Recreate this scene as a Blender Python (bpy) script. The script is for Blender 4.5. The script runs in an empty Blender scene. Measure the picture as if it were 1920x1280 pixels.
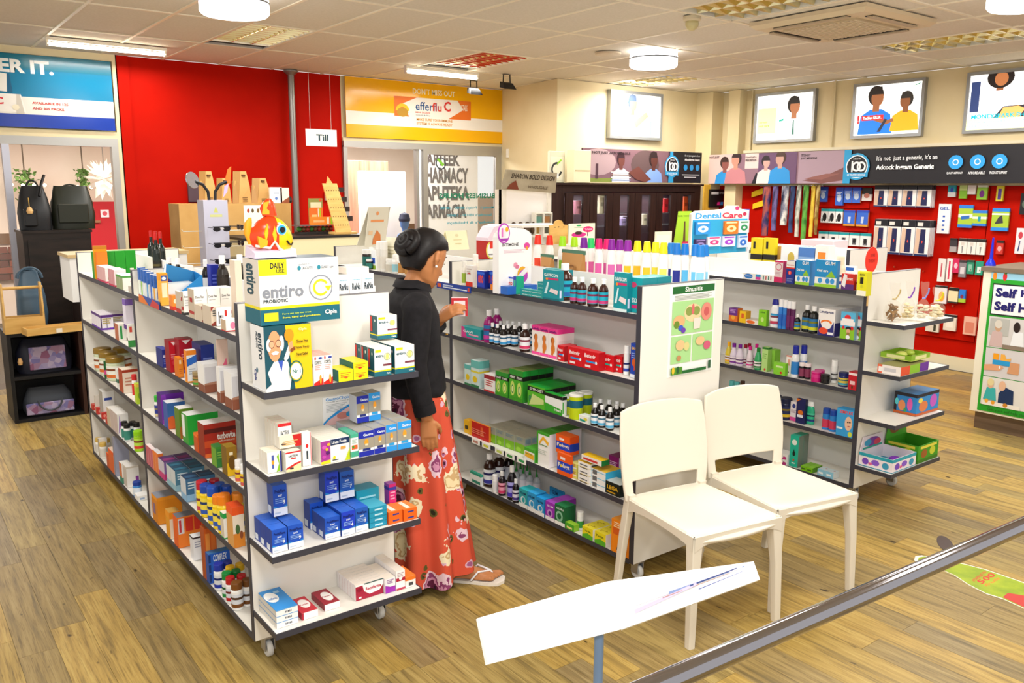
import bpy, math, random
from mathutils import Vector, Matrix
S = bpy.context.scene
COL = S.collection
rnd = random.Random(7)
# ---------------------------------------------------------------- camera
F, YAW, PITCH, ROLL, H = 1578., math.radians(37.24), math.radians(10.32), math.radians(-.29), 1.72
_w = Vector((math.sin(YAW)*math.cos(PITCH), math.cos(YAW)*math.cos(PITCH), -math.sin(PITCH)))
_r = Vector((math.cos(YAW), -math.sin(YAW), 0)); _d = _w.cross(_r)
_c, _s = math.cos(ROLL), math.sin(ROLL)
RX, DN, FW = _c*_r+_s*_d, -_s*_r+_c*_d, _w
CAM = Vector((0, 0, H))
cd = bpy.data.cameras.new('camera'); cam = bpy.data.objects.new('camera', cd); COL.objects.link(cam)
cd.sensor_width = 36; cd.lens = F/1920*36; cd.clip_start = .02
cam.matrix_world = Matrix(((RX.x, -DN.x, -FW.x, 0), (RX.y, -DN.y, -FW.y, 0), (RX.z, -DN.z, -FW.z, H), (0, 0, 0, 1)))
S.camera = cam
# ---------------------------------------------------------------- world, light, exposure
S.view_settings.view_transform = 'Standard'; S.view_settings.look = 'None'
S.view_settings.gamma = 1; S.view_settings.use_curve_mapping = False
S.view_settings.exposure = 0.3
wd = bpy.data.worlds.new('world'); S.world = wd; wd.use_nodes = True
wd.node_tree.nodes['Background'].inputs[0].default_value = (1, .97, .93, 1)
wd.node_tree.nodes['Background'].inputs[1].default_value = .75
S.cycles.use_denoising = True
S.cycles.max_bounces = 7; S.cycles.diffuse_bounces = 3; S.cycles.glossy_bounces = 3
S.cycles.transmission_bounces = 5; S.cycles.transparent_max_bounces = 12
S.cycles.caustics_reflective = False; S.cycles.caustics_refractive = False
def area(name, loc, sx, sy, power, col=(1, .96, .9), aim=None):
    l = bpy.data.lights.new(name, 'AREA'); l.shape = 'RECTANGLE'; l.size = sx; l.size_y = sy; l.energy = power; l.color = col
    o = bpy.data.objects.new(name, l); COL.objects.link(o); o.location = loc
    if aim: o.rotation_euler = (Vector(aim)-Vector(loc)).to_track_quat('-Z', 'Y').to_euler()
    return o
CZ, BY, RW, MY = 2.85, 8.25, 8.3, 7.0     # ceiling, back wall, right wall, middle wall
# the shop's recessed fluorescent fittings and round lamps throw this light
for i, (x, y) in enumerate(((2.52, 6.6), (4.6, 6.5), (4.5, 3.3), (6.82, 3.4), (6.8, 6.4), (2.0, 1.5), (4.6, .6), (.2, 4.4), (.4, 1.0))):
    area('troffer_light', (x, y, CZ-.09), .45, 1.0, 34)
for x, y in ((2.05, 5.5), (5.98, 5.6), (5.85, 2.5)):
    area('round_light', (x, y, CZ-.2), .3, .3, 16, (.92, .98, 1))
for x, y in ((1.78, 7.95), (4.9, 7.65)):
    area('tube_light', (x, y, CZ-.08), 1.0, .06, 7)
# the photographer's flash, a little above and left of the lens
fl = bpy.data.lights.new('flash', 'SPOT'); fl.energy = 75; fl.spot_size = math.radians(95); fl.spot_blend = .8; fl.shadow_soft_size = .06; fl.color = (1, .98, .96)
flo = bpy.data.objects.new('flash', fl); COL.objects.link(flo); flo.location = (-.12, .0, 1.98); flo.rotation_euler = FW.to_track_quat('-Z', 'Y').to_euler()
# ---------------------------------------------------------------- pixels of the photograph to points in the room
def ray(x, y): return RX*((x-960)/F)+DN*((y-640)/F)+FW
def atz(x, y, z): d = ray(x, y); return CAM+d*((z-H)/d.z)
def atx(x, y, X): d = ray(x, y); return CAM+d*(X/d.x)
def aty(x, y, Y): d = ray(x, y); return CAM+d*(Y/d.y)
def onplane(x, y, p, n): d = ray(x, y); return CAM+d*((p-CAM).dot(n)/d.dot(n))
def depth(p): return (Vector(p)-CAM).dot(FW)
# ---------------------------------------------------------------- materials
def lin(h):
    h = h.lstrip('#'); c = [int(h[i:i+2], 16)/255 for i in (0, 2, 4)]
    return tuple(v/12.92 if v <= .04045 else ((v+.055)/1.055)**2.4 for v in c)+(1,)
_m = {}
def mat(c, rough=.5, metal=0., emit=0., spec=.4, alpha=1., trans=0.):
    k = (c, rough, metal, emit, spec, alpha, trans)
    if k in _m: return _m[k]
    m = bpy.data.materials.new('paint'); m.use_nodes = True; b = m.node_tree.nodes['Principled BSDF']; I = b.inputs
    I['Base Color'].default_value = lin(c); I['Roughness'].default_value = rough; I['Metallic'].default_value = metal
    I['Specular IOR Level'].default_value = spec
    if emit: I['Emission Color'].default_value = lin(c); I['Emission Strength'].default_value = emit
    if alpha < 1: I['Alpha'].default_value = alpha
    if trans: I['Transmission Weight'].default_value = trans
    m.diffuse_color = lin(c); _m[k] = m; return m
def M(x): return x if not isinstance(x, str) else mat(x)
def nodes_mat(name, rough=.5):
    m = bpy.data.materials.new(name); m.use_nodes = True
    b = m.node_tree.nodes['Principled BSDF']; b.inputs['Roughness'].default_value = rough; b.inputs['Specular IOR Level'].default_value = .3
    return m, m.node_tree.nodes, m.node_tree.links, b
def ramp(n, stops):
    r = n.new('ShaderNodeValToRGB'); e = r.color_ramp.elements
    while len(e) < len(stops): e.new(.5)
    for i, (p, c) in enumerate(stops): e[i].position = p; e[i].color = lin(c)
    return r
def noise_mat(name, stops, scale, rough=.5, stretch=(1, 1, 1), detail=4, bump=0, rand=0., coord='Object'):
    m, n, l, b = nodes_mat(name, rough)
    tc = n.new('ShaderNodeTexCoord'); mp = n.new('ShaderNodeMapping'); mp.inputs['Scale'].default_value = stretch
    no = n.new('ShaderNodeTexNoise'); no.inputs['Scale'].default_value = scale; no.inputs['Detail'].default_value = detail
    l.new(tc.outputs[coord], mp.inputs[0]); l.new(mp.outputs[0], no.inputs['Vector'])
    r = ramp(n, stops); l.new(no.outputs['Fac'], r.inputs[0]); out = r.outputs[0]
    if rand:
        oi = n.new('ShaderNodeObjectInfo'); mr = n.new('ShaderNodeMapRange'); mr.inputs[3].default_value = 1-rand; mr.inputs[4].default_value = 1+rand
        l.new(oi.outputs['Random'], mr.inputs[0]); mx = n.new('ShaderNodeMix'); mx.data_type = 'RGBA'; mx.blend_type = 'MULTIPLY'; mx.inputs[0].default_value = 1
        l.new(out, mx.inputs[6]); l.new(mr.outputs[0], mx.inputs[7]); out = mx.outputs[2]
        l.new(oi.outputs['Random'], mp.inputs['Location']) if False else None
        cmb = n.new('ShaderNodeCombineXYZ'); mu = n.new('ShaderNodeMath'); mu.operation = 'MULTIPLY'; mu.inputs[1].default_value = 31.
        l.new(oi.outputs['Random'], mu.inputs[0]); l.new(mu.outputs[0], cmb.inputs[0]); l.new(mu.outputs[0], cmb.inputs[2]); l.new(cmb.outputs[0], mp.inputs['Location'])
    l.new(out, b.inputs['Base Color'])
    if bump:
        bp = n.new('ShaderNodeBump'); bp.inputs['Strength'].default_value = bump; l.new(no.outputs['Fac'], bp.inputs['Height']); l.new(bp.outputs[0], b.inputs['Normal'])
    return m
WHITE = mat('#f2f0ea', .45); LAM = mat('#ebe7de', .38); EDGE = mat('#3b3b45', .45); CHROME = mat('#d8d8dc', .12, 1.)
ALU = mat('#a9a8a2', .35, .7); RED = mat('#cf1608', .45); CREAM = mat('#e9d8ac', .6); BLACK = mat('#121113', .5); WOOD = None
GLASS = mat('#dfeae8', .03, alpha=.08, spec=.6)
# ---------------------------------------------------------------- meshes
_t = {}
def text_tris(s, bold=0., shear=0.):
    k = (s, bold, shear)
    if k not in _t:
        c = bpy.data.curves.new('t', 'FONT'); c.body = s; c.resolution_u = 2; c.offset = bold; c.shear = shear
        o = bpy.data.objects.new('t', c); me = bpy.data.meshes.new_from_object(o); me.calc_loop_triangles()
        vs = [(v.co.x, v.co.y) for v in me.vertices]; fs = [tuple(t.vertices) for t in me.loop_triangles]
        x0 = min(v[0] for v in vs); x1 = max(v[0] for v in vs); y0 = min(v[1] for v in vs); y1 = max(v[1] for v in vs)
        _t[k] = ([((x-x0)/(x1-x0), (y-y0)/max(1e-6, y1-y0)) for x, y in vs], fs, (x1-x0)/max(1e-6, y1-y0))
        bpy.data.objects.remove(o); bpy.data.curves.remove(c); bpy.data.meshes.remove(me)
    return _t[k]
class MB:
    def __init__(s): s.v = []; s.f = []; s.m = []; s.mats = []; s.sm = []; s.uv = None
    def mi(s, m):
        m = M(m)
        if m not in s.mats: s.mats.append(m)
        return s.mats.index(m)
    def add(s, vs, fs, m, smooth=False):
        b = len(s.v); i = s.mi(m); s.v += [tuple(v) for v in vs]
        for f in fs: s.f.append(tuple(b+k for k in f)); s.m.append(i); s.sm.append(smooth)
        return s
    def box(s, x0, x1, y0, y1, z0, z1, m):
        return s.add([(x, y, z) for x in (x0, x1) for y in (y0, y1) for z in (z0, z1)], [(0, 1, 3, 2), (4, 6, 7, 5), (0, 4, 5, 1), (2, 3, 7, 6), (0, 2, 6, 4), (1, 5, 7, 3)], m)
    def bbox(s, x0, x1, y0, y1, z0, z1, m, b=.004):   # box with chamfered vertical and horizontal edges
        P = []
        for z, k in ((z0, b), (z0+b, 0), (z1-b, 0), (z1, b)):
            for (cx, sx, cy, sy) in ((x0, 1, y0, 1), (x1, -1, y0, 1), (x1, -1, y1, -1), (x0, 1, y1, -1)):
                a = [(cx+sx*k, cy+sy*(b+k)), (cx+sx*(b+k), cy+sy*k)]
                if sx*sy < 0: a.reverse()
                P += [(p[0], p[1], z) for p in a]
        fs = [tuple(range(7, -1, -1)), tuple(range(24, 32))]
        for r in range(3):
            for i in range(8): fs.append((r*8+i, r*8+(i+1) % 8, r*8+8+(i+1) % 8, r*8+8+i))
        return s.add(P, fs, m)
    def obox(s, o, u, v, n, m):   # parallelepiped
        o, u, v, n = map(Vector, (o, u, v, n))
        return s.add([o+u*a+v*b+n*c for a in (0, 1) for b in (0, 1) for c in (0, 1)], [(0, 1, 3, 2), (4, 6, 7, 5), (0, 4, 5, 1), (2, 3, 7, 6), (0, 2, 6, 4), (1, 5, 7, 3)], m)
    def poly(s, pts, m): return s.add(pts, [tuple(range(len(pts)))], m)
    def prism(s, pts, n, m, m2=None):     # polygon pts (3d) extruded by vector n
        n = Vector(n); k = len(pts); P = [Vector(p) for p in pts]
        s.add(P+[p+n for p in P], [tuple(range(k-1, -1, -1)), tuple(range(k, 2*k))], m)
        return s.add(P+[p+n for p in P], [(i, (i+1) % k, k+(i+1) % k, k+i) for i in range(k)], m2 or m)
    def lathe(s, prof, mats, n=14, c=(0, 0, 0), smooth=True, sx=1., sy=1.):   # prof [(r, z)], mats one per segment
        R = [[(c[0]+r*sx*math.cos(2*math.pi*i/n), c[1]+r*sy*math.sin(2*math.pi*i/n), c[2]+z) for i in range(n)] for r, z in prof]
        if not isinstance(mats, (list, tuple)): mats = [mats]*(len(prof)-1)
        for j in range(len(prof)-1):
            s.add(R[j]+R[j+1], [(i, (i+1) % n, n+(i+1) % n, n+i) for i in range(n)], mats[j], smooth)
        if prof[0][0] > 1e-4: s.add(R[0], [tuple(range(n-1, -1, -1))], mats[0])
        if prof[-1][0] > 1e-4: s.add(R[-1], [tuple(range(n))], mats[-1])
        return s
    def tube(s, pts, r, m, n=8, cap=True, smooth=True, flat=None):
        pts = [Vector(p) for p in pts]; k = len(pts); rs = r if isinstance(r, (list, tuple)) else [r]*k; R = []; pu = None
        for i, p in enumerate(pts):
            t = (pts[min(i+1, k-1)]-pts[max(i-1, 0)]).normalized()
            if pu is None:
                a = Vector((0, 0, 1)) if abs(t.z) < .9 else Vector((1, 0, 0)); u = t.cross(a).normalized()
            else: u = (pu-t*pu.dot(t)).normalized()
            pu = u; w = t.cross(u); fx = flat or 1.
            R += [p+u*(rs[i]*math.cos(2*math.pi*j/n))+w*(rs[i]*fx*math.sin(2*math.pi*j/n)) for j in range(n)]
        fs = [(i*n+j, i*n+(j+1) % n, (i+1)*n+(j+1) % n, (i+1)*n+j) for i in range(k-1) for j in range(n)]
        s.add(R, fs, m, smooth)
        if cap: s.add(R[:n], [tuple(range(n-1, -1, -1))], m); s.add(R[-n:], [tuple(range(n))], m)
        return s
    def loft(s, rings, m, cap=True, smooth=True, closed=True):
        n = len(rings[0]); k = len(rings); P = [p for r in rings for p in r]
        nn = n if closed else n-1
        s.add(P, [(i*n+j, i*n+(j+1) % n, (i+1)*n+(j+1) % n, (i+1)*n+j) for i in range(k-1) for j in range(nn)], m, smooth)
        if cap and closed: s.add(rings[0], [tuple(range(n-1, -1, -1))], m); s.add(rings[-1], [tuple(range(n))], m)
        return s
    def ball(s, c, r, m, n=12, k=8, sx=1, sy=1, sz=1):
        return s.lathe([(r*max(1e-5, math.sin(math.pi*i/k)), -r*sz*math.cos(math.pi*i/k)) for i in range(k+1)], m, n, c, True, sx, sy)
    def art(s, o, u, v, n, decs, off=.0004):     # flat print on the face at o spanned by u, v; n its outward normal
        o, u, v, n = map(Vector, (o, u, v, n)); L = [0]
        def P(a, b): a = min(1, max(0, a)); b = min(1, max(0, b)); return o+u*a+v*b+n*(off*(1+L[0]*.6))
        A = u.length/max(1e-6, v.length)
        for i, d in enumerate(decs):
            L[0] = i; k = d[0]; c = d[-1]
            if k == 'R': _, a0, b0, a1, b1, c = d; s.add([P(a0, b0), P(a1, b0), P(a1, b1), P(a0, b1)], [(0, 1, 2, 3)], c)
            elif k == 'P': s.add([P(*q) for q in d[1]], [tuple(range(len(d[1])))], c)
            elif k == 'E':
                _, a, b, ra, rb, c = d; s.add([P(a+ra*math.cos(t*math.pi/8), b+rb*math.sin(t*math.pi/8)) for t in range(16)], [tuple(range(16))], c)
            elif k == 'O':     # ring or arc: centre, radius in v units, thickness, start, end (turns)
                _, a, b, r, th, t0, t1, c = d; N = 28
                q = [(math.cos(2*math.pi*(t0+(t1-t0)*i/N)), math.sin(2*math.pi*(t0+(t1-t0)*i/N))) for i in range(N+1)]
                s.add([P(a+x*rr/A, b+y*rr) for x, y in q for rr in (r-th/2, r+th/2)], [(2*i, 2*i+1, 2*i+3, 2*i+2) for i in range(N)], c)
            elif k in 'TVMW':  # text fitted to a box; V reads downwards, M mirrored, W keeps its proportions
                _, a0, b0, a1, b1, tx, bold, c = d[:8]; vs, fs, asp = text_tris(tx, bold)
                if k == 'V': q = [P(a0+(a1-a0)*y, b1-(b1-b0)*x) for x, y in vs]
                elif k == 'M': q = [P(a1-(a1-a0)*x, b0+(b1-b0)*y) for x, y in vs]
                elif k == 'W':
                    h = b1-b0; w = h*asp/A
                    if w > a1-a0: h *= (a1-a0)/w; w = a1-a0
                    q = [P(a0+w*x, b0+h*y) for x, y in vs]
                else: q = [P(a0+(a1-a0)*x, b0+(b1-b0)*y) for x, y in vs]
                s.add(q, fs, c)
        return s
    def mesh(s, name):
        me = bpy.data.meshes.new(name); me.from_pydata(s.v, [], s.f)
        for m in s.mats: me.materials.append(m)
        me.polygons.foreach_set('material_index', s.m); me.polygons.foreach_set('use_smooth', s.sm); me.update()
        return me
    def obj(s, name, parent=None, loc=None, rz=None):
        o = bpy.data.objects.new(name, s.mesh(name)); COL.objects.link(o)
        if parent: o.parent = parent
        if loc is not None: o.location = loc
        if rz is not None: o.rotation_euler = (0, 0, rz)
        return o
_lab = {}
def tag(o, label, cat, group=None, kind=None):
    o['label'] = label; o['category'] = cat
    if group: o['group'] = group
    if kind: o['kind'] = kind
    return o
def struct(o): o['kind'] = 'structure'; return o
def empty(name, loc=(0, 0, 0), rz=0.):
    o = bpy.data.objects.new(name, None); COL.objects.link(o); o.location = loc; o.rotation_euler = (0, 0, rz); o.empty_display_size = .05
    return o
def copy_tree(o, loc, rz=None):
    c = o.copy(); COL.objects.link(c); c.location = loc
    if rz is not None: c.rotation_euler = (0, 0, rz)
    for ch in o.children:
        d = ch.copy(); COL.objects.link(d); d.parent = c
        for g in ch.children: e = g.copy(); COL.objects.link(e); e.parent = d
    return c
def tint(c, k):
    c = c.lstrip('#'); return '#%02x%02x%02x' % tuple(max(0, min(255, int(int(c[i:i+2], 16)*k))) for i in (0, 2, 4))
# ================================================================ the room
def wood_mat(name, a, b, c, rough=.42):
    m, n, l, bs = nodes_mat(name, rough)
    tc = n.new('ShaderNodeTexCoord'); oi = n.new('ShaderNodeObjectInfo'); mu = n.new('ShaderNodeMath'); mu.operation = 'MULTIPLY'; mu.inputs[1].default_value = 47.
    cb = n.new('ShaderNodeCombineXYZ'); l.new(oi.outputs['Random'], mu.inputs[0]); l.new(mu.outputs[0], cb.inputs[0]); l.new(mu.outputs[0], cb.inputs[1])
    ad = n.new('ShaderNodeVectorMath'); ad.operation = 'ADD'; l.new(tc.outputs['Object'], ad.inputs[0]); l.new(cb.outputs[0], ad.inputs[1])
    def noise(sc, st, det=4, dist=0.):
        mp = n.new('ShaderNodeMapping'); mp.inputs['Scale'].default_value = st; no = n.new('ShaderNodeTexNoise'); no.inputs['Scale'].default_value = sc
        no.inputs['Detail'].default_value = det; no.inputs['Distortion'].default_value = dist; l.new(ad.outputs[0], mp.inputs[0]); l.new(mp.outputs[0], no.inputs['Vector']); return no
    g = noise(9, (5, .3, 1), 6, .5); r = ramp(n, ((.3, a), (.5, b), (.72, c))); l.new(g.outputs['Fac'], r.inputs[0])
    k = noise(12, (2.2, .9, 1), 1); rk = ramp(n, ((.2, '#3a2c1c'), (.26, '#ffffff'))); l.new(k.outputs['Fac'], rk.inputs[0])
    f = noise(60, (4, .14, 1), 3); rf = ramp(n, ((.32, '#b0a590'), (.5, '#ffffff'))); l.new(f.outputs['Fac'], rf.inputs[0])
    m1 = n.new('ShaderNodeMix'); m1.data_type = 'RGBA'; m1.blend_type = 'MULTIPLY'; m1.inputs[0].default_value = .85; l.new(r.outputs[0], m1.inputs[6]); l.new(rk.outputs[0], m1.inputs[7])
    m2 = n.new('ShaderNodeMix'); m2.data_type = 'RGBA'; m2.blend_type = 'MULTIPLY'; m2.inputs[0].default_value = .6; l.new(m1.outputs[2], m2.inputs[6]); l.new(rf.outputs[0], m2.inputs[7])
    l.new(m2.outputs[2], bs.inputs['Base Color']); return m
FLOORS = [wood_mat('oak', *q) for q in (('#7f6a3a', '#aa8d49', '#b99f5c'), ('#75643f', '#967f4d', '#a8925f'), ('#87703e', '#b2934e', '#c1a660'), ('#6e6042', '#8d7950', '#9d8b62'), ('#7d6b41', '#a18a51', '#b29c62'))]
floor = struct(MB().box(-2.2, RW, -.8, 13, -.06, -.004, '#4a3b25').obj('floor'))
def plank(mb, x, y0, y1, m): mb.box(x-.0637, x+.0637, y0+.0006, y1-.0006, -.0045, 0, m)
pk = []; xi = 0; x = -2.1
while x < RW-.06:
    y = -.75-rnd.random()*.9
    while y < 8.2:
        y1 = min(y+.92, 8.24); y0 = max(y, -.75)
        if y1-y0 > .1: pk.append((x, y0, y1, rnd.randrange(5)))
        y += .92
    x += .1285
def seen(x, y):
    p = Vector((x, y, 0))-CAM; z = p.dot(FW)
    return z > .3 and abs(p.dot(RX)/z) < .66 and abs(p.dot(DN)/z) < .46
pk.sort(key=lambda q: (not seen(q[0], (q[1]+q[2])/2), depth((q[0], (q[1]+q[2])/2, 0))))
full = {}
for x, y0, y1, k in pk[:298]:
    L = round(y1-y0, 3)
    if (L, k) not in full:
        mb = MB(); plank(mb, 0, -L/2, L/2, FLOORS[k]); full[L, k] = mb.mesh('plank')
    o = bpy.data.objects.new('plank', full[L, k]); COL.objects.link(o); o.location = (x, (y0+y1)/2, 0); o.parent = floor
rest = MB()
for x, y0, y1, k in pk[298:]: plank(rest, x, y0, y1, FLOORS[k])
o = rest.obj('plank', floor); o['kind'] = 'stuff'
# walls
WRED = noise_mat('red_paint', ((.3, '#b41002'), (.7, '#bd1403')), 3, .6)
WRED.node_tree.nodes['Principled BSDF'].inputs['Specular IOR Level'].default_value = .06
WCREAM = noise_mat('cream_paint', ((.3, '#e3d1a4'), (.7, '#ead9b0')), 2.5, .6)
wb = struct(MB().box(1.88, 4.03, BY, BY+.14, 0, CZ, WRED).box(1.875, 1.98, BY-.02, BY, 0, CZ, WRED).obj('wall_back'))
struct(MB().box(-2.2, 1.845, BY+.031, BY+.14, 2.135, CZ, CREAM).box(4.03, 6.25, BY, BY+.14, 2.2, CZ, CREAM).obj('wall_back_header'))
wp = MB().prism([(5.9, MY, 0), (RW+.1, MY, 0), (RW+.1, BY+.14, 0), (6.1, BY+.14, 0)], (0, 0, CZ), WCREAM); struct(wp.obj('wall_middle'))
wr = MB().box(RW, RW+.14, -.8, MY, 1.765, CZ, WCREAM).box(RW, RW+.14, -.8, MY, 0, 1.765, WRED); wr = struct(wr.obj('wall_right'))
struct(MB().box(RW-.016, RW, -.8, 5.45, 0, .13, '#e6dcbc').obj('baseboard_right'))
struct(MB().box(RW-.2, RW, MY-.24, MY, 0, CZ, WCREAM).obj('trim_1', None)); struct(MB().box(RW-.13, RW, 6.42, 6.58, 0, CZ, WCREAM).obj('trim_2'))
for i, (a, b) in enumerate(((1412, 170), (1567, 152))):
    p = atx(a, b, RW-.02); struct(MB().tube([(RW-.02, p.y, 2.13), (RW-.02, p.y, CZ)], .011, '#e2d2a6').obj('trim_%d' % (i+3)))
struct(MB().box(RW-.05, RW, -.8, 6.4, 2.135, 2.165, '#efe3c4').obj('trim_5'))
# red slatwall on the right wall: boards with grooves, then flat pegboard panels with hook holes
for i in range(11):
    MB().box(RW-.022, RW-.002, 4.79, 5.45, .45+i*.12, .45+i*.12+.108, WRED).obj('slat', wr)
PEG = nodes_mat('peg_red', .4); pm, pn, pl, pb = PEG
tc = pn.new('ShaderNodeTexCoord'); mp = pn.new('ShaderNodeMapping'); mp.inputs['Scale'].default_value = (40, 40, 40)
vo = pn.new('ShaderNodeTexVoronoi'); vo.inputs['Randomness'].default_value = 0; vo.inputs['Scale'].default_value = 1; vo.feature = 'F1'
pr = ramp(pn, ((.07, '#6a0a06'), (.12, '#d21a0a'))); pl.new(tc.outputs['Object'], mp.inputs[0]); pl.new(mp.outputs[0], vo.inputs['Vector']); pl.new(vo.outputs['Distance'], pr.inputs[0]); pl.new(pr.outputs[0], pb.inputs['Base Color'])
for a, b in ((4.785, 3.62), (3.612, 2.43), (2.42, 1.2)): MB().box(RW-.02, RW-.002, b, a, .3, 1.76, WRED).obj('panel', wr)
hk = MB()
for y, z in ((4.45, .95), (4.15, .93), (3.95, .62), (3.83, .62), (4.3, 1.42), (3.7, .98), (3.62, .98), (4.1, 1.28)):
    hk.tube([(RW-.02, y, z), (RW-.06, y, z), (RW-.06, y, z+.012)], .004, CHROME, 5)
hk.obj('peg_hook', wr)['kind'] = 'stuff'
# ceiling: tiles in a grid of T-bars
CTILE = noise_mat('ceiling_tile', ((.35, '#ddd5c6'), (.65, '#e4dccf')), 60, .8)
XL = [-2.2, -1.5, -.96, -.4, .14, .7, 1.24, 1.77, 2.28, 2.79, 3.3, 3.82, 4.28, 4.85, 5.43, 5.99, 6.55, 7.13, 7.7, RW]
YL = [-.8, .57, 1.7, 2.83, 3.92, 4.95, 6.06, 7.13, BY]
ceil = struct(MB().box(-2.2, RW+.1, -.8, BY+.14, CZ+.14, CZ+.2, '#8d8478').obj('ceiling'))
TROF = [(2.28, 6.06), (4.28, 6.06), (6.55, 6.06), (4.28, 2.83), (6.55, 2.83)]
AC = (4.85, 2.83)
for i in range(len(XL)-1):
    for j in range(len(YL)-1):
        x0, x1, y0, y1 = XL[i], XL[i+1], YL[j], YL[j+1]
        if (x0, y0) in TROF: continue
        if x0 > 6.05 and y0 >= MY: continue
        MB().box(x0+.004, x1-.004, y0+.004, y1-.004, CZ+.003, CZ+.018, CTILE).obj('tile', ceil)
TB = mat('#f0e4cc', .4)
for x in XL[1:-1]: MB().box(x-.011, x+.011, -.8, BY, CZ-.004, CZ+.004, TB).obj('grid_bar', ceil)
for y in YL[1:-1]: MB().box(-2.2, RW, y-.011, y+.011, CZ-.0045, CZ+.0035, TB).obj('cross_bar', ceil)
# recessed fittings
TUBE = mat('#fff6e6', .5, emit=9.); LOUV = mat('#e6d8a8', .16, 1.); TRIM = mat('#ece6d6', .4)
names = ['recessed fluorescent light beside the round lamp over the red wall aisle', 'recessed fluorescent light in the ceiling before the yellow banner', 'recessed fluorescent light close above the middle wall light box',
         'recessed light with deep louvres beside the ceiling air conditioner', 'recessed light with louvres between the air conditioner and the right wall']
for (x0, y0), lab in zip(TROF, names):
    x1 = XL[XL.index(x0)+1]; y1 = min(YL[YL.index(y0)+1], 6.97)
    t = tag(empty('ceiling_light', ((x0+x1)/2, (y0+y1)/2, CZ)), lab, 'light'); w, l = (x1-x0)/2-.012, (y1-y0)/2-.012
    MB().box(-w, w, -l, l, .1, .11, TRIM).box(-w, -w+.01, -l, l, 0, .1, TRIM).box(w-.01, w, -l, l, 0, .1, TRIM).box(-w, w, -l, -l+.01, 0, .1, TRIM).box(-w, w, l-.01, l, 0, .1, TRIM).obj('housing', t)
    dk = x0 > 4 and y0 < 3
    MB().box(-w+.011, w-.011, -l+.011, l-.011, .094, .0995, '#4a3222' if dk else TRIM).obj('reflector', t)  # dark brown in two fittings paints the shade between the louvre blades
    for k in (-1, 1) if dk else (-1, 0, 1): MB().tube([(k*w*.6, -l+.03, .08), (k*w*.6, l-.03, .08)], .012, TUBE if not dk else mat('#fff0c8', .5, emit=2.), 8).obj('tube', t)
    for k in (-.33, .33): MB().prism([(k*w-.003, -l+.01, .0), (k*w+.003, -l+.01, .0), (k*w+.02, -l+.01, .06), (k*w-.02, -l+.01, .06)], (0, 2*l-.02, 0), LOUV).obj('louvre_rail', t)
    for k in range(9):
        y = -l+(k+1)*2*l/10; MB().prism([(-w+.01, y-.003, 0), (-w+.01, y+.003, 0), (-w+.01, y+.02, .06), (-w+.01, y-.02, .06)], (2*w-.02, 0, 0), LOUV).obj('louvre_blade', t)
DISC = mat('#ffffff', .5, emit=3.2)
for (px, py), lab in (((440, 22), 'round white drum ceiling lamp above the left shelving unit'), ((1225, 122), 'round white drum ceiling lamp before the middle wall light box'), ((1925, 8), 'round white drum ceiling lamp cut by the top right corner of view')):
    p = atz(px, py, CZ-.11); t = tag(empty('ceiling_lamp', (p.x, p.y, CZ)), lab, 'lamp')
    MB().lathe([(.19, -.004), (.2, -.05), (.2, -.052)], DISC, 28).obj('drum', t)
    MB().lathe([(.203, -.055), (.203, -.065)], mat('#8a8f96', .3, .8), 28).obj('band', t)
    MB().lathe([(.2, -.066), (.2, -.115), (.186, -.13), (.18, -.131)], DISC, 28).obj('diffuser', t)
for (a, b, lab) in (((76, 90), (328, 97), 'bare fluorescent tube batten over the blue banner'), ((743, 138), (914, 145), 'bare fluorescent tube batten over the yellow banner')):
    p = atz(*a, CZ-.06); q = atz(*b, CZ-.06); q.y = p.y = (p.y+q.y)/2; c = (p+q)/2; L = (q-p).length/2
    t = tag(empty('tube_light', (c.x, c.y, CZ)), lab, 'light')
    MB().box(-L, L, -.022, .022, -.03, -.0045, '#f4efe2').obj('batten', t); MB().tube([(-L+.01, 0, -.055), (L-.01, 0, -.055)], .015, mat('#fff3dc', .5, emit=11), 8).obj('tube', t)
    for k in (-1, 1): MB().box(k*(L-.01)-.008, k*(L-.01)+.008, -.014, .014, -.074, -.03, '#efe9dc').obj('lamp_holder', t)
# ceiling air conditioner
cx, cy = 5.4, 3.43; t = tag(empty('air_conditioner', (cx, cy, CZ)), 'square cream ceiling cassette air conditioner with grille', 'air conditioner')
PL = mat('#d9c6a4', .45); w = .43
MB().loft([[(sx*k*w, sy*k*w, z) for sx, sy in ((-1, -1), (1, -1), (1, 1), (-1, 1))] for k, z in ((1, -.006), (1, -.03), (.93, -.055), (.9, -.055))], PL, smooth=False).obj('panel', t)
for a in range(4):
    o = MB().box(-.27, .27, .33, .38, -.06, -.052, '#241f1a').box(-.27, .27, .345, .385, -.068, -.06, '#b8a68a').obj('vent', t, rz=a*math.pi/2)
g = MB().box(-.27, .27, -.27, .27, -.066, -.054, '#c9b796')
for k in range(19): g.box(-.26, .26, -.262+k*.029, -.25+k*.029, -.07, -.066, '#ddcdae')
g.obj('grille', t)['kind'] = 'stuff'
p = atz(1298, 30, CZ); t = tag(empty('motion_sensor', (p.x, p.y, CZ-.005)), 'small cream dome sensor on the ceiling near the air conditioner', 'sensor')
MB().lathe([(.06, 0), (.06, -.02), (.05, -.03)], '#d8c9a8', 16).obj('base', t); MB().ball((0, 0, -.045), .045, mat('#d2c48e', .3), 14, 8).obj('dome', t)
p = atz(1140, 98, CZ); tag(MB().lathe([(.11, 0), (.11, -.012), (.1, -.016), (.0, -.018)], '#c9b69a', 22).obj('ceiling_speaker', None, (p.x, p.y, CZ-.004)), 'round flush cream ceiling speaker grille beside the round lamp', 'speaker')
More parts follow.
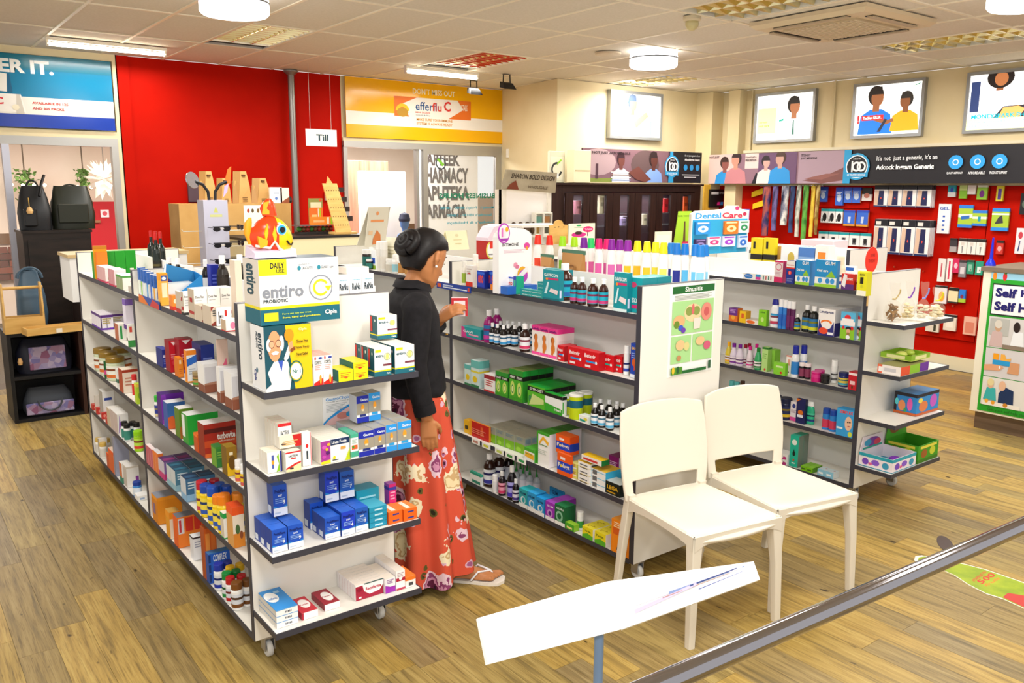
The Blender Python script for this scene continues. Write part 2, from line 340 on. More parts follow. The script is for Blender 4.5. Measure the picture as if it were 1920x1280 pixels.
for px, py, lab in ((888, 150, 'small black spotlight under the ceiling at the yellow banner end'), (950, 138, 'small black spotlight under the ceiling beside the cream wall')):
    p = atz(px, py, CZ); t = tag(empty('spotlight', (p.x, p.y, CZ-.005)), lab, 'spotlight')
    MB().tube([(-.04, 0, 0), (-.045, 0, -.1)], .006, BLACK, 6).tube([(.04, 0, 0), (.045, 0, -.1)], .006, BLACK, 6).box(-.045, .045, -.01, .01, -.006, 0, BLACK).obj('bracket', t)
    MB().prism([(-.055, -.03, -.09), (.055, -.03, -.09), (.08, -.06, -.15), (-.08, -.06, -.15)], (0, .07, .02), BLACK).obj('lamp_head', t)
# pole by the red wall
t = tag(empty('steel_pole', (3.46, BY-.09, 0)), 'grey steel pole from floor to ceiling against the red wall', 'pole')
MB().tube([(0, 0, 0), (0, 0, CZ-.03)], .032, mat('#8f8d88', .35, .6), 12).obj('pipe', t); MB().lathe([(.07, CZ-.006), (.07, CZ-.02), (.034, CZ-.05)], mat('#8f8d88', .35, .6), 14).obj('flange', t)
# ---------------------------------------------------------------- front doors and what lies outside
AL = mat('#b4b2ad', .32, .65); CRM = mat('#e7d8b0', .5)
d1 = empty('door_1', (0, BY, 0)); struct(d1)
MB().box(1.79, 1.845, -.03, .05, 0, 2.13, AL).obj('frame_post', d1); MB().box(1.845, 1.885, -.02, .08, 0, CZ, CRM).obj('jamb', d1)
MB().box(-2.2, 1.79, -.03, .05, 2.06, 2.13, AL).obj('frame_rail', d1); MB().box(-2.2, 1.845, -.021, .03, 2.13, 2.19, CRM).box(-2.2, 1.845, -.021, .03, 2.79, CZ, CRM).obj('cream_rail', d1)
MB().box(.945, 1.0, -.03, .04, 0, 2.06, mat('#c5c6d2', .3, .6)).obj('frame_post', d1); MB().box(-2.2, .945, .0, .01, .05, 2.06, GLASS).obj('pane', d1)
d2 = empty('door_2', (0, BY, 0)); struct(d2)
MB().box(4.03, 4.075, -.03, .06, 0, 2.15, AL).obj('frame_post', d2); MB().box(4.03, 6.1, -.04, .06, 2.135, 2.2, AL).box(4.03, 6.1, -.03, .0, 2.2, 2.232, CRM).obj('frame_rail', d2)
MB().box(4.92, 4.955, -.01, .05, 0, 2.135, AL).obj('frame_post', d2); MB().box(4.985, 5.045, -.05, .0, 0, 2.135, AL).obj('leaf_stile', d2); MB().box(5.98, 6.06, -.05, .0, 0, 2.135, AL).obj('leaf_stile', d2)
MB().box(5.045, 5.98, -.05, .0, 2.085, 2.135, AL).box(5.045, 5.98, -.05, 0, 0, .1, AL).obj('leaf_rail', d2); MB().box(5.045, 5.98, -.03, -.02, .1, 2.085, GLASS).obj('pane', d2)
TEAL = '#0b7a5c'
q = lambda d: (d[0], d[1]*.895, d[2]/2.2, d[3]*.895, d[4]/2.2, *d[5:])
hrs = MB().art((5.13, -.031, 0), (.95, 0, 0), (0, 0, 2.2), (0, -1, 0), [q(('M', .08, 1.6, 1.0, 1.66, 'BUSINESS HOURS', .03, TEAL)), q(('M', .1, 1.47, .98, 1.51, "Monday's - Friday's 08H30 - 18H00", .015, '#2a9ab0')), q(('M', .2, 1.385, .95, 1.425, "Saturday's 08H30 - 13H00", .015, '#2a9ab0')),
    q(('M', .2, 1.3, 1.0, 1.34, "Sunday's & Holidays", .015, '#2a9ab0')), ('O', .1, .905, .028, .006, 0, 1, '#25303a'), ('P', [(.04, .925), (.12, .89), (.15, .9), (.07, .93)], '#7ac13a')], .001)
hrs.obj('window_lettering', d2)
p = atx(942, 283, 6.02); tag(MB().bbox(-.03, .03, -.02, .02, -.05, .05, '#ece6da').obj('door_sensor', None, (6.06, 8.05, 2.12)), 'small white sensor box on the cream wall beside the glass door', 'sensor')
# outside: mall passage
struct(MB().box(-3, 8.4, 12.3, 12.45, 0, 3.2, noise_mat('passage_paint', ((.3, '#d6c2ac'), (.7, '#e2d2c0')), 1.5, .6)).obj('wall_outside'))
struct(MB().box(-3, 8.4, 12.27, 12.3, 1.0, 1.13, '#6b4a2c').obj('trim_6')); struct(MB().box(-3, 8.4, BY+.16, 12.3, 2.62, 2.7, '#cdb393').obj('ceiling_outside'))
br = MB()
for r in range(5):
    for k in range(34): br.box(-3+k*.23+(r % 2)*.11, -3+k*.23+.22+(r % 2)*.11, 12.24, 12.27, .55+r*.085, .55+r*.085+.075, rnd.choice(('#6d3a2a', '#7c4432', '#5c3226')))
br.obj('brick', bpy.data.objects['wall_outside'])['kind'] = 'stuff'
for i, (x, y) in enumerate(((.95, 9.6), (1.75, 10.0), (1.2, 11.4))):
    tag(MB().lathe([(.14, 0), (.14, -.05), (.12, -.06)], mat('#ffffff', .5, emit=2.2), 16).obj('passage_lamp', None, (x, y, 2.62)), ('round lamp on the passage ceiling beyond the door, first', 'round lamp on the passage ceiling beyond the door, second', 'round lamp on the passage ceiling beyond the door, deepest')[i], 'lamp')
area('passage_light', (1.2, 10.3, 2.5), 2.5, 1.5, 110, (1, .93, .88)); area('entrance_daylight', (5.0, 10.2, 2.55), 2.2, 1.5, 190, (1, 1, 1))
# red door across the passage
pa, pb_ = aty(158, 378, 12.2), aty(218, 465, 12.2); t = tag(empty('red_door', (0, 12.2, 0)), 'red door across the passage with a round white notice', 'door')
MB().box(pa.x, pb_.x+.3, -.04, 0, pb_.z-.5, pa.z, '#b8242a').obj('leaf', t); q = aty(195, 400, 12.2)
MB().box(q.x-.05, q.x+.05, -.048, -.04, q.z-.05, q.z+.05, '#f2e2e2').art((q.x-.05, -.048, q.z-.05), (.1, 0, 0), (0, 0, .1), (0, -1, 0), [('E', .5, .5, .3, .3, '#d25a64')]).obj('notice', t)
q = aty(180, 415, 12.2); MB().box(q.x-.04, q.x+.04, -.07, -.04, q.z-.015, q.z+.015, mat('#b9a27a', .3, .7)).obj('handle', t)
# white panelled lower wall behind the bags, hanging ivy, fairy lights and a white flower lamp
LEAF = noise_mat('ivy_leaf', ((.3, '#4f7a3a'), (.7, '#87a85c')), 20, .6)
for (x, y, w, h, lab) in ((45, 318, 30, 42, 'trailing green ivy bunch hanging outside above the dark bag'), (155, 318, 16, 32, 'narrow green ivy bunch hanging outside beside the flower lamp')):
    iv = MB(); c = aty(x, y, 11.9); iv.tube([(c.x, 11.9, c.z-.05), (c.x, 11.9, 2.63)], .008, '#5a4a36', 5)
    for i in range(150):
        a, b = rnd.gauss(0, w*.3), abs(rnd.gauss(0, h*.75)); q = Vector((c.x+a*.0065*(1-b/h*.3), 11.9+rnd.uniform(-.1, .1), c.z-b*.0065)); r = .035
        e1 = Vector((rnd.uniform(-1, 1), rnd.uniform(-1, 1), rnd.uniform(-1, .2))).normalized()*r; e2 = e1.cross(Vector((rnd.random(), rnd.random(), 1))).normalized()*r*.6
        iv.add([q-e1, q+e2, q+e1, q-e2], [(0, 1, 2, 3)], LEAF)
    tag(iv.obj('hanging_ivy'), lab, 'plant', kind='stuff')
for i, (x, y) in enumerate(((22, 346), (43, 347), (64, 347), (84, 347), (146, 350), (158, 351), (171, 351), (184, 351))):
    q = aty(x, y, 11.8); tag(MB().ball((0, 0, 0), .02, mat('#fff6d8', .5, emit=4), 8, 6).obj('fairy_light', None, q), 'tiny fairy light bulb outside the left door, %s of the string' % ('first', 'second', 'third', 'fourth', 'fifth', 'sixth', 'seventh', 'eighth')[i], 'light', 'fairy lights outside the left door')
q = aty(196, 335, 11.6); t = tag(empty('flower_lamp', q), 'glowing white flower-shaped lamp hanging beyond the left door', 'lamp'); pt = MB()
for i in range(46):
    v = Vector((rnd.gauss(0, 1), rnd.gauss(0, 1), rnd.gauss(0, 1))).normalized(); u = v.cross(Vector((.3, .2, 1))).normalized()
    pt.add([v*.03, v*.16+u*.05, v*.27, v*.16-u*.05], [(0, 1, 2, 3)], mat('#fff8ea', .6, emit=.25))
pt.obj('petals', t)['kind'] = 'stuff'; MB().tube([(0, 0, .1), (0, 0, 2.62-q.z)], .006, '#7d7468', 6).obj('cord', t)
# outside the yellow-banner door: bright panel, wood panelling, pharmacy sign board
WOODP = noise_mat('passage_wood', ((.3, '#8a5a45'), (.7, '#b68468')), 3, .4, (6, 6, .4))
a, b = aty(648, 300, 10.6), aty(731, 440, 10.6); tag(MB().bbox(a.x, b.x, 10.6, 10.66, 0, a.z, WOODP).obj('wooden_panelling'), 'reddish wooden wall panel seen through the open glass door', 'panel')
t = tag(empty('white_roller_board', (0, 9.9, 0)), 'tall glossy white board standing outside the open door', 'board'); a, b = aty(673, 320, 9.9), aty(764, 490, 9.9)
MB().bbox(a.x, b.x, 0, .05, .05, a.z, mat('#ffffff', .3), .01).obj('board', t)
for x in (a.x+.1, b.x-.1): MB().box(x-.03, x+.03, -.12, .17, 0, .05, '#b9b9b9').obj('foot', t)
p = aty(756, 490, 9.6); q = aty(757, 390, 9.6); t = tag(empty('person', (p.x+.03, 9.6, 0)), 'distant passer-by in blue with a dark cap outside the door', 'person')
MB().loft([[(r*math.cos(i*.5236)*1.0, r*.6*math.sin(i*.5236), z) for i in range(12)] for r, z in ((.06, .0), (.075, .06), (.08, .4), (.13, .85), (.15, 1.0), (.12, 1.15), (.17, 1.4), (.14, 1.48), (.05, 1.52), (.05, 1.56), (.085, 1.62), (.095, 1.7), (.07, 1.78), (.02, 1.8))], '#5d7fb5').obj('body', t)
MB().lathe([(.1, 1.7), (.104, 1.74), (.08, 1.82), (.0, 1.85)], '#25283c', 12).obj('cap', t); t.scale = (.72, .72, .76)
t = tag(empty('pharmacy_sign_board', (0, 10.0, 0)), 'white pharmacy sign board in four languages beyond the glass door', 'sign')
a = aty(787, 281, 10.0); b = aty(896, 470, 10.0); sw, shh = b.x-a.x, a.z-b.z+.5
SB = MB().box(a.x, b.x, 0, .04, a.z-shh, a.z, mat('#ffffff', .5)); DK = '#4a3533'
def pr_(x, y): q = aty(x, y, 10.0); return (q.x-a.x)/sw, (q.z-(a.z-shh))/shh
dec = []
for tx, (xa, ya, xb, yb) in (('APTEEK', (799, 310, 862, 288)), ('PHARMACY', (790, 343, 878, 315)), ('IAPUTEKA', (792, 376, 880, 349)), ('FARMÁCIA', (792, 410, 874, 376))):
    u0, v0 = pr_(xa, ya); u1, v1 = pr_(xb, yb); dec.append(('T', u0, v0, u1, v1, tx, .042, DK))
SB.art((a.x, 0, a.z-shh), (sw, 0, 0), (0, 0, shh), (0, -1, 0), dec, .002).obj('panel', t)
for x in (a.x+.12, b.x-.12): MB().box(x-.03, x+.03, .0, .04, 0, a.z-shh, '#9a9a9a').obj('leg', t)
q = aty(915, 380, 10.2); tag(MB().box(q.x-.18, q.x+.25, 10.2, 10.26, 0, 1.6, '#a98a72').obj('brown_partition'), 'brown partition outside behind the right edge of glass', 'panel')
# ---------------------------------------------------------------- banners, light boxes
def wallart(name, o, u, v, n, th, base, decs, label, cat, frame=None, fw=.02, emit=0., parent=None):
    o, u, v, n = map(Vector, (o, u, v, n)); t = tag(empty(name, o), label, cat); z = Vector((0, 0, 0))
    MB().obox(z, u, v, n*th, base).art(n*th, u, v, n, decs, .0006).obj('print', t)
    if frame:
        un, vn = u.normalized(), v.normalized(); f = MB()
        for a, b, c in ((z-un*fw-vn*fw, u+un*2*fw, vn*fw), (v-un*fw, u+un*2*fw, vn*fw), (z-un*fw, un*fw, v), (u, un*fw, v)): f.obox(a, b, c, n*(th+.012), frame)
        f.obj('frame', t)
    return t
SKB, SKD, GL = '#1697c6', '#1550a8', .18
wallart('blue_banner', (-.6, BY-.03, 2.2), (2.43, 0, 0), (0, 0, .585), (0, -1, 0), .01, mat('#0e7ba6', GL), [('R', 0, 0, 1, .18, mat('#0f39a6', GL)), ('R', 0, .18, 1, .42, mat('#e9e6de', GL)), ('R', 0, .8, 1, 1, mat('#0d7896', GL)),
    ('T', .55, .74, .815, .93, 'OVER IT.', .04, '#f2f4f2'), ('T', .74, .325, .852, .36, 'AVAILABLE IN 12S', .03, '#c22a22'), ('T', .74, .25, .84, .285, 'AND 30S PACKS.', .03, '#c22a22'),
    ('P', [(.6, .2), (.72, .2), (.708, .45), (.6, .45)], '#f3f0ea'), ('P', [(.69, .18), (.715, .18), (.705, .45), (.695, .45)], '#cfc9bd'), ('P', [(.6, .5), (.68, .47), (.675, .72), (.6, .75)], '#f3f0ea'), ('P', [(.668, .47), (.685, .47), (.68, .72), (.672, .72)], '#0d5e86'), ('T', .622, .3, .655, .4, 'C', .03, '#d5263a'), ('E', .69, .27, .011, .04, '#efe6cc')],
    'glossy blue advertising banner above the left glass door', 'banner')
YB, W_ = mat('#f5b400', .16), mat('#f3ece2', .16)
OR = '#e5711e'
wallart('yellow_banner', (4.06, BY-.04, 2.235), (2.03, 0, 0), (0, 0, .61), (0, -1, 0), .012, YB, [('R', 0, .22, 1, .44, W_), ('T', .395, .8, .665, .9, "DON'T MISS OUT", .015, '#f8eed2'),
    ('R', .28, .4, .77, .74, W_), ('P', [(.28, .4), (.37, .4), (.33, .62), (.42, .74), (.28, .74)], OR), ('P', [(.62, .4), (.77, .4), (.77, .74), (.68, .74), (.72, .58)], OR), ('O', .33, .48, .11, .06, .02, .48, '#f2c21a'), ('E', .33, .47, .035, .08, '#b88a20'),
    ('T', .41, .52, .575, .67, 'efferflu', .01, '#1e4f86'), ('T', .515, .52, .575, .67, 'flu', .01, '#d8402a'), ('T', .59, .53, .635, .71, 'C', .03, '#d5322c'), ('T', .41, .47, .5, .5, 'MINI DOSES', .01, '#d8402a'), ('T', .41, .425, .5, .45, 'COLDS & FLU', .01, '#5b6f7d'), ('T', .695, .56, .745, .67, '20 TABS', .01, '#fff2da'),
    ('T', .415, .34, .645, .385, 'MAKE SURE YOUR IMMUNE', .01, '#d9922a'), ('T', .415, .27, .645, .315, 'SYSTEM IS ALWAYS READY', .01, '#d9922a')],
    'glossy yellow advertising banner above the right glass door', 'banner')
# Till sign
a, b = aty(573, 241, 7.6), aty(632, 275, 7.6); w, h = b.x-a.x, a.z-b.z; t = tag(empty('till_sign', (a.x, 7.6, b.z)), 'white hanging sign reading Till before the red wall', 'sign')
MB().box(0, w, 0, .006, 0, h, mat('#eef0ec', .3)).art((0, 0, 0), (w, 0, 0), (0, 0, h), (0, -1, 0), [('T', .33, .32, .72, .7, 'Till', .03, '#24444c')]).obj('board', t)
for u in (.15, .83): MB().tube([(w*u, .003, h), (w*u, .003, CZ-b.z)], .0016, '#d9d2c6', 5).obj('string', t)
# people figures printed on posters: built from flat polygons
def fig(u, v, s, ar, skin, top, hair, side=1):   # head-and-shoulders print: centre u, base v, size s (v units), ar = height/width of the panel
    k = s*ar
    return [('P', [(u-.42*k, v), (u+.42*k, v), (u+.36*k, v+.42*s), (u+.14*k, v+.55*s), (u-.14*k, v+.55*s), (u-.36*k, v+.42*s)], top), ('P', [(u-.08*k, v+.5*s), (u+.08*k, v+.5*s), (u+.08*k, v+.66*s), (u-.08*k, v+.66*s)], skin),
            ('E', u-.02*k*side, v+.86*s, .19*k, .22*s, hair), ('E', u+.02*k*side, v+.8*s, .15*k, .19*s, skin), ('P', [(u-.16*k, v+.88*s), (u+.16*k, v+.88*s), (u+.12*k, v+1.05*s), (u-.12*k, v+1.05*s)], hair)]
LBF = mat('#9a9c9c', .35, .5)
def lb(px0, px1, y0, y1, z0, z1, decs, label, glow=.95):
    # lit box on the right wall between world y0 (far) and y1 (near)
    def E(c): return mat(c, .5, emit=glow)
    dd = [tuple(list(d[:-1])+[E(d[-1])]) for d in decs]
    return wallart('light_box', (RW-.001, y0, z0), (0, y1-y0, 0), (0, 0, z1-z0), (-1, 0, 0), .04, E('#fdfdf8'), dd, label, 'light box', LBF, .03)
W0 = '#fffef8'
lb(0, 0, 6.24, 5.52, 2.27, 2.76, [('R', .02, .15, .36, .72, '#eef3a0'), ('T', .05, .38, .2, .43, 'your health', .01, '#4a8a2a'), ('T', .05, .3, .24, .34, 'our care', .01, '#4a8a2a')]+fig(.68, .02, .86, .68, '#9a6240', '#f4f6fa', '#1b1715')+[('P', [(.66, .1), (.7, .1), (.69, .42), (.67, .42)], '#3d6a5a'), ('P', [(.42, .4), (.5, .42), (.5, .47), (.42, .44)], '#2aa08a')],
   'lit picture box of a man in a white coat, beside the corner pipes')
lb(0, 0, 5.02, 4.33, 2.27, 2.76, [('E', .5, .62, .12, .12, '#e9f0e0')]+fig(.33, .02, .9, .71, '#8a5636', '#1f6fd0', '#201a18')+fig(.78, .06, .72, .71, '#7a4a2c', '#f29a1e', '#2a2622', -1)+[('P', [(.3, .3), (.5, .2), (.62, .26), (.6, .32), (.5, .28), (.34, .42)], '#8a5636'), ('P', [(.37, .06), (.42, .06), (.52, .3), (.48, .32)], '#2b2b33'), ('R', .12, .3, .46, .4, '#d82a22'), ('T', .14, .325, .44, .38, 'The Silent KILLER...', .02, '#ffffff'), ('T', .05, .24, .085, .42, '!', .05, '#d8232a'), ('P', [(.86, .92), (.96, .94), (.98, .99), (.95, .96)], '#177a5a')],
   'lit picture box of a nurse in blue and a patient in orange')
lb(0, 0, 3.88, 3.1, 2.27, 2.76, [('R', .02, .33, .12, .88, '#2b3a66')]+fig(.34, .3, .78, .63, '#8a5636', '#eef0f6', '#1c1412')+[('E', .34, .93, .15, .2, '#1c1412'), ('E', .35, .9, .075, .13, '#a8683e'), ('P', [(.25, .12), (.62, .12), (.8, .36), (.7, .42), (.4, .4)], '#2d2a30'), ('P', [(.34, .18), (.56, .16), (.64, .34), (.56, .4), (.4, .38)], '#eea95e'), ('E', .8, .75, .18, .2, '#e3d8b8'), ('R', 0, 0, 1, .2, '#f2f6b8'), ('T', .05, .2, .95, .28, 'MONEYSPARK PHARMACY', .03, '#12a6b8'), ('T', .03, .12, .9, .16, 'We are giving back to you with every script', .01, '#2ab4c6'), ('T', .03, .05, .8, .09, 'speak to us about saving on chronic medicine', .01, '#2ab4c6')],
   'lit picture box of a smiling woman at a desk')
def E(c, g=.25): return mat(c, .5, emit=g)
a = aty(1142, 172, MY); b = aty(1230, 258, MY)
wallart('light_box', (a.x, MY-.001, 2.3), (b.x-a.x, 0, 0), (0, 0, .46), (0, -1, 0), .05, E('#fffffa'), [tuple(list(d[:-1])+[E(d[-1])]) for d in fig(.42, .08, .85, .58, '#b07a58', '#e3b9be', '#3a4a62')+[('P', [(.5, .2), (.75, .5), (.7, .6), (.45, .35)], '#d09a70'), ('R', .1, .25, .15, .6, '#b08a90'), ('R', .78, .05, .82, .4, '#8fb0d2')]], 'overexposed lit picture box on the cream middle wall', 'light box', LBF, .03)
area('wall_fill', (6.9, MY-.5, CZ-.08), .6, .2, 5, (1, .97, .92), (6.95, MY, 2.2))  # added fill light brightening the wall around the light box, no fitting
# medicine banners under the light boxes
PU, PK = '#6b4a58', '#b58e98'
def seal(u, v, r, ar): return [('E', u, v, r*ar, r, '#2a9bd0'), ('E', u, v, r*.86*ar, r*.86, '#e9f2f6'), ('E', u, v, r*.78*ar, r*.78, '#141218'), ('R', u-.42*r*ar, v-.4*r, u-.3*r*ar, v+.42*r, '#f2f4f4'), ('O', u-.02*r*ar, v, .3*r, .14*r, 0, 1, '#f2f4f4'), ('O', u+.36*r*ar, v, .3*r, .14*r, 0, 1, '#f2f4f4'), ('R', u-.9*r*ar, v-.78*r, u+.9*r*ar, v-.45*r, '#2a9bd0'), ('T', u-.7*r*ar, v-.7*r, u+.7*r*ar, v-.54*r, 'OF TRUSTED MEDICINE', .01, '#f2f4f4'), ('T', u-.3*r*ar, v+.52*r, u+.3*r*ar, v+.64*r, 'adcock', .01, '#f2f4f4')]
ar = .35/1.95
wallart('medicine_banner', (6.03, MY-.25, 1.79), (1.87, 0, 0), (0, 0, .35), (0, -1, 0), .02, '#4b3440', [('R', 0, 0, .7, 1, '#7b5a62'), ('R', .0, 0, .25, .12, '#7f8a3c'), ('E', .12, .6, .14, .4, '#a98e90'), ('E', .5, .55, .12, .45, '#5f4a4a'), ('R', .02, .15, .06, .5, '#c9b5b8'), ('R', .1, .1, .12, .55, '#4a2f38')]
    +fig(.3, -.1, .95, ar, '#6b3c34', '#cfd0d8', '#3a2228')+[('R', .22, .05+.08*i, .38, .08+.08*i, c) for i, c in enumerate(('#7a8fc0', '#e3e0d6', '#9a7a6a', '#e3e0d6'))]+fig(.57, -.15, 1.05, ar, '#5a3028', '#7fa0d8', '#2c1c1e')+[('P', [(.36, .3), (.44, .5), (.55, .1), (.5, 0), (.42, .1)], '#6b3c34'), ('T', .02, .82, .37, .92, "IT'S NOT JUST AFFORDABLE", .02, '#1d1218'), ('R', .745, 0, 1, 1, '#16141a'), ('P', [(.7, 0), (.745, 0), (.735, 1), (.71, 1)], '#2a9bd0')]
    +seal(.73, .52, .36, ar)+[('T', .84, .84, .98, .92, "It's not just a generic, it's an", .01, '#dfe3e6'), ('T', .84, .7, .98, .79, 'Adcock Ingram Generic', .03, '#ffffff')]+[('E', q, .5, .1*ar, .1, '#2a9be0') for q in (.85, .905, .96)]+[('R', .82, .25, .98, .28, '#cfd3d6'), ('R', .84, .17, .95, .2, '#cfd3d6')],
    'dark medicine banner with two men over the brown cabinet', 'banner', None)
L2 = 6.74-1.5; ar2 = .35/L2
wallart('medicine_banner', (RW-.22, 6.74, 1.785), (0, -L2, 0), (0, 0, .335), (-1, 0, 0), .02, '#15131a', [('R', 0, 0, .34, 1, '#8d6a78'), ('R', .0, 0, .075, 1, '#d9b9b2')]+fig(.045, -.1, .95, ar2, '#8a5048', '#2f8fd2', '#3b2620')+fig(.075, -.05, 1.05, ar2, '#c98d78', '#c27f84', '#2d1a1c', -1)+[('R', .1, .5, .135, 1, '#e0c8c2'), ('R', .135, 0, .23, 1, '#6a4a6a'), ('P', [(.12, 0), (.19, 0), (.16, .3), (.13, .35)], '#1c1620')]
    +fig(.155, .0, .85, ar2, '#caa196', '#e2d6d2', '#261a20')+fig(.19, 0, .98, ar2, '#c69a8a', '#2f8fd2', '#4a332c', -1)+[('R', .235, 0, .34, 1, '#a98f9c'), ('P', [(.245, .1), (.3, .25), (.34, .5), (.34, .1), (.29, 0)], '#7a4c48'), ('P', [(.25, .15), (.3, .3), (.33, .3), (.29, .12)], '#8d5a54'), ('T', .002, .86, .03, .94, 'NOT JUST', .02, '#2b1a22'), ('T', .102, .83, .13, .9, "IT'S NOT JUST A", .02, '#2b1a22'), ('T', .102, .74, .13, .81, 'PRESCRIPTION', .02, '#2b1a22'), ('T', .24, .84, .262, .92, "IT'S NOT", .02, '#2b1a22'), ('T', .24, .74, .277, .82, 'JUST MEDICINE', .02, '#2b1a22'), ('R', .337, 0, .352, 1, '#2a9bd0')]
    +seal(.365, .5, .4, ar2)+[('T', .405, .62, .52, .8, "It's not  just a generic, it's an", .015, '#e6e8ea'), ('T', .405, .36, .515, .54, 'Adcock Ingram Generic', .035, '#ffffff')]+[q for i, (u, tx) in enumerate(((.553, 'QUALITY & EFFICACY'), (.59, 'AFFORDABLE'), (.626, 'PRODUCT SUPPORT'))) for q in (('E', u, .57, .19*ar2, .19, '#2a9be0'), ('O', u, .57, .07, .025, 0, 1, '#e8f4fb'), ('T', u-.014, .24, u+.014, .31, tx, .02, '#e6e8ea'))],
    'long black medicine banner along the right wall', 'banner', None)
# ================================================================ shelving units
ORD = ('first', 'second', 'third', 'fourth', 'fifth', 'sixth', 'seventh', 'eighth', 'ninth', 'tenth', 'eleventh', 'twelfth', 'thirteenth', 'fourteenth', 'fifteenth', 'sixteenth', 'seventeenth', 'eighteenth')
def castor(t, x, y, zt):
    c = MB().box(x-.022, x+.022, y-.022, y+.022, zt-.012, zt, mat('#b8b8bc', .3, .8)).box(x-.02, x-.016, y-.02, y+.02, .03, zt-.01, mat('#b8b8bc', .3, .8)).box(x+.016, x+.02, y-.02, y+.02, .03, zt-.01, mat('#b8b8bc', .3, .8)).obj('castor', t)
    w = MB()
    R = [[(x+sx, y+r*math.cos(i*.5236), .032+r*math.sin(i*.5236)) for i in range(12)] for sx, r in ((-.011, .026), (-.009, .032), (.009, .032), (.011, .026))]
    w.loft(R, '#d9d9d6').obj('wheel', c)
def gondola(label, x0, x1, ys, zs, h, cap=None, zb=.09, lab2=None):
    t = tag(empty('shelving_unit', ((x0+x1)/2, ys[0], 0)), label, 'shelves'); ox, oy = (x0+x1)/2, ys[0]
    a, b = x0-ox, x1-ox; TH = .026; n = len(ys)
    def panel(nm, y0, y1, zt): return MB().box(a+.003, b-.003, y0, y1, zb, zt, LAM).box(a, a+.003, y0, y1, zb, zt, EDGE).box(b-.003, b, y0, y1, zb, zt, EDGE).box(a, b, y0, y1, zt, zt+.003, '#77767a').obj(nm, t)
    for i, y in enumerate(ys): panel('end_panel' if i in (0, n-1) else 'partition', y-oy-(0 if i else 0), y-oy+TH, h)
    MB().box(-.008, .008, TH, ys[-1]-oy, zb, h-.004, '#eceae6').obj('back_panel', t)
    for i in range(n-1):
        y0, y1 = ys[i]-oy+TH, ys[i+1]-oy
        for z in zs:
            for s in (-1, 1):
                e = a if s < 0 else b
                q = sorted((e-s*.004, s*.008)); p = sorted((e, e-s*.004))
                MB().box(q[0], q[1], y0, y1, z-.02, z, LAM).box(p[0], p[1], y0, y1, z-.021, z+.001, EDGE).obj('shelf', t)
    if cap:
        for z in cap:
            MB().box(a+.006, b-.006, -.205, 0, z-.02, z, LAM).box(a+.002, b-.002, -.209, -.205, z-.021, z+.001, EDGE).box(a+.002, a+.006, -.205, 0, z-.021, z+.001, EDGE).box(b-.006, b-.002, -.205, 0, z-.021, z+.001, EDGE).obj('end_shelf', t)
    for y in (.03, ys[-1]-oy-.04) if n < 3 else (.03, ys[1]-oy, ys[-1]-oy-.04):
        for x in (a+.06, b-.06): castor(t, x, y, zb)
    return t
Z1 = (1.215, .935, .66, .385, .11); ZC_ = (1.06, .775, .49, .21); Z2 = (1.2, .915, .655, .365, .105); Z3 = (1.185, .915, .64, .37, .105)
g1 = gondola('white shelving unit on castors packed with vitamins and cartons, with loaded end shelves', .965, 1.55, (2.81, 4.23, 5.53), Z1, 1.33, ZC_)
g2 = gondola('white shelving unit behind the two chairs with shampoo bottles along its top', 2.53, 3.06, (2.44, 3.88, 5.33), Z2, 1.32)
g3 = gondola('white shelving unit with toiletries and snack bags on its end shelves', 4.2, 4.73, (2.395, 3.85, 5.2), Z3, 1.28, (1.03, .76, .495, .226))
g4 = gondola('white shelving unit farther back behind the orange lollipop sign', 5.5, 6.0, (3.3, 4.7), (1.12, .85, .55, .25), 1.3)
# ---------------------------------------------------------------- packs: printed cartons placed where the photograph shows their front edges
import re
_tok = re.compile(r'^([a-z])([-\d.,]*)(#[0-9a-f]{6}|#[0-9a-f]{3})?(?::(.*))?$')
def hx(c): return c if len(c) == 7 else '#'+''.join(q*2 for q in c[1:])
def design(spec):
    toks = spec.split('|'); base = hx(toks[0]); side = top = base; fr, lf, tp = [], [], []
    for k in toks[1:]:
        m = _tok.match(k); kd, nums, c, tx = m.groups(); N = [float(q) for q in nums.split(',') if q] if nums else []; c = hx(c) if c else '#333333'
        if kd == 'b': d = ('R', 0, N[0], 1, N[1], c); fr.append(d); lf.append(d)
        elif kd == 'f': fr.append(('R', 0, N[0], 1, N[1], c))
        elif kd == 'p': fr.append(('R', *N, c))
        elif kd == 'q': lf.append(('R', *N, c))
        elif kd == 'u': tp.append(('R', *N, c))
        elif kd == 'e': fr.append(('E', *N, c))
        elif kd == 'h': lf.append(('E', *N, c))
        elif kd == 'g': tp.append(('E', *N, c))
        elif kd == 'k': fr.append(('P', list(zip(N[::2], N[1::2])), c))
        elif kd == 'o': fr.append(('O', *N, c))
        elif kd == 't': fr.append(('T', .1, N[0], .9, N[1], tx, .03, c))
        elif kd == 'i': fr.append(('T', *N[:4], tx, .03, c))
        elif kd == 'v': lf.append(('V', *N[:4], tx, .03, c))
        elif kd == 'm': tp.append(('T', *N[:4], tx, .03, c))
        elif kd == 's': side = c
        elif kd == 'c': top = c
        elif kd == 'w':
            for i, w in enumerate((.7, .55, .62)): fr.append(('R', .14, N[0]-i*N[1], .14+w, N[0]-i*N[1]+N[1]*.45, c))
    return base, side, top, fr, lf, tp
_pm = {}
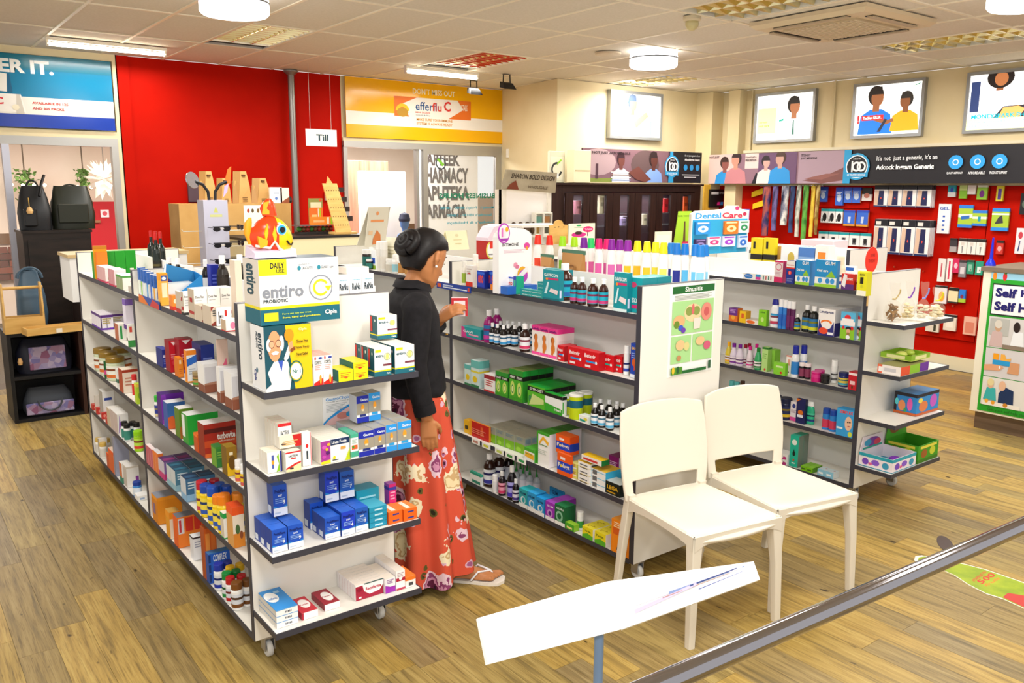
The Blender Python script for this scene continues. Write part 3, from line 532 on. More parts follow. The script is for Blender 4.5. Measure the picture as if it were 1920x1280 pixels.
def pack_mesh(name, w, d, h, spec):
    k = (round(w, 3), round(d, 3), round(h, 3), spec, name)
    if k not in _pm:
        base, side, top, fr, lf, tp = design(spec); mb = MB(); x, y = w/2, d
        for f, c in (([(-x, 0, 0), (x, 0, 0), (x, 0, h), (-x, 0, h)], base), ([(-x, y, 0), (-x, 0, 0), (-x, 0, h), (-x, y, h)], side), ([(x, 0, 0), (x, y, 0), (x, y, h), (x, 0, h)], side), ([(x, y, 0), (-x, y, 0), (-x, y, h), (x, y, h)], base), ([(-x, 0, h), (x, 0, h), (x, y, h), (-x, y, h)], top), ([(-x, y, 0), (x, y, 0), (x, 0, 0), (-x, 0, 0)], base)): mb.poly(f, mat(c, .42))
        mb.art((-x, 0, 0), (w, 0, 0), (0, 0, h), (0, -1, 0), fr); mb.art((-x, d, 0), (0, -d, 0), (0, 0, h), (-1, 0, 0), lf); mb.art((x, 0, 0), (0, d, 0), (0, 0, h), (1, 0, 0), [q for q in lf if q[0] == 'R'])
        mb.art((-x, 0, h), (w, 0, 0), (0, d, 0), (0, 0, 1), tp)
        _pm[k] = mb.mesh(name)
    return _pm[k]
FACE = {'N': (Vector((0, -1, 0)), Vector((1, 0, 0)), 0.), 'W': (Vector((-1, 0, 0)), Vector((0, -1, 0)), -math.pi/2)}
PROD = []
XLIM = None
REC = []
# where goods may stand: x0, x1, y0, y1 of each shelf bay
BAYS = [(.967, 1.25, 2.838, 4.228), (.967, 1.25, 4.258, 5.528), (1.27, 1.545, 2.838, 4.228), (1.27, 1.545, 4.258, 5.528), (.975, 1.54, 2.602, 2.808),
        (2.532, 2.785, 2.468, 3.878), (2.532, 2.785, 3.908, 5.328), (2.805, 3.055, 2.468, 3.878), (2.805, 3.055, 3.908, 5.328), (4.202, 4.455, 2.423, 3.848), (4.202, 4.455, 3.878, 5.198), (4.475, 4.725, 2.423, 3.848), (4.475, 4.725, 3.878, 5.198), (4.21, 4.72, 2.188, 2.393)]
def bay_of(p, f='N'):
    best, bd = None, .2
    for q in BAYS:
        if f == 'W' and (q[2] < 2.2 or q[3] == 2.808): continue
        d = max(q[0]-p.x, 0, p.x-q[1])+max(q[2]-p.y, 0, p.y-q[3])
        if d < bd: best, bd = q, d
    return best
def fit(r):     # keep a block of goods inside its bay
    q = bay_of(r['p0'], r['f']) if not r.get('free') else None
    if not q: return
    s0, s1, t0, t1 = (q[0], q[1], q[2], q[3]) if r['f'] == 'N' else (-q[3], -q[2], q[0], q[1])
    r['w'] = min(r['w'], s1-s0); r['s'] = min(max(r['s'], s0), s1-r['w'])
    r['t'] = min(max(r['t'], t0), t1-.012)
    if r['t']+r['d'] > t1:
        if r['fix']: r['t'] = t1-r['d']
        else: r['d'] = t1-r['t']
    r['tmax'] = t1
def pk(face, z, x0, y0, x1, yt, d, spec, label, cat='carton', name='carton', n=1, nd=1, ns=1, gap=.0015, Y=None, word='row', turn=0., group=None, free=False):
    """a block of n x nd x ns cartons; (x0, y0) the lower left front corner in the photograph, x1 its right edge, yt its top left"""
    nv, ax, rz = FACE[face]
    if Y is not None: P0 = aty(x0, y0, Y); P0.z = z
    else: P0 = atz(x0, y0, z)
    w = (onplane(x1, y0, P0, nv)-P0).dot(ax)
    for _ in range(2):
        q = P0+ax*w; v = q-CAM; yy = 640+F*v.dot(DN)/v.dot(FW); w = (onplane(x1, yy, P0, nv)-P0).dot(ax)
    h = onplane(x0, yt, P0, nv).z-z
    w, h = max(w, .012), max(h, .008)
    r = dict(f=face, s=P0.dot(ax), t=-P0.dot(nv), w=w, d=d*nd, z=z, h=h, n=n, nd=nd, ns=ns, gap=gap, spec=spec, label=label, cat=cat, name=name, turn=turn, group=group, fix=False, p0=P0, free=free)
    fit(r); REC.append(r); return r
def make_pack(r):
    nv, ax, rz = FACE[r['f']]; n, ns = r['n'], r['ns']; d1 = r['d0']; nd = max(1, min(r['nd'], int(r['d']/d1+.35))); d = r['d']/nd; w, h = r['w']/n, r['h']/ns; z = r['z']
    me = pack_mesh(r['name'], w-r['gap'], d-r['gap'], h, r['spec']); label = r['label']; group = r['group']
    for a in range(n):
        for b in range(nd):
            for c in range(ns):
                p = ax*(r['s']+(a+.5)*w)-nv*(r['t']+b*d); p.z = z+c*h+.0016
                o = bpy.data.objects.new(r['name'], me); COL.objects.link(o); o.location = p; o.rotation_euler = (0, 0, rz+r['turn'])
                ex = []
                if n > 1: ex.append(ORD[a]+' from left')
                if nd > 1: ex.append('front' if b == 0 else '%s behind' % ORD[b] if nd > 2 else 'behind')
                if ns > 1: ex.append('top' if c == ns-1 else 'bottom' if c == 0 else 'middle' if ns == 3 else '%s up' % ORD[c])
                tag(o, label+(', '+' '.join(ex) if ex else ''), r['cat'], (group or label) if ex else group)
def flush():    # nothing may stand inside something else: shorten, push back or narrow what collides, then build
    for r in REC: r['d0'] = r['d']/r['nd'] if not r['fix'] else r['d']
    for _ in range(6):
        hit = 0
        for i, a in enumerate(REC):
            for b in REC[i+1:]:
                if a['f'] != b['f'] or a['z'] >= b['z']+b['h']-.004 or b['z'] >= a['z']+a['h']-.004: continue
                os_ = min(a['s']+a['w'], b['s']+b['w'])-max(a['s'], b['s']); ot = min(a['t']+a['d'], b['t']+b['d'])-max(a['t'], b['t'])
                if os_ < .001 or ot < .001: continue
                hit += 1; F_, K = (a, b) if a['t'] <= b['t'] else (b, a); df = K['t']-F_['t']
                if F_['fix'] and K['fix']:
                    if os_ < ot:
                        m = (os_+.001)*(1 if a['s'] > b['s'] else -1); a['s'] += m/2; b['s'] -= m/2
                    else: F_['t'] -= ot/2; K['t'] += ot/2+.001
                elif os_ < .3*min(a['w'], b['w']) and os_ < .03:   # slight side overlap
                    L, R_ = (a, b) if a['s'] < b['s'] else (b, a)
                    if R_['fix'] and not L['fix']: L['w'] -= os_
                    elif L['fix']: R_['s'] += os_
                    else: L['w'] -= os_/2+.0005; R_['s'] += os_/2; R_['w'] -= os_/2+.0005
                elif not F_['fix'] and df > .012: F_['d'] = df-.001
                elif F_['fix'] or K['t']+.02 < K.get('tmax', 9): K['t'] += ot if F_['fix'] else min(ot, .03); K['d'] = max(.012, K['d']-(ot if F_['fix'] else min(ot, .03))) if not K['fix'] else K['d']
        for r in REC: fit(r)
        if not hit: break
    for r in REC: (make_bottle if r['fix'] else make_pack)(r)
    REC.clear()
def bprof(kind, r, h):
    """body, label, cap profiles"""
    P = lambda q: [(a*r, b*h) for a, b in q]
    return {
        'syrup': (P([(.9, 0), (1, .025), (1, .6), (.8, .71), (.42, .79), (.38, .83)]), P([(1.02, .1), (1.02, .54)]), P([(.5, .82), (.5, .985), (.44, 1)])),
        'pill': (P([(.94, 0), (1, .03), (1, .68), (.88, .74), (.84, .76)]), P([(1.02, .08), (1.02, .6)]), P([(.95, .75), (.95, .96), (.88, 1)])),
        'jar': (P([(.95, 0), (1, .04), (1, .72), (.92, .8)]), P([(1.015, .12), (1.015, .64)]), P([(1.02, .78), (1.02, .97), (.96, 1)])),
        'tin': (P([(.99, 0), (1, .03), (1, .9)]), P([(1.01, .45), (1.01, .75)]), P([(1.03, .9), (1.03, .99), (.95, 1), (.94, .985)])),
        'shampoo': (P([(.85, 0), (.98, .03), (1, .3), (.98, .55), (.85, .72), (.6, .81)]), P([(.99, .12), (.99, .5)]), P([(.78, .81), (.74, .86), (.6, .99), (.5, 1)])),
        'slim': (P([(.95, 0), (1, .02), (1, .62), (.8, .73)]), P([(1.02, .1), (1.02, .5)]), P([(.78, .73), (.78, .98), (.7, 1)])),
        'wine': (P([(.9, 0), (1, .02), (1, .58), (.85, .66), (.38, .74), (.34, .88)]), P([(1.01, .12), (1.01, .42)]), P([(.4, .86), (.4, .99), (.36, 1)])),
        'drop': (P([(.95, 0), (1, .03), (1, .5), (.7, .6), (.3, .66)]), P([(1.02, .1), (1.02, .42)]), P([(.34, .66), (.3, .74), (.14, .8), (.12, 1)])),
        'flask': (P([(.9, 0), (1, .03), (1, .45), (.7, .68), (.4, .82)]), P([(1.01, .1), (1.01, .38)]), P([(.5, .82), (.5, 1)])),
        'stick': (P([(1, 0), (1, .74)]), P([(1.015, .1), (1.015, .5)]), P([(.97, .74), (.97, .98), (.9, 1)])),
    }[kind]
_bm = {}
def bt(kind, z, pts, wpx, yt, cols, label, cat='bottle', name='bottle', Y=None, parts=True, oval=1., rz=0., word='from left'):
    """bottles at pts [(px, py of the base)], width wpx and top yt of the first one read off the photograph; cols = body, label, cap"""
    p0 = aty(*pts[0], Y) if Y is not None else atz(*pts[0], z); dp = depth(p0); r = wpx*dp/F/2
    top = onplane(pts[0][0], yt, p0, Vector((p0.x, p0.y, 0)).normalized()); h = max(.02, top.z-z)
    k = (kind, round(r, 3), round(h, 3), tuple(cols), oval)
    if k not in _bm:
        body, lab, cap = bprof(kind, r, h); bc, lc, cc = cols[:3]; n = 14
        B = MB().lathe(body, mat(bc, .25, spec=.5), n, sy=oval)
        if parts:
            Lm = MB().lathe(lab, mat(lc, .5), n, sy=oval).mesh('label')
            if len(cols) > 3:
                q = lab[0][0]*1.01; lh = lab[1][1]-lab[0][1]; Lm = MB().lathe(lab, mat(lc, .5), n, sy=oval).lathe([(q, lab[0][1]+.04*lh), (q, lab[0][1]+.3*lh)], mat(cols[3]), n, sy=oval).lathe([(q, lab[0][1]+.62*lh), (q, lab[0][1]+.78*lh)], mat(tint(cols[3], .6)), n, sy=oval).mesh('label')
            Cm = MB().lathe(cap, mat(cc, .35), n, sy=oval).mesh('cap'); _bm[k] = (B.mesh(name), Lm, Cm)
        else:
            B.lathe(lab, mat(lc, .5), n, sy=oval).lathe(cap, mat(cc, .35), n, sy=oval); _bm[k] = (B.mesh(name), None, None)
    for i, q in enumerate(pts):
        p = aty(*q, Y) if Y is not None else atz(*q, z); p.z = z; fc = 'N' if p.x < 2 else 'W'; nv, ax, _ = FACE[fc]
        REC.append(dict(f=fc, s=p.dot(ax)-r, t=-p.dot(nv)-r*oval, w=2*r, d=2*r*oval, z=z, h=h, fix=True, p0=p, nd=1, key=k, r=r, oval=oval, rz=rz, name=name, label=label+(', %s %s' % (ORD[i], word) if len(pts) > 1 else ''), cat=cat, group=label if len(pts) > 1 else None))
        fit(REC[-1])
def make_bottle(r):
    bm_, lm, cm = _bm[r['key']]; nv, ax, _ = FACE[r['f']]; p = ax*(r['s']+r['w']/2)-nv*(r['t']+r['d']/2); p.z = r['z']+.0016
    o = bpy.data.objects.new(r['name'], bm_); COL.objects.link(o); o.location = p; o.rotation_euler = (0, 0, r['rz'])
    for nm, me in (('label', lm), ('cap', cm)):
        if me: c = bpy.data.objects.new(nm, me); COL.objects.link(c); c.parent = o
    tag(o, r['label'], r['cat'], r['group'])
def strip(face, p, w, h, spec, label, th=.004):   # shelf-edge strip; p its lower left corner in the room
    o = bpy.data.objects.new('shelf_strip', pack_mesh('shelf_strip', w, th, h, spec)); COL.objects.link(o); o.location = p; o.rotation_euler = (0, 0, FACE[face][2])
    return tag(o, label, 'strip')
# ================================================================ left unit: long side, far bay
A, B_, C_, D_, E_ = Z1
bx = lambda *a, **k: pk('N', *a, **k)
bx(A, 155, 526, 181, 463, .06, '#d59a14|p.15,.1,.85,.5#8a5a10|b.9,1#b87d0c', 'tall gold carton standing at the far end of the left unit top shelf')
bx(A, 164, 518, 245, 473, .05, '#17971f|p.35,.0,.72,.34#f3efdc', 'green upright box in the far top shelf line of coloured boxes', n=4, Y=5.08)
bx(A+.001, 184, 518, 205, 473, .04, '#f07a12', 'orange upright box before the green boxes on the far top shelf', Y=5.02)
bx(A, 173, 533, 196, 504, .07, '#f3e6e2|s#d9a9a8|b0,.12#c33a5c|e.4,.3,.2,.2#3f9a3a', 'white and green tea carton on the far top shelf', n=1, nd=3)
bx(A, 191, 540, 214, 508, .07, '#f7e3e6|s#c98b90|b.0,.1#c22f50|t.5,.7#d0486a:TEA', 'pink carton before the green boxes on the far top shelf', nd=2)
bx(A, 210, 546, 238, 519, .07, '#f6f2ea|s#8f9a72|b.85,1#4a9a3e|k.5,.6,.95,.8,.9,.5#e04a8a', 'white carton with green lid edge on the far top shelf', nd=2)
bx(A, 224, 552, 239, 539, .05, '#b9b0a4|w.7,.2#7d756c', 'small grey carton at the front of the far top shelf')
bx(B_, 184, 620, 208, 592, .06, '#efe9f2|b.82,1#5a2d80|b0,.12#6a2fae|p.0,.1,.08,.85#3a1f5a|p.45,.1,.52,.85#8d86a8|w.7,.14#b7a45c', 'purple and white tablet carton on the far second shelf', nd=4)
bx(B_, 209, 612, 235, 590, .06, '#efe9f2|b.82,1#5a2d80|b0,.12#6a2fae|w.7,.14#b7a45c', 'purple edged carton in the second file of the far second shelf', nd=3)
bx(B_, 235, 610, 249, 589, .06, '#d9cfe6|b.82,1#5a2d80|b0,.12#6a2fae', 'purple edged carton beside the middle post on the far second shelf', nd=2)
bx(B_+.085, 231, 589, 248, 562, .06, '#e3dcec|b.8,1#7a5ab0|b0,.15#5b2f8a', 'purple carton stacked on top beside the middle post', Y=4.42)
bx(B_, 221, 640, 236, 609, .08, '#f2efe6|s#b9694a|p.2,.1,.5,.9#2c9a4e', 'white and green carton low at the far second shelf front')
bx(B_, 237, 652, 250, 609, .05, '#f6f4ec|p.2,.65,.6,.9#d64a3a|b0,.3#2f8a3a', 'tall white carton with green foot near the middle post')
bt('jar', C_, [(187, 694), (194, 702), (205, 713), (222, 693)], 31, 653, ('#c9d2b2', '#e6e6da', '#8a6a1c', '#d06a2a'), 'glass jar with a gold lid on the far third shelf', 'jar', 'jar')
bx(C_, 193, 716, 216, 683, .09, '#1c6a38|b.25,.5#e052a0|s#17502c|c#24763f', 'dark green box with a pink band on the far third shelf')
bx(C_, 213, 731, 223, 694, .04, '#f3f3ee|b.3,.5#4a7a62', 'slim white carton beside the dark green box')
bx(C_, 225, 739, 256, 695, .09, '#f1e3d0|s#b0451f|b.88,1#a8391a|w.6,.14#c98b70', 'white and rust carton standing on the far third shelf')
bx(C_, 245, 760, 258, 722, .04, '#b5d334|b.85,1#f0d24a|e.5,.4,.3,.15#7ba51e', 'lime green carton beside the middle post on third shelf')
bt('pill', C_, [(253, 728)], 10, 702, ('#f4f2ee', '#d22a2a', '#d22a2a'), 'little white bottle with a red cap on the far third shelf', parts=False, Y=4.5)
bx(D_, 172, 770, 182, 760, .05, '#c5352c|e.5,.5,.25,.25#e88a7a', 'small red box in the low front file on the far fourth shelf', nd=1)
for i, q in enumerate(((180, 778), (188, 787), (197, 797))): bx(D_, q[0], q[1], q[0]+11, q[1]-12, .05, '#c5352c|e.5,.5,.25,.25#e88a7a', 'small red box on the far fourth shelf, %s toward the post' % ORD[i+1])
bx(D_, 181, 777, 192, 744, .04, '#ded8cc|s#b7a98f', 'slim pale carton standing on the far fourth shelf')
bx(D_, 195, 784, 217, 735, .05, '#ecebe8|s#a8a39a|p.15,.66,.8,.76#2f4aa0', 'tall white carton with blue stripe on the far fourth shelf', nd=2)
bx(D_, 207, 803, 229, 768, .1, '#f5f1ea|s#cdb89e|e.2,.6,.16,.2#d63a2c|p.2,.52,.75,.62#3a3050', 'white carton with a red dot on the far fourth shelf', nd=2)
bx(D_, 219, 817, 240, 778, .1, '#f3f1ee|s#c9b7b2|k.05,.05,.2,.95,.3,.5#8a4ac0', 'white carton with purple swoosh on the far fourth shelf', nd=2)
bt('pill', D_, [(234, 822), (241, 826), (249, 822), (258, 824)], 12, 790, ('#efefef', '#3a8a7a', '#131214'), 'white bottle with a black cap on the far fourth shelf', parts=False)
bt('jar', D_, [(254, 846)], 17, 808, ('#9bd11c', '#b8e04a', '#8fd010', '#d63a2c'), 'lime green tub by the middle post on the fourth shelf', 'tub', 'tub')
bt('pill', E_, [(180, 850), (192, 858), (204, 852)], 13, 822, ('#f1eee6', '#d9d4c8', '#d9b45a'), 'white bottle with a tan cap on the far bottom shelf', parts=False)
bx(E_, 190, 860, 206, 826, .05, '#e9e6e2|s#b9a98c|w.7,.12#b0aaa4', 'tall white carton on the far bottom shelf', nd=2)
bx(E_, 207, 857, 238, 822, .06, '#9fa2b8|s#8a8ca0', 'grey blue carton at the back of the far bottom shelf', Y=4.95)
bx(E_, 205, 879, 215, 852, .06, '#f0783c|s#c9552a|b.85,1#e8501e', 'small orange carton on the far bottom shelf')
bx(E_, 217, 893, 243, 851, .09, '#f3d6c2|s#e0642e|b.86,1#ef5f1e', 'orange edged carton on the far bottom shelf', nd=2)
bx(E_, 228, 908, 245, 870, .06, '#f0eee8|s#d77a50|b0,.3#2f8a72', 'white carton with teal foot on the far bottom shelf')
bx(E_, 239, 915, 263, 876, .08, '#efece8|s#c9bfb6|b.92,1#d8cfc2|p.7,.1,.95,.5#8a3aa0', 'large white carton near the middle post on bottom shelf', nd=2)
bt('pill', E_, [(253, 930)], 16, 903, ('#3a86d0', '#d9e3ee', '#1c3f9a'), 'blue bottle with a navy cap on the far bottom shelf')
bx(E_, 250, 942, 272, 933, .07, '#f4f2ee|p.2,.2,.6,.6#9ab0d0', 'flat white carton on the far bottom shelf front')
# ---------------------------------------------------------------- left unit: near bay
for i, (q, c1, c2) in enumerate((((263, 553), '#7bb33a', '#e9efe2'), ((268, 556), '#c83a3a', '#8ac04a'), ((273, 559), '#3a7a4a', '#e9efe2'), ((279, 562), '#f2f2ee', '#4a9ad0'), ((286, 566), '#e87a2a', '#2f6ad0'), ((292, 569), '#2f6ac8', '#e0a02a'))):
    bx(A, q[0], q[1], q[0]+13, q[1]-51, .025, '#e4e7e6|s%s|b.55,1#2a62b8|p.3,.05,.6,.6%s|p.38,.3,.52,.95%s' % (c2, c1, c1), 'toothbrush blister card on the top shelf, %s from the middle post' % ORD[i], 'toothbrush', 'toothbrush_pack', group='toothbrush cards on the top shelf')
strip('W', (.964-.003, 3.94, 1.197), .34, .035, '#2a4a9a|k0,0,.5,0,.2,1,0,1#d8752a|k.55,0,1,0,1,.6,.7,1#c23a3a', 'blue and orange shelf edge strip under the toothbrush cards')
bx(A, 301, 574, 316, 513, .05, '#f6b13a|b.78,1#f0a020|p.12,.76,.88,.93#1c4aa0|e.5,.84,.28,.05#e8f0fa|p.15,.25,.85,.7#fbe7c2', 'orange carton with a blue logo on the top shelf')
bx(A, 318, 566, 334, 511, .05, '#f6b13a|b.78,1#f0a020|p.12,.76,.88,.93#1c4aa0|e.5,.84,.28,.05#e8f0fa|p.15,.25,.85,.7#fbe7c2', 'orange carton with a blue logo behind the first one')
bx(A, 306, 584, 317, 556, .05, '#f08a2a|b.0,.25#d6301e|e.5,.6,.3,.15#fbe3c2', 'low red and orange carton on the near top shelf')
bx(A, 326, 590, 332, 549, .07, '#efe9e0|s#c9b9a4|b.0,.2#b3322e', 'narrow white carton with red stripes on the near top shelf')
bx(A, 334, 592, 351, 549, .07, '#f7f5f1|s#c8baa6|b0,.1#23201f|q.1,.2,.9,.35#b3322e|q.1,.6,.5,.75#b3322e|t.75,.84#444444:Inudac|w.6,.1#b8b8b8', 'white carton with a black foot on the near top shelf')
bx(A, 359, 600, 433, 544, .08, '#f8f6f2|s#c9b9a2|q.1,.15,.9,.25#b3322e|q.3,.55,.7,.7#b3322e|i.1,.7,.75,.78#555555:Dora Flex|i.1,.6,.6,.64#999999:capsules|p.8,.1,.95,.2#d04040', 'tall white capsule carton on the near top shelf', n=3)
bx(A, 364, 606, 380, 576, .1, '#d6c6b0|k0,0,1,0,1,.45,0,.1#8a2f22|k0,1,.3,1,0,.75#8f1f1c|w.75,.12#4a4a4a', 'beige carton with brown corners low on the top shelf')
bx(A, 384, 613, 405, 577, .1, '#d6c6b0|k0,0,1,0,1,.45,0,.1#8a2f22|k0,1,.3,1,0,.75#8f1f1c|w.75,.12#4a4a4a|e.5,.45,.1,.1#c22a22', 'beige carton with brown corners, nearer the near post')
bx(A, 407, 612, 435, 578, .08, '#f9f7f4|i.12,.1,.45,.8#2b2b35:Inu|p.55,.5,.7,.85#c22a22|e.85,.3,.06,.08#c22a22', 'white carton with large dark lettering by the near post')
bx(A, 411, 624, 436, 602, .05, '#fdf6f6|s#c9b090|b0,.08#d6282c|e.55,.5,.2,.3#ee8ab0', 'low white carton with a pink dot by the near post')
t = tag(empty('leaflet_dispenser', (0, 0, 0)), 'blue folded cardboard leaflet dispenser on the left unit top', 'dispenser'); z0 = 1.215; q = aty(332, 540, 3.75); X0 = q.x-.06
z0 += .0016; W_D = .17; Ya, Yb = 3.76, 3.87
d = MB().prism([(X0, Yb, z0), (X0+W_D, Yb, z0), (X0+W_D, Yb, z0+.13), (X0+.05, Yb, z0+.17)], (0, .004, 0), '#2f8ac8').prism([(X0, Ya, z0), (X0+W_D, Ya, z0), (X0+W_D, Ya, z0+.12)], (0, .004, 0), '#1b86cf').prism([(X0, Ya, z0), (X0, Yb, z0), (X0+.05, Yb, z0+.17)], (.004, 0, 0), '#d7e6ef').prism([(X0+W_D, Ya, z0), (X0+W_D, Yb, z0), (X0+W_D, Yb, z0+.13), (X0+W_D, Ya, z0+.12)], (.004, 0, 0), '#1878bd')
d.art((X0, Yb-.001, z0), (W_D, 0, 0), (0, 0, .16), (0, -1, 0), [('P', [(.1, .2), (.45, .55), (.35, .65), (.02, .35)], '#3a2f8a'), ('P', [(.15, .15), (.3, .3), (.2, .4)], '#d63a7a')]).obj('tray', t)
for k in range(5): MB().box(X0+.03, X0+.14, Ya+.015+k*.018, Ya+.017+k*.018, z0+.003, z0+.09, ('#e9eef2', '#cfe0ea')[k % 2]).obj('leaflet', t)
S1 = '|b.8,1#1f2f8a|t.85,.95#e9ecf6:VITA|w.6,.1#8a9ad8'
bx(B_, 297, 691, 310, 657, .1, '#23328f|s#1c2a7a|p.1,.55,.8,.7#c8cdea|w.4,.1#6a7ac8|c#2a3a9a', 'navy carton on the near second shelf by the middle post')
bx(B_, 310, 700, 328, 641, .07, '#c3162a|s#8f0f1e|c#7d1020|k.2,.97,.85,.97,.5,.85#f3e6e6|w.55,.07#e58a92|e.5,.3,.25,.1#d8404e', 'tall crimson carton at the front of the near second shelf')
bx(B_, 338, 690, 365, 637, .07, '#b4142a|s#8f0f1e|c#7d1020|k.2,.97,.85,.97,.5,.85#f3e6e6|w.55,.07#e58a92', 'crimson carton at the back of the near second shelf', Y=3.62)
bx(B_, 330, 709, 340, 673, .06, '#f08a1e|s#d8730f|p.2,.7,.6,.9#f8dca8|w.4,.1#c9651a', 'slim orange carton on the near second shelf')
bx(B_, 349, 719, 368, 658, .07, '#eef1f4|s#f08a1e|b.85,1#f08a1e|k0,.72,1,.85,1,.62,0,.5#2a6ac8|w.4,.07#b4bcc8|b0,.05#f0a03a', 'white orange and blue carton on the near second shelf')
bx(B_, 368, 700, 384, 660, .07, '#eef1f4|s#f08a1e|b.85,1#f08a1e|k0,.72,1,.85,1,.62,0,.5#2a6ac8|w.4,.07#b4bcc8', 'white orange and blue carton standing behind the first')
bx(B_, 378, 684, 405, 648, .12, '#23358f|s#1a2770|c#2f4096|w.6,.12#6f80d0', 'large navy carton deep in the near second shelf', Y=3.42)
bx(B_, 352, 718, 358, 697, .03, '#2a4ac0|b0,.7#e9ebf2', 'tiny blue and white carton on the near second shelf')
bt('jar', B_, [(368, 724)], 20, 697, ('#7a5a30', '#b58a4a', '#a08a5c', '#3aa03a'), 'brown tub with a green foot on the near second shelf', 'tub', 'tub')
for i, q in enumerate(((384, 738, 417, 684), (401, 758, 437, 691), (415, 773, 440, 703))):
    bx(B_, *q, .08, '#e4e4e6|s#f1f0ee|p.06,.1,.94,.9#c9c8cd|b0,.28#8a4f38|k0,.28,1,.28,1,.4,0,.33#a97a62', 'pale window carton with brown base, %s toward the near post' % ORD[i], name='window_carton')
bx(B_, 413, 672, 438, 640, .03, '#d6b9aa|k.1,.2,.9,.5,.8,.7,.2,.5#d85a7a', 'pinkish packet at the back beside the near post', 'packet', 'packet', Y=3.05)
bt('pill', C_, [(288, 786)], 13, 743, ('#f1f2f0', '#2a3a9a', '#3ab53a', '#e0d0a0'), 'white bottle with a green cap on the third shelf')
bx(C_, 301, 797, 344, 741, .07, '#6b24a0|s#46187a|c#4a1c7e|k0,0,.35,0,.2,1,0,1#8f3ac0|p.05,.0,.25,.15#e25ab0|p.75,.6,1,.7#2a2a6a', 'purple carton on the near third shelf')
bx(C_, 312, 806, 346, 757, .07, '#3a6ab0|s#2a55a8|c#e9ebf0|k0,0,.6,0,.3,.5,0,.45#e0642a', 'blue and orange open carton on the third shelf')
bx(C_, 322, 826, 350, 770, .07, '#6a8f2c|s#5b7f25|c#eeeeec|k0,0,.9,0,.6,.45,0,.4#b0662a|w.8,.08#c2d48a', 'olive green open carton on the third shelf')
bx(C_, 352, 836, 410, 780, .08, '#1fa83a|s#2f9a3a|c#e6e8e8|i.5,.6,.98,.72#f3f3e2:turbo|e.7,.55,.12,.06#f0a02a|q.0,.2,.5,.95#e9ecea', 'bright green display carton with torn lid on the third shelf')
bx(C_, 363, 851, 379, 817, .05, '#e0642c|s#c2501f|w.7,.12#f3b88a|b.85,1#f07a2a', 'small orange carton before the bright green one')
bx(C_, 385, 860, 445, 797, .08, '#a8291a|s#8f1f12|c#e9e3e2|f.3,.5#c94a1e|f.0,.12#e06a2a|f.72,.85#5a120c|i.4,.5,.97,.7#f7efe9:turbovite|i.45,.42,.95,.48#e9c9b8:effervescent', 'rust red display carton with white lettering on the third shelf')
bx(C_, 396, 880, 411, 841, .06, '#2f7a3a|s#6aa02f|w.7,.12#7ab04a|b.9,1#3a8a2f', 'dark green carton low on the near third shelf')
bx(C_, 412, 897, 432, 842, .06, '#e6b818|s#7a5a12|c#9a7a1a|f.45,1#96701a|e.5,.45,.35,.25#6a4a12|p.25,.72,.6,.82#f3e9c8', 'gold and yellow carton near the front post on third shelf')
bt('pill', C_, [(438, 907), (444, 916)], 14, 864, ('#efefec', '#e9c02a', '#f4f4f4', '#d05a5a'), 'white supplement bottle beside the gold carton')
bx(D_, 283, 882, 292, 845, .05, '#f2ecec|s#c25a6a|p.1,.6,.9,.9#c22f48|c#f3e2e2', 'white and red carton on the near fourth shelf by the middle post', nd=3)
bx(D_, 293, 892, 303, 852, .05, '#f5efe8|s#e0783a|b.8,1#f07f2e|c#dadade', 'white and orange carton on the near fourth shelf', nd=3)
bx(D_, 304, 903, 358, 868, .07, '#8a6aa6|s#c9c2d0|c#4a2a66|b.0,.35#c23a7a|w.8,.12#d8cbe2|u.1,.2,.9,.6#8a2f72', 'purple carton with dark top on the fourth shelf', n=2, nd=2)
bx(D_, 318, 925, 374, 886, .07, '#4f7f98|s#c9d0d4|c#1f4a66|b.0,.3#8fb8c8|w.8,.12#d3e2ea|u.1,.2,.9,.6#2a6a86', 'teal carton with dark top on the fourth shelf', n=2, nd=2)
bx(D_, 336, 945, 392, 902, .08, '#3f6f9a|s#cdd3da|c#1c3a5c|b.0,.3#8ab5d8|w.8,.12#d3e2ea|u.1,.2,.9,.6#2f5a80|p.55,.1,.95,.8#a9c6dc', 'blue carton with navy top on the fourth shelf', n=2)
for q, w, yt, c, lb_ in (((370, 962), 22, 903, '#c2182f', 'red cap, first in the front'), ((386, 967), 22, 908, '#1c4ab0', 'blue cap, half hidden in front'), ((396, 981), 24, 912, '#1a52c0', 'blue cap, tallest in front'), ((408, 990), 22, 928, '#f08a1e', 'orange cap beside the green capped box'), ((427, 1002), 26, 930, '#ef8418', 'orange cap in front of the near post'),
        ((405, 956), 20, 898, '#b81a30', 'red cap at the back'), ((415, 965), 20, 905, '#2258c0', 'blue cap at the back'), ((428, 975), 20, 910, '#2050b8', 'blue cap behind the orange caps'), ((441, 995), 22, 925, '#f0902a', 'orange cap against the near post')):
    bt('pill', D_, [q], w, yt, ('#f4d21c', '#f2dc4a', c, '#2f5ab8' if c != '#c2182f' else '#c84a5a'), 'yellow supplement bottle with '+lb_)
bx(D_, 409, 1014, 421, 966, .04, '#f3f1ec|s#d8ccb8|b.8,1#17a24a|b0,.04#17a24a', 'white carton with a green top by the supplement bottles')
bx(D_, 434, 1030, 456, 953, .07, '#efe2d0|s#d9a05a|b.8,1#ef5a1e|c#e8501a|f.0,.35#d9852a|e.4,.45,.2,.12#4a6a3a|e.7,.3,.15,.1#8a4a2a', 'orange topped cereal carton against the near post on fourth shelf')
bx(E_, 297, 985, 343, 934, .1, '#e8901e|s#d8821a|c#8a8f9e|b.88,1#f09a22|q.2,.3,.6,.7#8a6a8a', 'orange carton with grey top on the near bottom shelf')
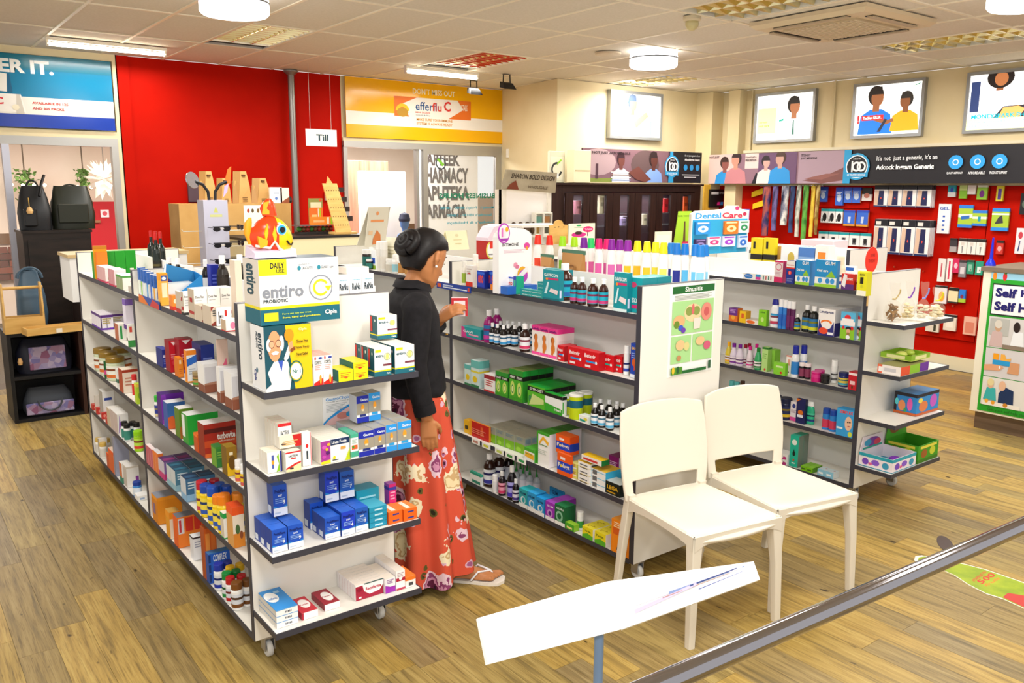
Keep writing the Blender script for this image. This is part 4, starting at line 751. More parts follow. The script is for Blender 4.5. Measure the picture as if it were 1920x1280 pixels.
bx(E_, 313, 1013, 333, 963, .07, '#f1ead8|s#e59a22|c#c99a4a|b.75,1#f09a22', 'orange and cream carton on the near bottom shelf')
bx(E_, 330, 1030, 390, 972, .07, '#f07f26|s#e8601e|c#6f7480|p.02,.45,.2,.95#d9dbe2|p.05,.5,.12,.9#c23a4a|p.25,.5,.48,.95#d8321e|p.52,.5,.74,.95#d8321e|p.78,.5,.98,.95#d8321e|p.33,.08,.48,.42#f3b23a', 'bright orange carton with red squares on the near bottom shelf')
bx(E_, 364, 1052, 384, 1008, .05, '#eef0f4|s#e2e2e6|w.75,.1#9a9fb4|b.93,1#3a2a2a', 'plain white leaflet carton on the near bottom shelf')
bx(E_, 383, 1035, 410, 998, .08, '#c95a1e|s#a8481a|c#b0521e|p.1,.2,.45,.9#e08a3a|p.55,.2,.9,.9#d8702a', 'brown orange sachet carton at the back of the bottom shelf', Y=3.33)
for i in range(3):
    if i == 0: bx(E_, 380, 1099, 421, 1043, .08, '#2a62c8|s#1f4aa0|c#2f74b0|i.22,.15,.85,.85#e9f0fa:COMPLEX|p.0,.1,.1,.9#1a3a7a', 'blue carton with white lettering stacked on the near bottom shelf', ns=3)
for q, w, yt, c, nm in (((404, 1106), 19, 1058, '#1a33a8', 'blue cap, first in front'), ((419, 1124), 19, 1075, '#128a3c', 'green cap in the front row'), ((440, 1142), 22, 1092, '#7a4a1c', 'brown cap in the front row'), ((428, 1097), 18, 1052, '#1a2f9a', 'blue cap at the back'), ((434, 1108), 18, 1061, '#e8b81a', 'yellow cap'), ((442, 1116), 18, 1069, '#147a34', 'green cap at the back'), ((434, 1128), 18, 1081, '#b81a20', 'red cap in front'), ((455, 1123), 18, 1077, '#c01c24', 'red cap by the near post'), ((458, 1136), 18, 1087, '#6f441c', 'brown cap by the near post'), ((452, 1100), 18, 1056, '#e3b520', 'yellow cap by the near post')):
    bt('pill', E_, [q], w, yt, ('#f4f4f2', '#d9dee6', c, c), 'white vitamin bottle with a '+nm)
# ---------------------------------------------------------------- left unit: things on its top and far side
wp_ = [bt('wine', A, [(x, 505)], 15, y, ('#0e1a14', '#16140f', '#c01a18', '#8a7a3a'), 'dark wine bottle with red capsule on the left unit, %s from left' % ORD[i], Y=Yv, name='wine_bottle') for i, (x, y, Yv) in enumerate(((282, 433, 5.15), (290, 434, 5.05), (297, 435, 4.95), (304, 437, 4.8)))]
bt('syrup', A, [(320, 520)], 15, 483, ('#17130f', '#2a221a', '#f4f4f4'), 'dark bottle with white cap behind the blue leaflet dispenser', Y=4.3)
bt('syrup', A, [(335, 520)], 15, 484, ('#17130f', '#2a221a', '#f4f4f4'), 'dark bottle with white cap right of the wine bottles', Y=4.2)
bt('syrup', A, [(387, 530)], 15, 487, ('#17130f', '#e9e9e4', '#f7f7f7'), 'small dark bottle with white cap beneath the sunglasses stand', Y=3.9)
bt('syrup', A, [(419, 540), (444, 541)], 22, 479, ('#1c140e', '#231a12', '#f7f7f7'), 'dark syrup bottle with white cap behind the big probiotic carton', Y=3.7)
bx(A, 396, 530, 414, 497, .05, '#1b2a9a|b0,.3#d9def0|w.7,.1#5a6ad0', 'small royal blue carton on the far side of the left unit', Y=3.75)
bx(A, 443, 560, 458, 489, .06, '#ead9c4|s#e2d0ba', 'plain cream carton behind the big probiotic carton', Y=3.2)
bx(A, 352, 516, 366, 499, .05, '#f0f0ee|b0,.2#bfc6cc', 'low white carton far on the left unit top', Y=4.1)
# ---------------------------------------------------------------- left unit: end shelves
P1, P2, P3, P4 = ZC_
ent = '#fdfdfc|s#e8dfd2|c#27505e|b0,.24#17687a|b.24,.285#f2e21a|p0,.76,.34,1#f5e416|i.14,.86,.31,.95#1c2428:DAILY|i.21,.79,.31,.85#5a5f20:USE|i.03,.41,.54,.6#8a8f99:entiro|i.04,.34,.34,.395#24353c:PROBIOTIC|o.76,.53,.19,.02,0,1#8d93a0|o.76,.53,.115,.035,.08,.9#f4e81c|k.81,.55,.9,.55,.855,.46#f4e81c|i.8,.08,.96,.17#f2f6f6:Cipla|p.04,.06,.21,.19#f0dc20|i.26,.14,.62,.17#c9dc3a:For a gut you can trust|i.26,.08,.74,.115#e3e21e:Sure, kind and probiotic|e.49,.85,.022,.035#2a8aa0|e.74,.85,.022,.035#2a8aa0|i.53,.83,.66,.87#6a7078:ACUTE|i.77,.83,.93,.87#6a7078:DAILY use|i.48,.9,.62,.92#8a9098:Available in|v.2,.45,.8,.93#1c4a58:entiro'
Ztop = onplane(501, 617, atz(501, 742, P1), FACE['N'][0]).z
bx(Ztop+.001, 477, 611, 627, 489, .14, ent, 'large white and teal probiotic carton stacked high on the end shelf', Y=2.62)
bx(P1, 501, 742, 590, 618, .12, '#17505f|s#f4f5f5|c#1c5a66|k.45,1,1,1,1,0,.62,0#f4c90f|v.55,.48,.9,.9#18394a:entiro|v.4,.65,.52,.9#18394a:PROBIOTIC|v.15,.12,.35,.3#2a3a8a:Cipla|h.4,.3,.06,.04#2a6a80|k.0,0,.5,0,.55,.2,.48,.44,.2,.48,.05,.3,.12,.12,.0,.05#f3f3f1|k.42,.42,.5,.5,.58,.7,.53,.74,.4,.5#eceef0|k.27,.47,.34,.3,.38,.47#3a5ac0|e.21,.7,.14,.24#f2a274|e.09,.72,.05,.1#f4f2ee|e.36,.74,.05,.12#f4f2ee|e.15,.73,.06,.06#6a4a3a|e.29,.74,.06,.06#6a4a3a|e.15,.73,.05,.048#f5b088|e.29,.74,.05,.048#f5b088|k.13,.6,.22,.63,.3,.61,.26,.57,.17,.57#fbfaf8|e.52,.85,.1,.1#f0981a|k.46,.86,.58,.86,.54,.74,.5,.74#f0981a|k.5,.6,.6,.66,.58,.76,.52,.74#f2a274|k.54,.58,.64,.62,.62,.67,.53,.63#8a4a1c|e.64,.28,.15,.17#1c6a5a|e.64,.28,.13,.145#f0c81a|e.64,.28,.12,.13#f3f6f6|i.56,.25,.73,.31#2a7a6a:Nr 1|i.72,.9,.9,.95#fbeeb0:Cipla|i.66,.72,.92,.77#5a4a12:Gluten Free|i.64,.62,.94,.67#5a4a12:Diabetic Friendly|i.66,.52,.9,.57#3a300c:Never Gelled', 'open probiotic carton with a cartoon doctor on the end shelf')
bx(P1, 593, 726, 629, 671, .11, '#fbf8f6|s#f7f3f0|c#e9a79a|k0,0,1,0,1,.24,0,.08#d6221c|i.12,.72,.88,.84#3a4640:CORYX|w.66,.06#d9a8a0|e.2,.93,.08,.06#d6302a|e.75,.93,.2,.04#3a4aa0|e.7,.2,.12,.16#f0a02a|q.05,.62,.95,.74#6a6f6a|h.15,.92,.08,.04#d6302a', 'white and red cold syrup carton on the top end shelf', n=2)
bx(P1, 641, 720, 670, 698, .09, '#f5e614|s#1f6a5f|c#e9d81a|w.7,.16#c98a1a|e.5,.35,.12,.1#d6602a', 'yellow carton with teal sides on the top end shelf')
bx(P1, 671, 717, 700, 684, .11, '#f5e614|s#1f6a5f|c#e9d81a|w.7,.16#c98a1a|e.45,.35,.14,.12#c22a1c', 'yellow carton with teal sides beside the small probiotic cartons', ns=2)
sm = '#fdfdfb|s#1b5a66|c#f1efe2|b0,.17#17687a|b.17,.22#f2e21a|i.08,.68,.55,.78#1f5a6a:entiro|o.76,.68,.12,.03,0,1#b9bf8a|e.76,.68,.1,.1#f3ee7a|p.05,.86,.4,.95#f2e21a|p.5,.36,1,.43#7a3a4a|q.1,.3,.35,.95#d8352a|h.7,.8,.08,.06#e9f0f0|i.7,.05,.92,.12#e9f2f4:Cipla'
bx(P1, 706, 709, 738, 656, .05, sm, 'small probiotic carton in the deep file on the top end shelf', nd=3)
bx(P1, 749, 705, 786, 653, .06, sm, 'small probiotic carton at the outer end of top end shelf', nd=3)
bx(P1+.108, 708, 643, 745, 594, .06, sm, 'small probiotic carton stacked on the others of its kind', Y=2.72)
lac = '#fdfcfa|s#e2dccf|c#efe7da|f.93,1#d8242c|i.18,.72,.82,.84#2f3a42:LACTEOL|p.32,.62,.68,.69#d83a3a|k0,.2,.6,.4,.98,.46,.98,.38,.6,.3,.0,.02#d82a22|k0,.0,.98,.0,.98,.36,.6,.28,0,.12#f6e6b0|e.35,.16,.14,.05#4a3a3a'
bx(P2, 534, 887, 566, 850, .05, lac, 'white and red sachet carton front on the second end shelf')
bx(P2, 522, 868, 550, 796, .03, lac, 'tall white and red sachet carton leaning in the file behind', nd=4, Y=2.66)
bx(P2+.075, 524, 843, 566, 820, .035, '#f6ead0|s#e2dccf|k.72,0,1,0,1,1,.6,1#c9201f|e.2,.35,.12,.1#5a4a4a|w.5,.14#d8b070', 'cream and red carton lying on the sachet cartons', Y=2.64)
bx(P2, 568, 875, 586, 813, .03, '#fcfaf7|s#f1ebdf|p.86,0,.97,1#d88a8a|e.5,.6,.16,.06#d82a2a|p.4,.2,.6,.45#3a444c', 'white carton with sideways lettering on the second end shelf')
bx(P2, 502, 889, 534, 850, .025, '#fbfaf6|s#f0ece2|c#e9dfca|p.88,0,1,1#232f8a|k.6,.0,.85,.05,.8,.9,.66,.75,.8,.4#8ac81e|p.3,.2,.45,.85#4a5aa8|e.38,.5,.09,.1#f2a01e', 'white carton with green swoosh at the outer corner of second end shelf', nd=3)
linx = '#fcfbf7|s#eee8db|c#f0eadd|p0,0,.33,.95#a83a9a|k0,0,.33,0,.33,.15,0,.1#f3dc1a|p.34,.72,1,.97#16305a|i.38,.78,.9,.9#f0f4f8:Linex Forte|e.12,.7,.08,.08#d65ab8|e.24,.45,.07,.08#5a1a6a|e.1,.3,.07,.07#c84ab0|e.27,.8,.06,.06#f0c02a|e.2,.6,.05,.06#e2b52a|p.68,.5,.86,.62#e0a04a|e.45,.2,.05,.07#f0dc1e|p.38,.08,.6,.12#4a4a4a|k.82,0,1,0,1,.5,.92,.3#c8d81e'
bx(P2, 602, 872, 657, 827, .022, linx, 'white capsule carton with purple flower print, in the long file', nd=8)
bx(P2, 658, 862, 673, 815, .1, '#f6f8f6|s#d9e2dc|c#54b59a|b.85,1#45b090|p.1,.38,.9,.55#e0642a|e.3,.48,.15,.06#3a9a3a|b.08,.3#45b090|w.75,.06#a9c4b8', 'slim green and white carton before the blue silver cartons')
def gas(c1, c2): return '#eef1f4|s#c9ccd6|c#a9a69c|f.3,.72#a19a8a|f.72,1%s|f0,.2%s|i.3,.8,.95,.9#e3ecf8:Gastro|e.5,.55,.14,.13#f0a02a|p.25,.22,.75,.31%s|p.4,.42,.6,.5#e9d8b0' % (c1, c1, c2)
g_b, g_s = gas('#1a2aa8', '#23307a'), gas('#2a9ae8', '#2aa0e0')
bx(P2, 673, 858, 702, 811, .06, g_b, 'dark blue and silver capsule carton by the slim green carton', nd=3)
bx(P2, 702, 852, 724, 804, .06, g_b, 'dark blue and silver capsule carton in the middle file', nd=3)
bx(P2, 724, 848, 745, 798, .06, g_s, 'sky blue and silver capsule carton in the third file', nd=3)
bx(P2, 746, 844, 772, 792, .06, g_s, 'sky blue and silver capsule carton at the outer end', nd=3)
bx(P2+.101, 669, 790, 692, 744, .06, g_b, 'dark blue and silver capsule carton stacked on top', Y=2.69)
bx(P2+.101, 692, 784, 714, 738, .06, g_s, 'sky blue and silver capsule carton stacked on top', Y=2.69)
q0 = aty(608, 800, 2.8); q1 = aty(662, 738, 2.8); w, h = q1.x-q0.x, q1.z-q0.z
t = MB().box(0, w, -.0025, 0, 0, h, '#fdfdfd').art((0, -.0025, 0), (w, 0, 0), (0, 0, h), (0, -1, 0), [('P', [(0, 0), (1, 0), (1, .62), (.6, .45), (.2, .2), (0, .05)], '#f1c4c2'), ('P', [(0, .1), (.15, .25), (.5, .48), (1, .7), (1, .62), (.6, .42), (.2, .2), (0, .02)], '#2a9be8'), ('E', .65, .28, .2, .12, '#d88a80'), ('E', .9, .3, .14, .1, '#3a9ad0'), ('T', .1, .86, .98, .97, 'GastroChoice', .01, '#2a9be8'), ('T', .1, .79, .9, .83, 'When life upsets your gut', .01, '#6a7078')]+[('R', .1, .72-.05*i, .8-.07*(i % 3), .735-.05*i, '#b4b8bc') for i in range(6)])
tag(t.obj('advert_card', None, (q0.x, 2.809, q0.z)), 'white advert card on the end panel behind the silver cartons', 'card')
def prb(d, c='#1c52c0'): return '%s|s#173f9a|c#2a66d2|f0,.26#f1f5fb|k0,.26,1,.26,1,.34,.7,.27,.35,.27,0,.34#1f8ad8|i.12,.74,.9,.86#0d1f66:ProbiFlora|i.35,.62,.65,.69#dce9fb:BABY|w.54,.06#8ab0ea|i.68,.36,.84,.5#f2f6fc:%s|p.08,.08,.5,.13#c2cfe0|q.1,.05,.6,.3#dfe7f3' % (c, d)
bx(P3, 511, 1039, 540, 995, .055, prb('9'), 'royal blue carton numbered nine in the outer file', nd=3)
bx(P3, 541, 1031, 570, 987, .055, prb('9'), 'royal blue carton numbered nine in the second file', nd=2)
bx(P3+.093, 513, 965, 540, 912, .055, prb('9'), 'royal blue carton numbered nine standing on the back cartons', Y=2.72)
bx(P3, 582, 994, 608, 945, .055, prb('9'), 'royal blue carton standing alone at the back of its shelf')
bx(P3, 610, 1013, 640, 973, .055, prb('4'), 'royal blue carton numbered four, front of the middle file', nd=2)
bx(P3, 640, 1007, 667, 962, .055, prb('4', '#1c3fc8'), 'royal blue carton numbered four beside the last', nd=3)
bx(P3, 667, 999, 692, 955, .055, prb('7', '#1d5ab8'), 'royal blue carton numbered seven beside the teal cartons', nd=3)
bx(P3+.1, 610, 937, 636, 888, .055, prb('4', '#1c3fc8'), 'royal blue carton numbered four standing high on the others', Y=2.72)
bx(P3+.1, 638, 932, 665, 886, .055, prb('7', '#1d5ab8'), 'royal blue carton numbered seven standing high on the others', Y=2.72)
bx(P3, 693, 992, 727, 954, .1, '#1f95b8|s#197f9e|c#4ab0cc|p.3,.3,.75,.6#bfe4ee|b0,.06#12788f', 'flat teal carton in the stack on the third end shelf', ns=4)
bx(P3, 668, 964, 712, 922, .07, '#1f9ab4|s#197f9e|c#2a93ae|w.7,.14#a6dbe6', 'large teal carton at the back of the third end shelf', Y=2.72)
bx(P3, 728, 985, 757, 962, .1, '#f2681c|s#d65412|c#f4853a|p.3,.35,.75,.6#2f3a8a|u.3,.1,.6,.9#f7e9da', 'flat orange carton in the front stack', ns=2)
bx(P3, 759, 978, 786, 956, .1, '#f2681c|s#d65412|c#f4853a|p.3,.35,.75,.6#2f3a8a|u.3,.1,.6,.9#f7e9da', 'flat orange carton at the outer end', ns=2)
bx(P3, 730, 950, 744, 909, .04, '#d22a7a|s#9a4ab0|c#b05ac0|b0,.25#f1e6ee|b.8,.9#3a3aa0|w.7,.1#f0a8c8', 'magenta and purple carton at the back of third end shelf', Y=2.7)
rec = '#fdfbfa|s#efeaea|c#e9dfd6|k0,0,1,0,1,.62,.86,.3,.5,.22,.3,.5,.25,.9,0,.9#a61a3a|i.36,.5,.92,.72#c23a55:Recoferma|p.1,.1,.2,.2#fbeef0|p.3,.93,1,1#3a5a5a|e.14,.66,.09,.12#8f1030'
bx(P4, 519, 1180, 560, 1146, .17, '#f6f7f8|s#d6d2ca|c#2a8ad6|b.9,1#3a9ae0|i.4,.3,.7,.6#4a5058:IIIII|g.3,.62,.3,.25#f3f5f7|m.1,.5,.5,.6#2a70b8:Uniferon|u.55,.75,.8,.85#9ac4e6', 'flat blue and white carton in the corner stack of bottom end shelf', ns=3)
bx(P4, 566, 1164, 597, 1151, .12, '#fcfafa|s#b01c34|c#c22438|p0,0,.12,1#b01c34|g.6,.55,.32,.3#f8f3f2|m.3,.45,.8,.55#c23a4a:Feron', 'flat red and white carton lying on the bottom end shelf')
bx(P4, 609, 1147, 638, 1135, .12, '#fbf8f8|s#8f1430|c#98162f|g.6,.5,.32,.32#f6f1f0|m.3,.45,.8,.55#a83a4a:Feron', 'flat dark red carton lying on the bottom end shelf')
bx(P4, 667, 1128, 720, 1099, .024, rec, 'crimson and white tablet carton in the file on bottom end shelf', nd=7)
bx(P4, 722, 1114, 742, 1087, .05, '#f7f3f6|s#e9e2e6|c#ece2d6|f0,.55#a02ab4|k0,.55,1,.75,1,.4,.5,.4#f7f3f6|w.85,.1#8a5a9a', 'white and purple tablet carton beside the crimson file', nd=3)
bx(P4, 743, 1108, 760, 1072, .05, '#fcf8f8|s#efeaea|c#ece4da|f.45,.62#b01c3a|e.5,.62,.2,.12#fcf8f8|w.85,.08#b8a0a4|f.0,.1#c23a55', 'tall white and crimson carton in the outer stack', nd=4)
bx(P4, 762, 1103, 781, 1083, .1, '#f6f2ec|s#efe6dc|c#f0781e|b.65,1#f07a20|p.3,.15,.75,.45#4a4a4a', 'white and orange carton at the outer end of bottom end shelf')
r = bx(A, 632, 556, 703, 517, .08, '#fdfdfd|s#ece3d6|c#f0ece6|f0,.3#f3f6f8|e.25,.5,.25,.08#1f6ad0|e.75,.48,.3,.1#1f6ad0|i.2,.68,.9,.82#1f3540:ReNu|i.25,.87,.85,.91#7ac0d8:multi-purpose|p0,.3,1,.5#1f6ad0', 'white and blue lens solution carton on the near left unit top', n=3, Y=2.88)
bx(A+r['h'], 650, 523, 692, 503, .08, '#fcfbf7|s#f0e6d8|c#f3eee4', 'plain white carton lying across the lens solution cartons', Y=2.9)
bx(A, 703, 556, 726, 538, .07, '#fcfcfa|s#f0ece6|c#f6f4ee', 'low white carton beside the lens solution cartons', Y=2.88)
# ================================================================ middle unit, long side
A, B_, C_, D_, E_ = Z2
wx = lambda *a, **k: pk('W', *a, **k)
gv = '#12929e|s#0f7f8c|c#1fa6b0|b0,.06#0c6f7d|i.08,.78,.92,.88#e3f2f2:GAVISCON|p.3,.68,.95,.74#d22a6a|e.25,.7,.08,.04#f08a2a|k.1,.2,.3,.6,.4,.6,.25,.2#cfeaf0|k.4,.28,.9,.2,.95,.34,.5,.4#e9d8da|q.1,.1,.5,.35#c9d4f0'
wx(A, 863, 537, 876, 498, .05, '#f1ebe6|s#e6ddd4|f0,.22#d8301e|w.8,.12#c9b9b0|p.3,.6,.7,.66#c23a3a', 'white and red carton at the far post of the middle unit top')
for i, (q, c) in enumerate((((879, 541, 893, 508), 0), ((894, 542, 906, 508), 0), ((907, 545, 922, 508), 1))):
    wx(A, *q, .04, '#1c3ab8|s#16309a|c#d9e0f0|v.2,.3,.6,.9#f04a2a:eno|i.15,.3,.85,.75#ee4a2c:eno|p.0,.8,1,.92#2f6ae0'+('|f0,.3#f58a1e|e.6,.15,.3,.12#f9c04a' if c else '|f0,.08#0f1f7a'), 'blue antacid carton on the middle unit top shelf, %s from the far post' % ORD[i])
for i, q in enumerate(((916, 548, 928, 519), (929, 551, 941, 520))):
    wx(A, *q, .03, '#eef0f4|s#d9dde6|i.1,.5,.9,.7#ee4a2c:eno|f0,.35#f58a1e|e.55,.18,.28,.12#f9c04a|b.9,1#3a5ad0', 'white and orange antacid tube carton, %s from the far post' % ORD[i])
wx(A, 943, 551, 950, 520, .05, '#2aa57a|s#1f8a66|p.2,.2,.8,.8#e04a3a', 'thin green and red carton before the white display board')
wx(A, 951, 552, 957, 519, .05, '#2f3ab0|s#23b08a|p.2,.2,.8,.8#3ac08a', 'thin green and blue carton before the white display board')
wx(A, 934, 557, 977, 544, .05, '#1f9a9a|s#2aa8a4|c#49b8b2|i.1,.3,.5,.6#d9f0ee:antacid|i.55,.3,.95,.6#d9f0ee:antacid', 'flat teal tablet carton on the middle unit top shelf', ns=2)
wx(A, 979, 559, 996, 530, .07, '#1b959b|s#148088|c#3fb3b2|i.1,.35,.9,.6#c9ecec:tablets', 'teal tablet carton, in the stack before the big teal carton', ns=4)
wx(A, 997, 562, 1029, 506, .06, gv, 'large teal carton standing before the big amber bottle')
wx(A, 1022, 553, 1062, 503, .05, gv, 'large teal carton standing behind the big amber bottle', Y=None)
bt('syrup', A, [(1046, 563)], 31, 495, ('#3a1608', '#12a8c4', '#f6f6f4', '#2a6ab8'), 'big amber syrup bottle with a blue label on the middle unit')
for q, w, yt, nm in (((1073, 569), 17, 520, 'first'), ((1089, 571), 18, 520, 'second'), ((1109, 575), 21, 523, 'third'), ((1128, 575), 18, 523, 'fourth')):
    bt('syrup', A, [q], w, yt, ('#34130a', '#18a6c0', '#f4f4f2', '#c83a7a'), 'smaller amber bottle with turquoise label, %s after the big one' % nm)
wx(A, 1136, 584, 1162, 511, .06, gv+'|f0,.08#d9eef0', 'tall teal carton beside the small amber bottles')
wx(A, 1163, 588, 1197, 522, .07, '#17a0aa|s#12868f|c#3ab5b8|i.1,.28,.95,.42#e9f4f4:GAVISCON|p.35,.12,.98,.22#d8307a|p.05,.05,.3,.3#7a5ad0|v.2,.5,.6,.95#e9f4f4:GAVISCON|e.5,.8,.2,.08#d23a6a', 'teal and magenta carton by the near post of the middle unit', nd=3)
strip('W', (2.526, 3.86, 1.165), .34, .035, '#1f3f9a|p.03,.2,.14,.8#e0602a|p.2,.55,.5,.75#c9d3ea|p.2,.25,.9,.42#dfe6f2|p.92,.2,.97,.8#d8402a', 'dark blue shelf edge strip under the blue antacid cartons')
def board(name, x0, y0, x1, yt, z, d, spec, label, cat='display', arch=0, th=.012, Y=None, face='N', lean=0.):
    nv, ax, rz = FACE[face]; P0 = aty(x0, y0, Y) if Y is not None else atz(x0, y0, z)
    if z is not None: P0.z = z
    w = (onplane(x1, y0, P0, nv)-P0).dot(ax); h = onplane(x0, yt, P0, nv).z-P0.z
    base, side, top, fr, lf, tp = design(spec); mb = MB(); pts = [(0, 0, 0), (w, 0, 0)]
    if arch: pts += [(w*(.5+.5*math.cos(math.pi*i/10)), 0, h-arch*h+arch*h*math.sin(math.pi*i/10)) for i in range(11)]
    else: pts += [(w, 0, h), (0, 0, h)]
    mb.prism(pts, (0, th, 0), base); mb.art((0, 0, 0), (w, 0, 0), (0, 0, h), (0, -1, 0), fr)
    o = mb.obj(name, None, P0, rz); o.rotation_euler = (lean, 0, rz)
    tag(o, label, cat); return o, P0, w, h
o, P0, w, h = board('display_board', 935, 541, 996, 428, A+.002, .02, '#fcfaf9|i.1,.72,.6,.77#4a4248:INTIMONE|e.85,.72,.09,.05#e04aa0|e.85,.68,.04,.03#f0a02a|w.66,.02#e6c6d2|e.72,.28,.16,.12#f0b02a|e.74,.25,.14,.1#c04ab8|k.55,.25,.85,.4,.9,.33,.6,.18#f4f2f0|e.5,.43,.06,.04#ee9ab0|e.55,.4,.06,.03#e07a9a|i.4,.04,.62,.07#8a8a90:intimate', 'white arched display board with a purple print on the middle unit', 'display', .14, .05, Y=3.36)
MB().box(.01, w-.01, -.06, -.002, .0, h*.12, '#2a6ac8').art((.01, -.06, 0), (w-.02, 0, 0), (0, 0, h*.12), (0, -1, 0), [('R', .3, .4, .8, .6, '#9ac0ea')]).obj('tray', o)
def badge(x, y, rx, ry, Y, c1, c2, label, decs=()):
    p = aty(x, y, Y); dp = depth(p); a, b = rx*dp/F, ry*dp/F
    mb = MB().prism([(a*math.cos(t*math.pi/12), 0, b*math.sin(t*math.pi/12)) for t in range(24)], (0, .004, 0), c1)
    mb.art((-a, 0, -b), (2*a, 0, 0), (0, 0, 2*b), (0, -1, 0), [('E', .5, .5, .42, .42, c2)]+list(decs), .0008)
    tag(mb.obj('badge', None, p), label, 'badge'); return p
badge(945, 437, 14, 19, 3.3555, '#c04ac4', '#fbf3f4', 'round purple badge standing out from the white display board', [('P', [(.15, .25), (.85, .25), (.7, .12), (.3, .12)], '#a83ab0'), ('R', .28, .3, .42, .75, '#e07ac4'), ('R', .52, .3, .62, .7, '#f0e2ee'), ('E', .72, .68, .13, .12, '#f2b41e')])
badge(921, 469, 11, 16, 3.9555, '#e3e05a', '#fbfaf4', 'small round yellow-edged badge with a red flash', [('R', .35, .6, .8, 1.0, '#e0301e'), ('R', .2, .22, .7, .3, '#9a9a9a')])
# second shelf of the middle unit
gm = '#1f9aa0|s#18868c|c#45b4b4|k0,0,.3,0,.15,1,0,1#d23a8a|i.1,.5,.6,.7#e0f0f0:GAVI|p.4,.3,.9,.45#e8a0bc|b0,.1#c83a8a'
wx(B_, 865, 631, 901, 611, .06, gm, 'flat teal and magenta carton at the far end of the second shelf')
bt('syrup', B_, [(914, 642), (932, 638)], 21, 582, ('#9a1470', '#2a6aa8', '#f4f2f4', '#c83a9a'), 'magenta mixture bottle with white cap on the second shelf')
for j, (P_, yt) in enumerate(((((920, 645), (930, 647), (941, 650), (953, 648), (964, 649)), 606), (((940, 641), (951, 641), (962, 642), (973, 643), (984, 645), (996, 648)), 602))):
    bt('syrup', B_, P_, 13, yt, ('#17110e', '#eef1f5', '#f6f6f6', '#3a9ad8'), 'small dark syrup bottle, white label, %s row of the second shelf' % ('front', 'back')[j])
bt('syrup', B_, [(982, 659)], 20, 608, ('#2a120a', '#eef0f6', '#f6f6f6', '#d83a6a'), 'larger dark syrup bottle with a white label beside the pink cartons')
wx(B_, 997, 662, 1044, 609, .11, '#f4ebe4|s#f1e4e4|c#e23a92|b.83,1#e6328c|f0,.09#f24a9e|i.05,.86,.95,.94#5a1a6a:Lamelle|e.5,.6,.22,.12#8a4a1c|e.55,.32,.25,.16#e08a2a|k.35,.1,.6,.1,.7,.7,.4,.7#d9782a|q.1,.2,.9,.6#e9d9d9', 'pink topped carton with an orange figure on the second shelf', n=3)
rd = '#d3121e|s#b30f1a|c#e0303a|i.1,.62,.8,.84#f6e4e4:Betavir|p.2,.36,.85,.46%s|e.85,.41,.06,.09#f6f6f6|p.15,.1,.5,.22#f3e6e6'
wx(B_, 1045, 675, 1058, 647, .08, rd % '#2a8ad8', 'small red carton with a blue bar on the second shelf')
wx(B_, 1059, 683, 1117, 650, .1, rd % '#2a9ae0', 'wide red carton with a blue bar on the second shelf', n=2)
wx(B_, 1121, 691, 1150, 662, .1, rd % '#1ab09a', 'wide red carton with a teal bar on the second shelf')
wx(B_, 1151, 696, 1166, 666, .08, rd % '#1ab09a', 'small red carton with a teal bar on the second shelf')
bt('stick', B_, [(1174, 702)], 11, 648, ('#f4f4f2', '#e6e6ea', '#fafafa', '#2a4ab0'), 'slim white tube by the near post of the second shelf', 'tube', 'tube')
wx(B_, 1181, 707, 1195, 643, .05, '#1f48b8|s#1a3a98|i.1,.82,.9,.9#f0c02a:GAVO|e.5,.45,.3,.12#e0642a|f0,.1#e9edf5|k.5,.2,.8,.3,.7,.45,.5,.35#d8502a|w.7,.06#9ab0ea', 'tall blue carton with orange print against the near post')
# third shelf
wx(C_, 858, 722, 870, 684, .06, '#cfe3df|s#b9d6d2|b.78,1#5fb5b0|f0,.1#2f7a4a|e.5,.4,.3,.15#e9c81a', 'pale teal and yellow carton at the far end of the third shelf')
wx(C_, 871, 726, 886, 676, .07, '#d3e6e3|s#c2dcdb|b.72,1#6abab4|b.55,.62#e3d23a|f0,.1#2f7a4a|e.5,.3,.28,.12#e9c81a', 'taller pale teal and yellow carton at the far third shelf')
wx(C_, 885, 736, 905, 703, .08, '#f4efec|s#efeaea|b.72,.95#9a2430|w.6,.12#c23a3a|f0,.1#c02a30', 'white and maroon carton on the third shelf')
gr = '#4caf2a|s#2f8a2a|c#7a8a4a|b.68,.82#141512|f.82,1#2f8f2f|i.1,.71,.9,.79#e9efe2:STYM-GEST|e.5,.38,.34,.24#c6dc6a|e.5,.36,.18,.14#3a8a4a|e.5,.36,.12,.1#dbe8a0|f0,.12#3f9a24|q0,.82,1,1#1f9a3a'
wx(C_, 913, 742, 936, 697, .09, gr, 'green tonic carton with a black band in the smaller block', n=2)
wx(C_, 937, 751, 962, 693, .05, gr, 'tall green tonic carton in the deep block', n=2, nd=4)
wx(C_, 963, 764, 996, 724, .05, '#57b52a|s#2f9a2f|c#1fa03a|b.72,.92#141512|i.12,.76,.9,.88#e9efe2:STYM-GEST|e.15,.35,.1,.16#3a8a4a|k.1,.05,.95,.25,.95,.45,.3,.6#c9dc8a', 'lying green tonic carton with a black band in the front block', nd=4)
wx(C_, 998, 774, 1033, 738, .05, '#3aa82e|s#e6e9e9|c#1fa03a|b.8,.97#17180f|k0,.45,1,.3,1,.8,0,.8#e9eee9|i.55,.15,.92,.28#eef4ea:10ml|q.05,.1,.3,.7#3aa82e', 'green and white carton before the powder tins', nd=3)
for q, w, yt, nm in (((1049, 779), 21, 745, 'smallest'), ((1073, 785), 27, 739, 'in front'), ((1098, 776), 25, 734, 'behind')):
    bt('tin', C_, [q], w, yt, ('#b9cc14', '#0f5f72', '#f1f1ec'), 'lime green powder tin with white lid, '+nm, 'tin', 'tin')
